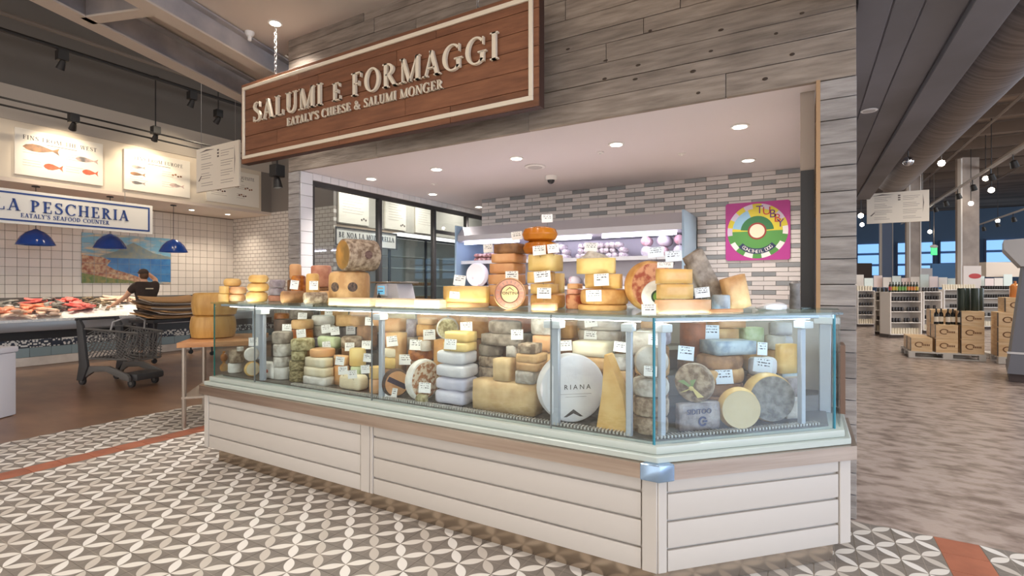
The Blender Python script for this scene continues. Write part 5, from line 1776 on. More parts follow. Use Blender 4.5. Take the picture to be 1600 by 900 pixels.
def hanging_menu(x0, x1, z0, z1, Y, label):
    t = thing('hanging_menu', label, 'sign', ((x0 + x1) / 2, Y, z0))
    w, h = (x1 - x0) / 2, z1 - z0
    MB().box(-w, w, 0, .03, 0, h).build('panel', M('menu_paper', (240, 230, 214), .6), t, bevel=.003, seg=1)
    mb = MB()
    mb.prism([(-w * .85, h * .9), (-w * .5, h * .95), (-w * .1, h * .92), (-w * .5, h * .915)], 0, .0012, T=TF)
    mb.prism([(w * .8, h * .28), (w * .84, h * .6), (w * .8, h * .9), (w * .81, h * .6)], 0, .0012, T=TF)
    for k in range(3):
        mb.prism([(w * .02, h * (.72 + .07 * k)), (w * .1, h * (.72 + .07 * k)), (w * .1, h * (.76 + .07 * k)), (w * .02, h * (.76 + .07 * k))], 0, .0012, T=TF)
    mb.prism([(-w * .9, h * .25), (-w * .84, h * .25), (-w * .72, h * .36), (-w * .75, h * .37)], 0, .0012, T=TF)
    mb.build('printed_picture', M('menu_ink', (104, 92, 86), .7), t, smooth=False)
    for k in range(14):
        for a in (-.75, .18):
            zz = h * (.84 - .055 * k)
            if k % 4 != 3:
                MB().box(w * a, w * (a + random.uniform(.35, .6)), -.001, 0.0, zz, zz + h * .012).build('text_line', M('menu_text', (168, 154, 144), .7), t, smooth=False)
    for s in (-1, 1):
        MB().cyl((s * w * .8, .015, h), (s * w * .8, .015, (6.9 if x0 < 0 else 6.2) - z0), .003, n=6).build('wire', M('wire', (150, 146, 142), .4, metal=.6), t)
    return t


hanging_menu(-7.85, -6.79, 2.82, 3.46, 4.2, 'pale hanging menu board left of the brown wooden sign')
hanging_menu(1.12, 2.15, 2.73, 3.36, 13.0, 'pale hanging menu board right of the wooden pier')

# ---- LA PESCHERIA sign
BLUE = M('royal_blue', (44, 72, 140), .45)
sgn = thing('seafood_sign', 'white framed sign with blue serif lettering hanging over the seafood counter', 'sign', (-12.1, 1.2, 2.53), RY)
LW = 5.575 - 1.2
MB().box(0, LW, 0, .06, 0, .61).build('panel', M('sign_white', (240, 236, 228), .5), sgn, bevel=.004, seg=1)
for x0, x1, z0, z1 in ((.06, LW - .06, .53, .56), (.06, LW - .06, .05, .08), (.06, .09, .08, .53), (LW - .09, LW - .06, .08, .53)):
    MB().box(x0, x1, -.008, -.0002, z0, z1).build('border_strip', BLUE, sgn, smooth=False)
serif_text('LA PESCHERIA', .21, 2.0, sgn, (3.12 - 1.2, -.0005, .235), BLUE, .018, track=.14)
serif_text("EATALY'S SEAFOOD COUNTER", .075, 1.33, sgn, (3.46 - 1.2, -.0005, .125), BLUE, .008, track=.08)
for y in (.6, LW - .5):
    MB().cyl((y, .03, .61), (y, .03, .835), .006, n=6).build('hanger', M('wire', (150, 146, 142), .4), sgn)

# ---- tiled picture on the seafood wall
mw, mh = MUR[1] - MUR[0], 1.13
mu = thing('tile_mural', 'tiled picture of a blue bay with a mountain on the seafood wall', 'mural', (-13.995, MUR[0], 1.49), RY)
MB().box(0, mw, -.012, -.0, 0, mh).build('sky_tiles', M('mural_sky', (120, 170, 196), .35, col2=(226, 196, 150), scale=3, lo=.45, hi=.7, stretch=(1, 1, 4)), mu, smooth=False)


def mpoly(pts, z, mat, name):
    MB().prism([(a * mw, b * mh) for a, b in pts], .012, z, T=TF).build(name, mat, mu, smooth=False)


mpoly([(.18, .55), (.36, .66), (.48, .8), (.55, .86), (.62, .8), (.78, .66), (1, .58), (1, .5), (.18, .5)], .0135, M('mural_hill', (118, 136, 142), .35, col2=(150, 150, 130), scale=8), 'mountain_tiles')
mpoly([(0, .3), (.3, .3), (.75, .05), (1, .02), (1, .54), (.6, .52), (.3, .52), (0, .5)], .0145, M('mural_sea', (38, 98, 160), .3, col2=(70, 132, 184), scale=4), 'sea_tiles')
mpoly([(0, 0), (.75, 0), (.66, .1), (.5, .2), (.34, .28), (.26, .36), (.3, .46), (.22, .52), (.12, .54), (0, .56)], .0155, M('mural_town', (206, 176, 140), .4, col2=(150, 84, 62), scale=16), 'town_tiles')
mpoly([(0, 0), (.62, 0), (.5, .06), (.3, .1), (.12, .16), (0, .2)], .0162, M('mural_green', (96, 122, 70), .4, col2=(150, 140, 84), scale=14), 'garden_tiles')
for k in range(1, 8):
    MB().box(mw * k / 8 - .003, mw * k / 8 + .003, -.0168, -.0163, 0, mh).build('tile_joint', M('mural_joint', (130, 140, 146), .6), mu, smooth=False)
for k in range(1, 5):
    MB().box(0, mw, -.0168, -.0163, mh * k / 5 - .003, mh * k / 5 + .003).build('tile_joint', M('mural_joint', (130, 140, 146), .6), mu, smooth=False)

# ---- blue dome pendants
LB_ = M('lamp_blue', (28, 64, 138), .15)
shade = [(.03, .3), (.06, .28), (.14, .24), (.22, .15), (.27, .05), (.29, 0), (.275, .004), (.25, .06), (.2, .14), (.12, .22), (.03, .27)]
for px, py, X, lb in ((56, 383, -12.5, 'blue dome pendant lamp at far left'), (172, 388, -12.6, 'blue dome pendant lamp in front of the tiled picture'), (271, 394, -12.7, 'blue dome pendant lamp right of the tiled picture')):
    p = atX(px, py, X)
    t = thing('pendant_lamp', lb, 'lamp', p, 0, 'blue pendant lamps')
    me = MB()
    me.lathe(shade, 28)
    o = me.build('shade', LB_, t)
    MB().ball((0, 0, .1), .045).build('bulb', M('warm_bulb', (255, 226, 180), emit=8), t)
    MB().cyl((0, 0, .3), (0, 0, 3.295 - p.z), .006, n=6).build('cord', M('cord_black', (30, 30, 32), .5), t)
    MB().lathe([(.06, 3.297 - p.z), (.06, 3.28 - p.z)], 16).build('ceiling_cup', M('cord_black', (30, 30, 32), .5), t)
    spot('pendant_light', (p.x, p.y, p.z + .02), (p.x, p.y, 0), 65, 130, (1, .85, .66), .8, .06)
for yy, nm in ((6.9, 'nearer'), (7.8, 'farther')):
    downlight((-13.1, yy, 3.2995), 'recessed light in the seafood ceiling, %s of two above the right hand tiles' % nm, 60, 'seafood ceiling lights', (1, .87, .7))

# ---- counter itself
XC = -11.95
fc = thing('seafood_counter', 'long seafood counter with ice bed, steel ledge and patterned tile front', 'counter', (XC, 0, 0), RY)
Y0, Y1 = -1.0, 8.3
MB().box(Y0, Y1, .03, 1.3, 0.0, .155).build('plinth', M('marble_plinth', (216, 206, 196), .5, col2=(190, 178, 168), scale=3), fc, smooth=False)
MB().box(Y0, Y1, .045, 1.3, .156, .62).build('carcass', M('counter_black', (36, 34, 34), .4), fc, smooth=False)
tl = MB().box(-.148, .148, -.008, .0, .003, .167).mesh('slate_tile', M('slate_tile', (128, 144, 148), .35, rnd=.1), bevel=.002, seg=1)
ml = bpy.data.materials.new('patterned_tile')
ml.use_nodes = True
nt = ml.node_tree
tc = nt.nodes.new('ShaderNodeTexCoord')
oi = nt.nodes.new('ShaderNodeObjectInfo')
vo = nt.nodes.new('ShaderNodeTexVoronoi')
vo.inputs['Scale'].default_value = 26
vo.distance = 'CHEBYCHEV'
vm = nt.nodes.new('ShaderNodeVectorMath')
vm.operation = 'ABSOLUTE'
nt.links.new(tc.outputs['Object'], vm.inputs[0])
va = nt.nodes.new('ShaderNodeVectorMath')
va.operation = 'MULTIPLY_ADD'
va.inputs[1].default_value = (9, 5, 7)
nt.links.new(oi.outputs['Random'], va.inputs[0])
nt.links.new(vm.outputs[0], va.inputs[2])
nt.links.new(va.outputs[0], vo.inputs['Vector'])
rp = nt.nodes.new('ShaderNodeValToRGB')
rp.color_ramp.interpolation = 'CONSTANT'
rp.color_ramp.elements[0].color = lin((214, 212, 206))
rp.color_ramp.elements[1].position = .4
rp.color_ramp.elements[1].color = lin((44, 50, 64))
nt.links.new(vo.outputs[0], rp.inputs[0])
nt.links.new(rp.outputs[0], nt.nodes['Principled BSDF'].inputs['Base Color'])
pt = MB().box(-.073, .073, -.008, .0, .002, .142).mesh('pattern_tile', ml, bevel=.001, seg=1)
y = 2.2
while y < 8.2:
    link('slate_tile', tl, fc, (y, .044, .157))
    link('pattern_tile', pt, fc, (y - .075, .044, .328))
    link('pattern_tile', pt, fc, (y + .075, .044, .328))
    y += .3
MB().box(Y0, Y1, -.05, .2, .622, .79).build('steel_ledge', M('ledge_steel', (178, 180, 184), .3, metal=.7), fc, bevel=.01)
ICE = M('crushed_ice', (236, 234, 232), .25, col2=(206, 212, 216), scale=30, bump=.6, bscale=60)
rf = random.Random(5)
mb = MB()
mb.grid(120, 16, lambda a, b: Vector((Y0 + (Y1 - Y0) * a, .0 + 1.28 * b, .80 + .28 * b + .03 * noise.noise(Vector((a * 80, b * 9, 0))))))
mb.grid(120, 2, lambda a, b: Vector((Y0 + (Y1 - Y0) * a, 0.0, .79 + .04 * b)))
o = mb.build('ice_bed', ICE, fc)
o['kind'] = 'stuff'
MB().box(Y0, Y1, 1.29, 1.33, .0, 1.2).build('back_ledge', M('ledge_dark', (70, 68, 66), .4), fc, smooth=False)
# fish and seafood lying on the ice
FS = {
    'salmon': M('salmon_flesh', (232, 128, 92), .35, col2=(244, 172, 140), scale=8, stretch=(1, 6, 1)), 'tuna': M('red_fish', (214, 88, 84), .3, col2=(236, 140, 130), scale=7),
    'silver': M('silver_fish', (138, 136, 130), .3, col2=(84, 82, 78), scale=12), 'olive': M('dark_shellfish', (128, 112, 86), .5, col2=(78, 66, 52), scale=22),
    'pale': M('pale_fillet', (236, 214, 196), .35, col2=(224, 186, 160), scale=8)}


def fillet():
    mb = subbox(.34, .14, .045, 10, 6, 3, .45)
    mb.v = [(x, y * (1 - .45 * max(0, x / .17)), z + .012 * math.sin(x * 14)) for x, y, z in mb.v]
    return mb


def whole_fish():
    mb = MB()
    prof = [(.004, 0), (.02, .02), (.035, .07), (.042, .13), (.036, .2), (.02, .26), (.01, .29)]
    mb.lathe(prof, 12, Matrix.Translation((-.16, 0, .03)) @ Matrix.Rotation(PI / 2, 4, 'Y'), sx=.75)
    mb.prism([(.12, 0), (.2, .06), (.185, 0), (.2, -.06)], .025, .035)
    return mb


def shell():
    mb = MB()
    mb.ball((0, 0, .02), (.045, .035, .02), 10, 6)
    return mb


FM = {'salmon': fillet().mesh('f', FS['salmon']), 'tuna': fillet().mesh('f', FS['tuna']), 'pale': fillet().mesh('f', FS['pale']), 'silver': whole_fish().mesh('f', FS['silver']), 'olive': shell().mesh('f', FS['olive'])}
NAMES = {'salmon': ('salmon_fillet', 'orange salmon fillet'), 'tuna': ('red_fillet', 'red fish fillet'), 'pale': ('pale_fillet', 'pale fish fillet'), 'silver': ('whole_fish', 'silver grey whole fish'), 'olive': ('shellfish', 'brown clam shell')}
# piles: (pixel x, pixel y, kind, count, where)
for px, py, kd, n, wh in ((12, 482, 'silver', 9, 'in the pile at the far left'), (10, 497, 'salmon', 5, 'at the far left front of the ice'), (50, 491, 'salmon', 7, 'in the middle left pile'), (56, 477, 'tuna', 4, 'at the back left of the ice'),
                          (78, 478, 'silver', 9, 'in the dark pile left of the red fillets'), (84, 490, 'silver', 7, 'in the front dark pile'), (108, 477, 'tuna', 6, 'in the back red pile'), (125, 490, 'tuna', 7, 'in the front red pile'), (140, 474, 'olive', 16, 'in the back clam pile'),
                          (152, 481, 'olive', 14, 'in the middle clam pile'), (168, 488, 'olive', 14, 'in the front clam pile'), (176, 474, 'pale', 6, 'near the reaching hand'), (200, 476, 'pale', 5, 'beside the person'), (30, 503, 'pale', 4, 'along the left steel ledge'), (75, 501, 'pale', 4, 'along the middle steel ledge')):
    b_ = (506 - py) / 34.0
    X = XC - .1 - 1.1 * max(0, min(1, b_))
    c = atX(px, py, X)
    bz = .80 + .28 * (XC - X) / 1.28
    nm, ds = NAMES[kd]
    for k in range(n):
        a, r_ = k * 2.399, .055 * math.sqrt(k)
        lv = max(0, (n - k) / n) * .1
        o = link(nm, FM[kd], None, (X + r_ * math.cos(a) * (1.1 if kd != 'olive' else .8), c.y + r_ * math.sin(a) * 1.3, bz + .012 + lv + .2188 * -(r_ * math.cos(a)) * 1.0), (rf.uniform(-.15, .15), .2, rf.uniform(0, 6.28)))
        tag(o, f'{ds} {wh} on the ice', 'seafood', f'{ds} pieces {wh}')

# ---- black rails with spotlights over the boards
BLK = M('rail_black', (34, 32, 32), .5)
PIPE = M('grey_pipe', (120, 110, 102), .6)


def rail(label, X, z, Y0, Y1, r=.022, mat=BLK, name='light_rail', cat='rail'):
    o = MB().cyl((0, 0, 0), (0, Y1 - Y0, 0), r, n=8).build(name, mat, None, (X, Y0, z))
    tag(o, label, cat)


rail('upper thin black rail above the fish boards', -11.4, 4.52, 1.0, 7.4, .018)
rail('lower thin black rail above the fish boards', -11.6, 4.45, 1.0, 7.4, .018)
rail('thick black rail high over the seafood aisle', -10.5, 5.3, 0.5, 9.0, .035)
rail('grey conduit pipe high over the seafood aisle', -11.0, 5.75, 0.5, 9.0, .04, PIPE, 'conduit_pipe', 'pipe')
rail('beige pipe under the roof deck at left', -10.2, 6.1, 0.5, 10.0, .07, M('beige_pipe', (170, 150, 128), .6), 'roof_pipe', 'pipe')
o = MB().lathe([(.45, 0), (.45, 3.2)], 32, Matrix.Rotation(-PI / 2, 4, 'X')).build('round_duct', M('duct_beige', (190, 178, 160), .5, metal=.2), None, (-8.2, .2, 5.7))
tag(o, 'large beige round duct in the top left corner', 'duct')
for k in range(7):
    o = MB().box(-4.5, 4.5, -.05, .05, 0, .18).build('roof_joist', M('joist_brown', (104, 90, 78), .8), None, (-10.5, 1.2 + k * 1.35, 6.7))
    tag(o, 'brown roof joist over the seafood aisle, %s from the front' % ORDW[k], 'joist', 'roof joists at left')


def track_head(p, tgt, label, power, drop=0.0, group='black spotlights over the seafood boards', col=(1, .84, .62), angle=95):
    t = thing('track_spotlight', label, 'spotlight', p, 0, group)
    if drop:
        MB().cyl((0, 0, 0), (0, 0, drop), .012, n=6).build('rod', BLK, t)
        MB().lathe([(.07, drop), (.07, drop + .015)], 12).build('ceiling_cup', BLK, t)
    MB().box(-.07, .07, -.07, .07, -.16, .0).build('gear_box', BLK, t, bevel=.006, seg=1)
    d = (Vector(tgt) - Vector(p)).normalized()
    a = Vector((0, 0, -.2))
    q = d.to_track_quat('Z', 'Y').to_matrix().to_4x4()
    lh = MB().lathe([(.03, -.05), (.045, 0), (.06, .1), (.055, .102), (.05, .06), (.01, .06)], 16, Matrix.Translation(a) @ q).build('lamp_head', BLK, t)
    MB().lathe([(.046, .07), (.044, .072)], 16, Matrix.Translation(a) @ q).build('lens', LENS, lh)
    if power:
        spot('track_lamp', Vector(p) + a + d * .12, tgt, power, angle, col, .7, .04)


for px, py, X, drop, lb, tz in ((115, 178, -11.45, 0, 'black twin spotlight aimed at the board with red fish', 3.8), (243, 198, -11.5, 1.0, 'black rod hung spotlight aimed at the middle fish board', 3.8), (341, 172, -11.0, .6, 'black tube spotlight near the left end of the wooden sign', 3.6),
                                (300, 148, -10.5, 0, 'black spotlight on the thick rail near the wooden sign', 2.0), (97, 84, -10.5, 0, 'black spotlight on the thick rail near the top left corner', 2.0)):
    p = atX(px, py, X)
    if X == -10.5:
        p.z = 5.262
    if px == 341:
        drop = 6.88 - p.z
    track_head(p, (XB, p.y + (.1 if X < -11.2 else -.4), tz), lb, 42 if X < -11.2 else 40, drop)
p = at(433, 258, 4.3)
track_head((p.x, p.y, p.z), (p.x + .2, p.y + .3, 0), 'black spotlight hanging under the left end of the wooden sign', 30, 6.88 - p.z)

# ---- person in dark T-shirt at the counter
SKIN = M('skin', (214, 164, 134), .55)
SHIRT = M('brown_shirt', (56, 42, 36), .85, col2=(44, 32, 28), scale=6)
HAIR = M('brown_hair', (92, 64, 44), .8)


def skin_mesh(name, verts, edges, radii, mat, parent, sub=2, root=0):
    me = bpy.data.meshes.new(name)
    me.from_pydata(verts, edges, [])
    o = bpy.data.objects.new(name, me)
    COL.objects.link(o)
    sk = o.modifiers.new('skin', 'SKIN')
    sv = me.skin_vertices[0].data if me.skin_vertices else None
    if sv is None:
        bm = bmesh.new(); bm.from_mesh(me); bm.verts.layers.skin.verify(); bm.to_mesh(me); bm.free()
        sv = me.skin_vertices[0].data
    for i, r in enumerate(radii):
        sv[i].radius = r if isinstance(r, tuple) else (r, r)
        sv[i].use_root = i == root
    sk.use_smooth_shade = True
    ss = o.modifiers.new('sub', 'SUBSURF')
    ss.levels = ss.render_levels = sub
    dg = bpy.context.evaluated_depsgraph_get()
    m2 = bpy.data.meshes.new_from_object(o.evaluated_get(dg))
    bpy.data.objects.remove(o)
    m2.materials.clear()
    m2.materials.append(mat)
    m2.polygons.foreach_set('use_smooth', [True] * len(m2.polygons))
    return link(name, m2, parent)


pp = atX(230, 470, -11.62)
# local frame: x to the person's right (towards the picture's right), y forward (towards the counter)
pr_ = thing('person', 'person in dark T-shirt and cap seen from behind leaning over the seafood counter', 'person', (pp.x, pp.y, 0), RY)
bv = [(0, 0, .95), (0, .03, 1.15), (0, .08, 1.36), (0, .12, 1.5), (0, .13, 1.56), (0, .15, 1.66),                      # pelvis..head base
      (.19, .1, 1.43), (.25, .2, 1.56), (.13, .3, 1.70), (.09, .32, 1.74),                                             # right arm raised to the head
      (-.19, .11, 1.42), (-.3, .2, 1.2), (-.42, .36, 1.06), (-.46, .42, 1.03),                                          # left arm reaching down to the ice
      (.1, .0, .88), (.11, .02, .48), (.11, -.02, .08), (.12, .1, .04), (-.1, 0, .88), (-.11, .03, .48), (-.11, -.02, .08), (-.12, .1, .04)]
be = [(0, 1), (1, 2), (2, 3), (3, 4), (4, 5), (2, 6), (6, 7), (7, 8), (8, 9), (2, 10), (10, 11), (11, 12), (12, 13), (0, 14), (14, 15), (15, 16), (16, 17), (0, 18), (18, 19), (19, 20), (20, 21)]
br = [(.12, .09), (.11, .08), (.13, .08), (.07, .07), (.052, .052), (.06, .06), (.065, .065), (.048, .048), (.034, .034), (.03, .02), (.065, .065), (.046, .046), (.034, .034), (.03, .02),
      (.09, .09), (.065, .065), (.042, .042), (.035, .035), (.09, .09), (.065, .065), (.042, .042), (.035, .035)]
skin_mesh('body', bv, be, br, SKIN, pr_)
hd_ = MB()
hd_.ball((0, .155, 1.655), (.076, .095, .108), 18, 12)
hd_.ball((0, .25, 1.65), (.013, .02, .02), 8, 6)
for s in (-1, 1):
    hd_.ball((s * .077, .15, 1.65), (.012, .02, .03), 8, 6)
hd_.build('head', SKIN, pr_)
MB().ball((0, .125, 1.64), (.079, .085, .09), 16, 10).build('hair', HAIR, pr_)
cp = MB()
cp.ball((0, .15, 1.70), (.088, .105, .08), 18, 10)
cp.ball((0, .26, 1.70), (.07, .09, .012), 14, 6)
cp.build('cap', M('black_cap', (66, 50, 40), .8), pr_)
sv_ = [(0, 0.0, .9), (0, .02, 1.05), (0, .05, 1.2), (0, .085, 1.37), (0, .11, 1.47), (.185, .1, 1.43), (.24, .165, 1.51), (-.185, .11, 1.42), (-.265, .17, 1.28)]
skin_mesh('t_shirt', sv_, [(0, 1), (1, 2), (2, 3), (3, 4), (3, 5), (5, 6), (3, 7), (7, 8)], [(.2, .16), (.19, .155), (.19, .16), (.22, .165), (.12, .12), (.105, .105), (.085, .085), (.105, .105), (.085, .085)], SHIRT, pr_)
tv = [(0, 0, .93), (.1, 0, .86), (.11, .02, .48), (.11, -.02, .1), (-.1, 0, .86), (-.11, .03, .48), (-.11, -.02, .1)]
skin_mesh('trousers', tv, [(0, 1), (1, 2), (2, 3), (0, 4), (4, 5), (5, 6)], [(.16, .12), (.105, .105), (.08, .08), (.065, .065), (.105, .105), (.08, .08), (.065, .065)], M('dark_trousers', (48, 48, 56), .85), pr_)
for s in (-1, 1):
    sh_ = subbox(.095, .27, .09, 6, 8, 4, .45)
    sh_.build('shoe', M('black_shoe', (30, 28, 28), .5), pr_, (s * .115, .05, .0))
for bx, by, bz, sgn_ in ((.09, .32, 1.745, 1), (-.465, .43, 1.025, -1)):     # fingers of both hands
    for k in range(5):
        dx = (k - 2) * .016
        ln_ = (.05, .075, .08, .072, .055)[k]
        tip = Vector((bx - sgn_ * .02 + dx, by + .035, bz + (.02 if sgn_ > 0 else -.02)))
        e = Vector((-.35 * sgn_, .2, .2)) if sgn_ > 0 else Vector((-.3, .6, -.35))
        e.normalize()
        MB().tube([(bx + dx, by, bz), Vector((bx + dx, by, bz)) + e * ln_ * .55, Vector((bx + dx, by, bz)) + e * ln_ + Vector((0, .0, -.012))], [.009, .0085, .006], 7).build('finger', SKIN, pr_)
MB().box(-.065, .075, -.085, -.08, 1.36, 1.385).build('shirt_print', M('cream_print_small', (200, 186, 160), .7), pr_, smooth=False)
pr_.children[-1].location = (0, 0, 0)

# ---- heap of flattened cardboard on a dark trolley behind the cart
cb = atX(262, 500, -10.75)
tr = thing('stock_trolley', 'dark low stock trolley carrying flattened cardboard beside the seafood counter', 'trolley', (cb.x, cb.y, 0), RY + .15)
MB().box(-.5, .75, -.35, .35, .74, .8).build('deck', M('trolley_black', (40, 38, 40), .5), tr, bevel=.005)
for sx in (-.46, .7):
    for sy in (-.31, .31):
        MB().cyl((sx, sy, .09), (sx, sy, .739), .018, n=8).build('leg', M('trolley_black', (40, 38, 40), .5), tr)
        MB().lathe([(.045, -.015), (.045, .015)], 14, Matrix.Translation((sx, sy, .046)) @ Matrix.Rotation(PI / 2, 4, 'X')).build('castor', M('castor_black', (26, 26, 28), .5), tr)
CBM = [M('cardboard_a', (196, 152, 104), .85), M('cardboard_b', (160, 122, 86), .85), M('cardboard_c', (96, 84, 76), .8), M('cardboard_d', (206, 192, 176), .7)]
zz = .802
for k in range(14):
    w_, d_ = rf.uniform(.35, .62), rf.uniform(.25, .34)
    mb = MB()
    bend = .03
    arc = [((a / 8 - .5) * 2 * w_, bend * (a / 4 - 1) ** 2) for a in range(9)]
    for q in range(8):
        (xa, za), (xb, zb2) = arc[q], arc[q + 1]
        mb.prism([(xa, za), (xb, zb2), (xb, zb2 + .019), (xa, za + .019)], -d_, d_, T=Matrix(((1, 0, 0, 0), (0, 0, 1, 0), (0, 1, 0, 0), (0, 0, 0, 1))))
    o = mb.build('cardboard_sheet', CBM[k % 4] if k < 12 else CBM[0], None, (cb.x + rf.uniform(-.06, .06), cb.y + .12 + rf.uniform(-.08, .08), zz + .04), (.12, 0, RY + rf.uniform(-.25, .3)), smooth=False)
    tag(o, 'flattened cardboard sheet, %s in the heap on the dark trolley' % ('top' if k == 13 else 'bottom' if k == 0 else ORDW[k] + ' from below'), 'cardboard', 'flattened cardboard sheets')
    zz += .024
o = MB().box(-.012, .012, -.06, .06, -.3, 0).build('cardboard_flap', CBM[0], None, (cb.x + .36, cb.y + .32, .84), (.2, .05, RY), bevel=.002, seg=1)
tag(o, 'narrow strip of cardboard hanging down from the heap', 'cardboard')

# ---- shopping cart
CG = M('cart_grey', (104, 102, 100), .45)
CGD = M('cart_dark', (66, 66, 68), .5)
ct = thing('shopping_cart', 'grey plastic shopping cart with curved lattice basket and black wheels', 'shopping cart', (-9.08, 3.5, 0), math.radians(13))


def side(s):
    bar = MB()
    P = lambda x, z: Vector((x, s * (.27 - .09 * (x / .95)) * (1 - .12 * (.8 - z)), z))
    nb = 13
    for k in range(nb):
        x0 = .12 + .8 * k / nb
        pts = []
        for j in range(7):
            u = j / 6
            x = x0 + .16 * math.sin(u * PI / 2) * 1.3 - .1
            z = .40 + .39 * u
            if .08 <= x <= .97:
                pts.append(P(x, z))
        if len(pts) > 2:
            bar.tube(pts, .0075, 6)
    for k in range(9):
        z0 = .44 + .04 * k
        pts = [P(.1 + .87 * j / 8, min(.79, max(.4, z0 + .12 * math.sin(j / 8 * PI * 1.4 + .4) - .06))) for j in range(9)]
        bar.tube(pts, .006, 6)
    bar.build('side_lattice', CG, ct)


side(-1); side(1)
rim = [(.08, -.28, .82), (.55, -.235, .795), (.98, -.18, .77), (1.0, 0, .77), (.98, .18, .77), (.55, .235, .795), (.08, .28, .82), (.06, 0, .82)]
MB().tube(rim, .014, 8, closed=True).build('basket_rim', CG, ct)
MB().tube([(x * .93 + .04, y * .88, .39) for x, y, z in rim], .012, 8, closed=True).build('basket_floor_rim', CG, ct)
fl_ = MB()
for k in range(10):
    fl_.cyl((.12 + k * .085, -.2, .39), (.12 + k * .085, .2, .39), .006, n=6)
for k in range(6):
    fl_.cyl((.96, -.15 + k * .06, .39), (.995, -.15 + k * .06, .77), .006, n=6)
fl_.build('basket_floor', CG, ct)
for s in (-1, 1):
    MB().prism([(-.06, .06), (.0, .06), (.12, .28), (.5, .3), (.86, .2), (.9, .16), (.9, .1), (.8, .12), (.45, .22), (.2, .2)], -.02, .02, T=Matrix.Translation((0, s * .24, 0)) @ Matrix(((1, 0, 0, 0), (0, 0, 1, 0), (0, 1, 0, 0), (0, 0, 0, 1)))).build('chassis_side', CG, ct, bevel=.006)
    MB().prism([(-.09, .07), (.03, .07), (.13, .28), (.1, .42), (.03, .86), (-.04, .95), (-.1, .95), (-.06, .6), (-.04, .3)], -.02, .02, T=Matrix.Translation((0, s * .265, 0)) @ Matrix(((1, 0, 0, 0), (0, 0, 1, 0), (0, 1, 0, 0), (0, 0, 0, 1)))).build('upright', CGD, ct, bevel=.006)
    for x, yy in ((-.03, .24), (.84, .17)):
        w_ = MB().lathe([(.02, -.018), (.058, -.018), (.062, -.012), (.062, .012), (.058, .018), (.02, .018)], 20, Matrix.Translation((x, s * yy, .0625)) @ Matrix.Rotation(PI / 2, 4, 'X')).build('wheel', M('tyre', (46, 46, 48), .5), ct)
        MB().lathe([(.025, -.02), (.025, .02)], 14, Matrix.Translation((x, s * yy, .0625)) @ Matrix.Rotation(PI / 2, 4, 'X')).build('hub', CG, w_)
MB().box(.66, .98, -.2, .2, .1, .2).build('front_bumper', CGD, ct, bevel=.03)
MB().cyl((-.08, -.3, .95), (-.08, .3, .95), .018).build('handle', CGD, ct)
MB().tube([(.5, -.22, .8), (.52, -.2, .92), (.58, -.1, .97), (.62, .1, .97), (.6, .2, .92), (.56, .22, .8)], .012, 8).build('child_seat_bar', M('cart_light', (170, 168, 166), .4), ct)

# ---- white bin at the left edge
bp_ = atd(-14, 445, 5.55)
bn = thing('white_bin', 'white square bin cut by the left edge of the picture', 'bin', (bp_.x, bp_.y, 0), math.radians(30))
MB().prism([(-.14, -.14), (.14, -.14), (.14, .14), (-.14, .14)], 0.0, .7).build('body', M('bin_white', (226, 226, 232), .4), bn, bevel=.015)
MB().box(-.155, .155, -.155, .155, .701, .765).build('lid', M('bin_white', (226, 226, 232), .4), bn, bevel=.015)

# ---- wooden table with two big hard cheeses
u_ = Vector((.66, .75)).normalized()
tb = thing('wooden_table', 'wood topped table on steel legs at the left end of the case', 'table', (-5.42, 2.71, 0), math.atan2(u_.y, u_.x))
TW_ = M('butcher_block', (206, 152, 104), .5, col2=(178, 120, 76), scale=4, stretch=(1, 6, 6))
for k in range(8):
    MB().box(0, .72, k * .115 + .0005, (k + 1) * .115 - .0005, .82, .87).build('top_plank', TW_, tb, bevel=.002, seg=1)
for x in (.05, .67):
    for y in (.06, .86):
        MB().cyl((x, y, 0), (x, y, .819), .022, n=12).build('leg', M('table_steel', (168, 158, 148), .3, metal=.8), tb)
MB().box(.03, .69, .04, .88, .3, .32).build('lower_shelf', M('table_steel', (168, 158, 148), .3, metal=.8), tb, smooth=False)
pq = (-5.66, 3.21)
z_ = .871
for k, lb in enumerate(('big golden hard cheese drum, lower of two on the wooden table', 'big golden hard cheese drum, upper of two on the wooden table')):
    mb = MB().lathe([(.004, 0), (.19, 0), (.208, .012), (.218, .06), (.225, .125), (.218, .19), (.208, .233), (.19, .245), (.004, .245)], 36)
    o = mb.build('drum_cheese', CH['parmr'], None, (pq[0] + .012 * k, pq[1] + .01 * k, z_))
    tag(o, lb, 'cheese', 'big cheese drums')
    z_ += .246

# ================================================================== MOZZARELLA SHOP FRONT (behind the window)
t = thing('mozzarella_sign', 'white dark framed sign with serif lettering seen through the stall window', 'sign', (XM + .01, atX(522, 360, XM).y, 2.42), RY)
mw2 = atX(618, 360, XM).y - atX(522, 360, XM).y
MB().box(0, mw2, -.03, 0, 0, .45).build('panel', M('sign_white', (240, 236, 228), .5), t, smooth=False)
DF = M('sign_dark', (70, 70, 72), .5)
for x0, x1, z0, z1 in ((0, mw2, .42, .45), (0, mw2, 0, .03), (0, .03, .03, .42), (mw2 - .03, mw2, .03, .42)):
    MB().box(x0, x1, -.05, -.0301, z0, z1).build('frame', DF, t, smooth=False)
serif_text('BE NOA LA MOZZARELLA', .13, mw2 * .9, t, (mw2 * .05, -.0305, .2), M('sign_ink', (52, 54, 64), .5), .006, track=.1, join=True)
MB().box(mw2 * .4, mw2 * .7, -.032, -.0301, .1, .135).build('subtitle_rule', M('sign_ink', (52, 54, 64), .5), t, smooth=False)
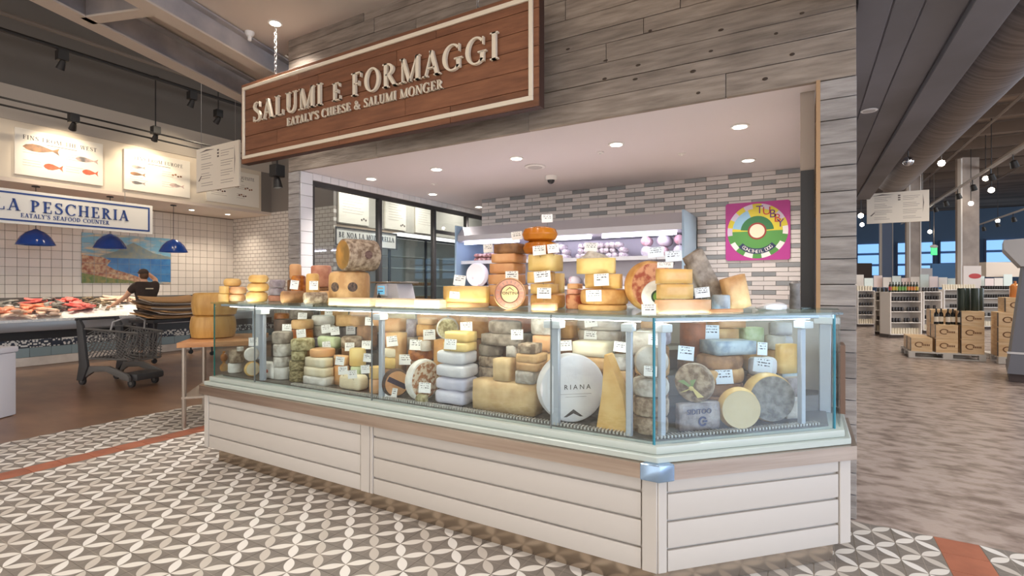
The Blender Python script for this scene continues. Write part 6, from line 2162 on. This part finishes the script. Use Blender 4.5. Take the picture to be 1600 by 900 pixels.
for px0, px1, lb in ((527, 574, 'white menu board nearest the left jamb behind the window'), (600, 632, 'white menu board between the window mullions'), (647, 679, 'white menu board left of the second mullion')):
    ya, yb_ = atX(px0, 330, XM).y, atX(px1, 330, XM).y
    t = thing('wall_menu', lb, 'sign', (XM + .005, ya, 2.98), RY, 'menu boards behind the stall window')
    MB().box(0, yb_ - ya, -.05, 0, 0, .86).build('panel', PAPER, t, smooth=False)
    for k in range(8):
        MB().box(.12, (yb_ - ya) * random.uniform(.5, .85), -.052, -.0501, .75 - .07 * k, .762 - .07 * k).build('text_line', M('pale_ink', (196, 184, 172), .7), t, smooth=False)
    mb = MB()
    for q in range(3):
        mb.ball(((yb_ - ya) * .75 + q * .07, -.051, .13 + .03 * (q % 2)), (.03, .002, .03), 8, 5)
    mb.build('printed_picture', M('menu_ink', (104, 92, 86), .7), t, smooth=False)
for k in range(3):
    spot('mozzarella_lamp', (XM + 1.2, 9.4 + 2 * k, 4.5), (XM, 9.4 + 2 * k, 3.2), 40, 110, (1, .95, .86))
    downlight((XM + .8, 9.0 + 2.2 * k, 4.609), 'recessed light over the shop front behind the window, %s from the left' % ORDW[k], 160, 'lights behind the stall window', (1, .94, .86))
# shop front counter with shelves of jars
ya, yb_ = 10.75, 15.5
ft = thing('jar_cabinet', 'glazed dark framed cabinet with shelves of small jars behind the window', 'cabinet', (XM - .3, ya, 0), RY)
MB().box(0, yb_ - ya, 0.05, .6, 0, 1.0).build('base', M('cab_white', (214, 210, 202), .5), ft, smooth=False)
for zz in (1.42, 1.95, 2.3):
    MB().box(.04, yb_ - ya - .04, .06, .55, zz - .025, zz).build('shelf', M('cab_white', (214, 210, 202), .5), ft, smooth=False)
for x in (0, 1.6, 3.2, 4.7):
    MB().box(x - .035, x + .035, 0, .05, 0, 2.8).build('post', DKFRAME, ft, smooth=False)
MB().box(-.03, yb_ - ya, 0, .05, 2.8, 2.86).build('top_bar', DKFRAME, ft, smooth=False)
for a_, b_ in ((.04, 1.56), (1.64, 3.16), (3.24, 4.66)):
    MB().box(a_, b_, .02, .03, 1.0, 2.79).build('pane', GLASS, ft, smooth=False)
jar = MB().lathe([(.03, 0), (.034, .01), (.034, .075), (.026, .085), (.026, .09)], 10)
jm_ = jar.mesh('jar', M('amber_jar', (150, 104, 60), .25))
jl = MB().lathe([(.03, .09), (.03, .105)], 10).mesh('lid', M('jar_lid', (216, 196, 150), .4))
for zz, nm in ((1.421, 'middle'), (1.0005, 'lower')):
    for i in range(22):
        for j in range(2 if zz > 1.2 else 3):
            o = link('jar', jm_, None, (XM - .38 - .09 * j, ya + .2 + i * .085, zz))
            link('lid', jl, o)
            tag(o, 'amber jar, %s from left in row %s of the %s cabinet shelf behind the window' % (ORDW[i], ('front', 'second', 'back')[j], nm), 'jar', 'jars on the %s cabinet shelf' % nm)

# ================================================================== SHOP TO THE RIGHT
CAMR = math.radians(30)


def camplace(px, d, z=0):
    rx, ry = ray(px)
    return Vector((rx * d, ry * d, z))


# ---- pallets of wooden wine cases
PALW = M('pallet_white', (206, 204, 202), .6)
BOXW = M('wine_case_wood', (234, 208, 172), .6, col2=(218, 184, 142), scale=4, stretch=(1, 1, 6), rnd=.06)
STRAP = M('case_strap', (98, 96, 100), .6)
PRN = M('case_print', (120, 84, 58), .7)


def pallet(x0, x1, y0, y1, label):
    p = thing('pallet', label, 'pallet', ((x0 + x1) / 2, y0, 0), 0, 'white pallets')
    w = (x1 - x0) / 2
    for k in range(3):
        a = -w + k * (2 * w - .1) / 2
        for yy in (0, (y1 - y0) / 2 - .05, y1 - y0 - .1):
            MB().box(a, a + .1 + (.05 if k == 1 else 0), yy, yy + .1, .02, .1).build('block', PALW, p, smooth=False)
    for k in range(7):
        yy = k * (y1 - y0 - .1) / 6
        MB().box(-w, w, yy, yy + .1, .101, .125).build('slat', PALW, p, smooth=False)
    for yy in (0, y1 - y0 - .1):
        MB().box(-w, w, yy, yy + .1, 0, .019).build('slat', PALW, p, smooth=False)


pallet(1.79, 2.95, 12.75, 13.75, 'white pallet under the larger group of wine cases')
pallet(3.07, 3.9, 12.55, 13.55, 'white pallet partly behind the grey kiosk')
BX, BZ = .335, .272
bodym = MB().box(-BX / 2, BX / 2, 0, .44, 0, BZ).mesh('body', BOXW, bevel=.004, seg=1)
strm = MB().box(-BX / 2 - .004, -BX / 2 + .0, .0, .06, .01, BZ - .01).mesh('strap', STRAP, smooth=False)
pm_ = MB()
R0_ = .055
for i in range(16):
    a, b_ = math.radians(20 + 290 * i / 16), math.radians(20 + 290 * (i + 1) / 16)
    pm_.prism([((R0_ - .016) * 1.3 * math.cos(a) - .04, (R0_ - .016) * math.sin(a)), (R0_ * 1.3 * math.cos(a) - .04, R0_ * math.sin(a)), (R0_ * 1.3 * math.cos(b_) - .04, R0_ * math.sin(b_)), ((R0_ - .016) * 1.3 * math.cos(b_) - .04, (R0_ - .016) * math.sin(b_))], 0, .002, T=Matrix.Translation((0, 0, BZ * .5)) @ TF)
for k in range(5):
    pm_.box(.0 + k * .026, .018 + k * .026, -.002, 0, BZ * .42, BZ * .55)
pmm = pm_.mesh('print', PRN, smooth=False)


def winecase(x, y, z, lb):
    t = thing('wine_case', lb, 'crate', (x, y, z), 0, 'wooden wine cases')
    bo = link('body', bodym, t)
    link('strap', strm, bo)
    link('swirl_print', pmm, bo, (0, -.0006, 0))


cols = [(2.0, 12.8, 1, 'left column'), (2.385, 12.8, 2, 'second column'), (2.77, 12.8, 3, 'third column')]
lvl = ['bottom', 'middle', 'upper', 'top']
for x, y, n, nm in cols:
    for k in range(n):
        winecase(x, y, .1255 + k * (BZ + .001), 'wooden wine case, %s one in the %s of the larger pallet' % (lvl[k], nm))
for k, x in enumerate((2.0, 2.385, 2.77)):
    for q in range((1, 3, 3)[k]):
        winecase(x, 13.26, .1255 + q * (BZ + .001), 'wooden wine case in the back row behind the %s column, %s level' % (('left', 'second', 'third')[k], lvl[q]))
for k in range(4):
    winecase(3.25 + (.1 if k == 3 else 0), 12.6, .1255 + k * (BZ + .001), 'wooden wine case, %s one in the stack beside the grey kiosk' % ('bottom', 'second', 'third', 'top')[k])
# things standing on the cases
BOT = [(.004, 0), (.037, 0), (.038, .01), (.038, .19), (.03, .22), (.014, .245), (.014, .3), (.016, .31)]
GLD = M('dark_bottle', (34, 34, 30), .12)


def bottle_mesh(col, nm, s=1.0):
    return MB().lathe([(r * s, z * s) for r, z in BOT], 10).mesh('bottle', M('bottle_' + nm, col, .15))


bd = bottle_mesh((30, 30, 28), 'dark')
labm = MB().lathe([(.0386, .05), (.0386, .15)], 10).mesh('label', M('bottle_label', (236, 228, 214), .5))
zt2 = .1255 + 2 * (BZ + .001)
for k in range(6):
    o = link('bottle', bd, None, (2.26 + (k % 6) * .09 - .02, 12.9 + .08 * (k % 2), zt2))
    link('label', labm, o)
    tag(o, 'dark wine bottle with white label, %s of six on the second column of cases' % ('first', 'second', 'third', 'fourth', 'fifth', 'last')[k], 'bottle', 'wine bottles on the cases')
zt3 = .1255 + 3 * (BZ + .001)
for k in range(4):
    o = MB().lathe([(.004, 0), (.062, 0), (.065, .01), (.065, .43), (.06, .44), (.004, .44)], 16).build('gift_tube', M('dark_green_tube', (44, 56, 50), .4), None, (2.64 + k * .1, 13.0 + .15 * (k % 2), zt3))
    tag(o, 'tall dark green gift tube, %s of four standing on the cases' % ('first', 'second', 'third', 'last')[k], 'gift tube', 'dark gift tubes')
o = MB().prism([(-.13, -.06), (.13, -.06), (.13, .06), (-.13, .06)], 0, .36).build('paper_bag', M('bag_white', (236, 228, 216), .6), None, (3.1, 13.1, zt3), (0, 0, .4), bevel=.01)
o.location = (3.2, 12.75, .1255 + 4 * (BZ + .001))
o.location = (2.86, 13.42, zt3)
tag(o, 'white paper bag standing on the wine cases', 'bag')
o = link('orange_bottle', MB().lathe([(.004, 0), (.075, 0), (.08, .02), (.08, .2), (.05, .24), (.02, .26), (.02, .3)], 14).mesh('orange_bottle', M('orange_liquid', (206, 132, 74), .2)), None, (3.36, 12.8, .1255 + 4 * (BZ + .001)))
tag(o, 'stout orange bottle on the top wine case beside the kiosk', 'bottle')

# ---- white shelving with bottles
SHW = M('shelf_white', (228, 222, 216), .5)
LABC = [(230, 200, 60), (120, 180, 70), (235, 140, 50), (214, 60, 50)]
BB = [bottle_mesh((40, 46, 34), 'olive', .9), bd]
LB2 = [MB().lathe([(.0352, .05), (.0352, .15)], 8).mesh('label', M('bottle_label_%d' % i, c, .5)) for i, c in enumerate(LABC)]
SMJ = MB().lathe([(.03, 0), (.034, .01), (.034, .1), (.028, .115)], 8).mesh('jar', M('dark_jar', (46, 40, 38), .3))
SMW = MB().box(-.03, .03, -.02, .02, 0, .16).mesh('carton', M('cream_carton', (226, 214, 190), .5), bevel=.003, seg=1)


def shelf_unit(px, d, w, lb, rz=CAMR, tops=0, fill=True, dep=.4, rows=(.1, .42, .72, 1.0, 1.25), seed=0):
    short = lb.split('unit ')[1]
    p = camplace(px, d)
    t = thing('shelf_unit', lb, 'shelf', p, rz, 'white shop shelves')
    MB().box(0, w, .06, dep, 0, .09).build('plinth', M('shelf_plinth', (70, 56, 48), .6), t, smooth=False)
    MB().box(0, w, dep - .02, dep, .0901, rows[-1]).build('back', M('shelf_back', (206, 198, 190), .6), t, smooth=False)
    for x in (0, w - .03):
        MB().box(x, x + .03, 0, dep - .021, .0901, rows[-1]).build('side', SHW, t, smooth=False)
    for z in rows:
        MB().box(.031, w - .031, 0, dep - .021, z - .02, z).build('shelf_board', SHW, t, smooth=False)
    if fill:
        R_ = Matrix.Rotation(rz, 4, 'Z')
        rr_ = random.Random(seed)
        for ri, z in enumerate(rows):
            n = int((w - .1) / (.075 if ri != 0 else .07))
            for k in range(n):
                me, nm, ct_ = ((SMW, 'carton', 'carton'), (bd if rr_.random() > .35 else SMJ, 'bottle', 'bottle'), (SMJ, 'jar', 'jar'), (BB[0], 'bottle', 'bottle'))[0 if ri == 0 else 3 if ri == len(rows) - 1 else 1 if ri == 1 else 2]
                if ri in (1, 2) and rr_.random() < .2:
                    continue
                if ri == len(rows) - 1 and seed != 1:
                    me, nm, ct_ = (SMW, 'carton', 'carton') if seed % 2 else (SMJ, 'jar', 'jar')
                if me is bd and ri < len(rows) - 1 and rows[ri + 1] - z < .33:
                    me = SMJ; nm = 'jar'; ct_ = 'jar'
                q = p + R_ @ Vector((.07 + k * (w - .13) / max(1, n - 1), .1, z + .0008))
                o = link(nm, me, None, q, (0, 0, rz))
                if ri == len(rows) - 1 and seed == 1:
                    link('label', LB2[(k // 3) % 3] if k > 0 else LB2[3], o)
                tag(o, '%s %s from left on %s board of unit %s' % (ORDW[k], ct_, ('lowest', 'second', 'third', 'fourth', 'top')[ri if ri < len(rows) - 1 else 4], short), ct_, '%ss on board %d %s' % (ct_, ri + 1, short))
    return t


shelf_unit(1391, 13.9, .87, 'white shelf unit facing the aisle topped by colourful bottles', seed=1)
shelf_unit(1366, 14.9, .62, 'white angled shelf unit left of the colourful bottles', CAMR - .85, seed=2, dep=.3)
shelf_unit(1340, 17.6, .6, 'small white shelf unit next to the wooden pier', CAMR, seed=3)
shelf_unit(1443, 15.2, .55, 'white cube shelf unit right of the colourful bottles', CAMR, seed=4)
shelf_unit(1475, 16.0, 1.1, 'white shelf unit behind the dark gift tubes', CAMR, seed=5, rows=(.1, .42, .72, 1.02, 1.3))
shelf_unit(1535, 16.6, 1.5, 'white shelf unit behind the grey kiosk', CAMR, seed=6, rows=(.1, .42, .72, 1.02, 1.3))
# white product cards standing along the shelf tops
rc = random.Random(2)
for k in range(17):
    px = 1343 + k * 14.5
    p = camplace(px, 18.6 + rc.uniform(-.3, .6), 0)
    t = thing('stand_sign', 'white card sign behind the shop shelves, %s from the wooden pier' % ORDW[k], 'sign', p, CAMR, 'white card signs behind the shelves')
    h = rc.uniform(.18, .34)
    MB().box(-.16, .16, 0, .01, 1.36, 1.5 + h).build('card', M('card_pale%d' % (k % 3), ((238, 228, 218), (226, 236, 230), (244, 224, 218))[k % 3], .6), t, smooth=False)
    MB().cyl((0, .02, .02), (0, .02, 1.38), .01, n=6).build('stand', SHW, t)
    MB().lathe([(.1, 0), (.1, .02)], 12).build('foot', SHW, t)

# ---- columns, far windows, partitions
CONCR = M('column_concrete', (176, 160, 148), .8, col2=(150, 136, 126), scale=2)
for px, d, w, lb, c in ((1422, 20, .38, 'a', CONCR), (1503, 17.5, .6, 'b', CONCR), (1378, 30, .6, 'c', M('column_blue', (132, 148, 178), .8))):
    p = camplace(px, d)
    R_ = Matrix.Rotation(CAMR, 4, 'Z')
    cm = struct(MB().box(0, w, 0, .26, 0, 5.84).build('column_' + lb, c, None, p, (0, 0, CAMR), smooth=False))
    MB().box(-.05, -.001, -.02, .12, 0, 5.8).build('corner_guard', M('guard_white', (222, 214, 206), .6), cm, smooth=False)
    if lb == 'b':
        MB().box(.02, w + .04, -.03, -.001, 0, 2.1).build('pale_poster', M('poster_pale', (232, 218, 208), .6), cm, smooth=False)
        mb = MB()
        mb.ball((.42, -.032, 1.75), (.22, .004, .09), 14, 8)
        mb.ball((.26, -.032, 1.28), (.08, .004, .08), 14, 8)
        mb.build('red_poster_shape', M('poster_red', (196, 62, 58), .6), cm, smooth=False)
    else:
        MB().box(w + .001, w + .05, -.02, .12, 0, 5.8).build('corner_guard', M('guard_white', (222, 214, 206), .6), cm, smooth=False)
WIN = M('daylight_pane', (140, 196, 244), .3, emit=.75)
WFR = M('far_frame', (74, 92, 128), .6)
n = 0
for k in range(11):
    a = 3.0 + k * 2.2
    n += 1
    wdw = thing('window_%d' % (n + 1), None, None, (a, 41.95, 2.1)); struct(wdw)
    for r_ in range(3):
        MB().box(.1, 1.9, 0, .02, r_ * .75, r_ * .75 + .6).build('pane', WIN, wdw, smooth=False)
    MB().box(0, .1, -.05, .03, -.05, 2.2).build('window_frame', WFR, wdw, smooth=False)
    MB().box(1.9, 2.0, -.05, .03, -.05, 2.2).build('window_frame', WFR, wdw, smooth=False)
pb = camplace(1456, 24)
struct(MB().box(0, 1.25, 0, .1, 0, 2.45).build('wall_blue_partition', M('partition_blue', (86, 138, 190), .6), None, pb, (0, 0, CAMR), smooth=False))
pb = camplace(1438, 23)
struct(MB().box(0, .55, 0, .1, 0, 2.2).build('wall_pale_partition', M('partition_pale', (220, 214, 212), .6), None, pb, (0, 0, CAMR), smooth=False))
pb = camplace(1541, 19)
struct(MB().box(0, 1.3, 0, .6, 1.75, 2.3).build('wall_cream_bulkhead', M('partition_cream', (228, 212, 196), .7), None, pb, (0, 0, CAMR), smooth=False))
pb = camplace(1339, 27)
struct(MB().box(0, .8, 0, .1, 0, 2.6).build('wall_brown_partition', M('partition_brown', (92, 76, 68), .7), None, pb, (0, 0, CAMR), smooth=False))

# ---- exit sign
p = camplace(1460, 20, 2.62)
ex_ = thing('exit_sign', 'small green lit sign hanging from a rod in the shop', 'exit sign', p, CAMR)
MB().box(-.12, .12, 0, .04, 0, .3).build('panel', M('exit_green', (60, 214, 120), .4, emit=.8), ex_, bevel=.006, seg=1)
MB().ball((0, .02, .34), (.16, .05, .07)).build('canopy', M('exit_canopy', (206, 190, 186), .5), ex_)
MB().cyl((0, .02, .4), (0, .02, 3.57), .012, n=6).build('rod', PIPE, ex_)

# ---- grey kiosk at the right edge
kp = camplace(1577, 7.6)
KG = M('kiosk_grey', (98, 98, 104), .5)
kk = thing('grey_kiosk', 'dark grey kiosk with sloping side and pale steel head at the right edge', 'kiosk', kp, math.radians(-13))
prof = [(0, 0), (0, .22), (.0, .45), (.12, 1.75), (1.2, 1.75), (1.2, 0)]
MB().prism([(-.02, .12), (.02, .46), (.15, 1.72), (1.4, 1.72), (1.4, .12)], 0, 1.0, T=Matrix(((1, 0, 0, 0), (0, 0, 1, 0), (0, 1, 0, 0), (0, 0, 0, 1)))).build('body', KG, kk, smooth=False)
MB().box(.0, 1.4, .05, .95, 0, .119).build('plinth', M('kiosk_plinth', (58, 44, 40), .6), kk, smooth=False)
MB().box(-.025, 1.4, -.012, -.001, .42, .45).build('trim_strip', M('kiosk_trim', (190, 186, 184), .4), kk, smooth=False)
MB().prism([(-.06, 1.98), (.12, 1.721), (1.4, 1.721), (1.4, 2.2), (-.06, 2.12)], -.06, 1.0, T=Matrix(((1, 0, 0, 0), (0, 0, 1, 0), (0, 1, 0, 0), (0, 0, 0, 1)))).build('head', M('kiosk_head', (160, 156, 154), .4, metal=.3), kk, smooth=False)

# ---- shop ceiling: joists, tracks and lamps
JO = M('shop_joist', (112, 96, 84), .85)
for k in range(12):
    o = MB().box(-6, 16, -.06, .06, 0, .3).build('shop_joist', JO, None, (4.5, 6.5 + k * 1.9, 5.85))
    tag(o, 'dark brown joist crossing the shop ceiling, %s from the front' % ORDW[k], 'joist', 'shop ceiling joists')
for k in range(5):
    o = MB().cyl((0, 0, 0), (0, 26, 0), .035 + .015 * (k % 2), n=8).build('ceiling_pipe', M('shop_pipe', (120, 104, 92), .6), None, (1.9 + k * 1.15, 6, 5.45 + .12 * (k % 3)))
    tag(o, 'long thin pipe under the shop ceiling, %s from the round duct' % ('first', 'second', 'third', 'fourth', 'fifth')[k], 'pipe', 'shop ceiling pipes')
tr1 = MB()
o = MB().box(-.03, .03, 0, 18, 0, .05).build('track', M('track_silver', (170, 162, 156), .4), None, (3.8, 11, 4.2))
tag(o, 'long silver lighting track running back into the shop', 'track')
o = MB().box(-.025, .025, 0, 12, 0, .05).build('track', BLK, None, (2.75, 7, 4.95))
tag(o, 'black lighting track close under the shop ceiling', 'track')
o = MB().box(-.03, .03, 0, 14, 0, .05).build('track', M('track_silver', (170, 162, 156), .4), None, (6.2, 16, 3.9))
tag(o, 'farther silver lighting track above the shelves', 'track')
headm = MB().lathe([(.02, 0), (.06, -.02), (.075, -.16), (.07, -.162), (.05, -.08), (.01, -.08)], 14).mesh('head', BLK)
stemm = MB().cyl((0, 0, -.005), (0, 0, .12), .012, n=6).mesh('stem', BLK)
LENS2 = M('shop_lens', (255, 240, 214), emit=22)
bulbm = MB().lathe([(.06, -.12), (.058, -.135), (.03, -.15)], 14).mesh('lens', LENS2)
heads = []
for k in range(9):
    heads.append((3.8, 11.6 + k * 1.5, 4.08, 'nearer silver track, %s from the front' % ORDW[k], k % 2 == 0))
for k in range(6):
    heads.append((2.75, 8.0 + k * 1.3, 4.83, 'black track, %s from the front' % ORDW[k], k == 4))
for k in range(7):
    heads.append((6.2, 17 + k * 1.7, 3.78, 'farther silver track, %s from the front' % ORDW[k], True))
for x, y, z, lb, lit in heads:
    t = thing('shop_spotlight', 'black spotlight on the ' + lb, 'spotlight', (x, y, z), 0, 'shop spotlights')
    link('stem', stemm, t)
    hd2 = link('head', headm, t, (0, 0, 0), (.25, -.3, 0))
    if lit:
        link('lens', bulbm, hd2)
for px, py, d, lb in ((1436, 220, 13, 'bright bare shop lamp nearest the grey bulkhead'), (1471, 255, 12, 'brightest bare shop lamp in the middle'), (1549, 297, 14, 'bright bare shop lamp above the silver track'), (1517, 318, 17, 'bare shop lamp in front of the big column'), (1453, 362, 20, 'bare shop lamp beside the middle column'),
                      (1345, 337, 15, 'bare shop lamp right beside the wooden pier'), (1559, 345, 20, 'bare shop lamp above the kiosk'), (1540, 279, 15, 'bare shop lamp touching the silver track'), (1347, 351, 19, 'lower bare shop lamp beside the wooden pier')):
    p = atd(px, py, d)
    t = thing('shop_lamp', lb, 'lamp', p, 0, 'bare shop lamps')
    MB().ball((0, 0, 0), .07).build('bulb', LENS2, t)
    MB().cyl((0, 0, .06), (0, 0, 6.19 - p.z), .01, n=6).build('rod', BLK, t)
for x, y in ((2.6, 6.5), (3.0, 10.5), (2.4, 15), (5.5, 12.5), (5.5, 18), (2.5, 20), (8, 24)):
    spot('shop_light', (x, y, 5.0), (x - .2, y + .2, 0), 260, 120, (1, .88, .74), .8, .15)
# mirror globe on the bulkhead
p = atd(1419, 252, 6.5)
o = MB().ball((0, 0, 0), .06, 18, 12).build('mirror_globe', M('mirror', (200, 204, 210), .04, metal=1), None, p)
tag(o, 'small mirrored security globe hanging below the grey bulkhead edge', 'mirror globe')
MB().cyl((0, 0, .055), (0, 0, 3.16 - p.z), .006, n=6).build('rod', BLK, o)
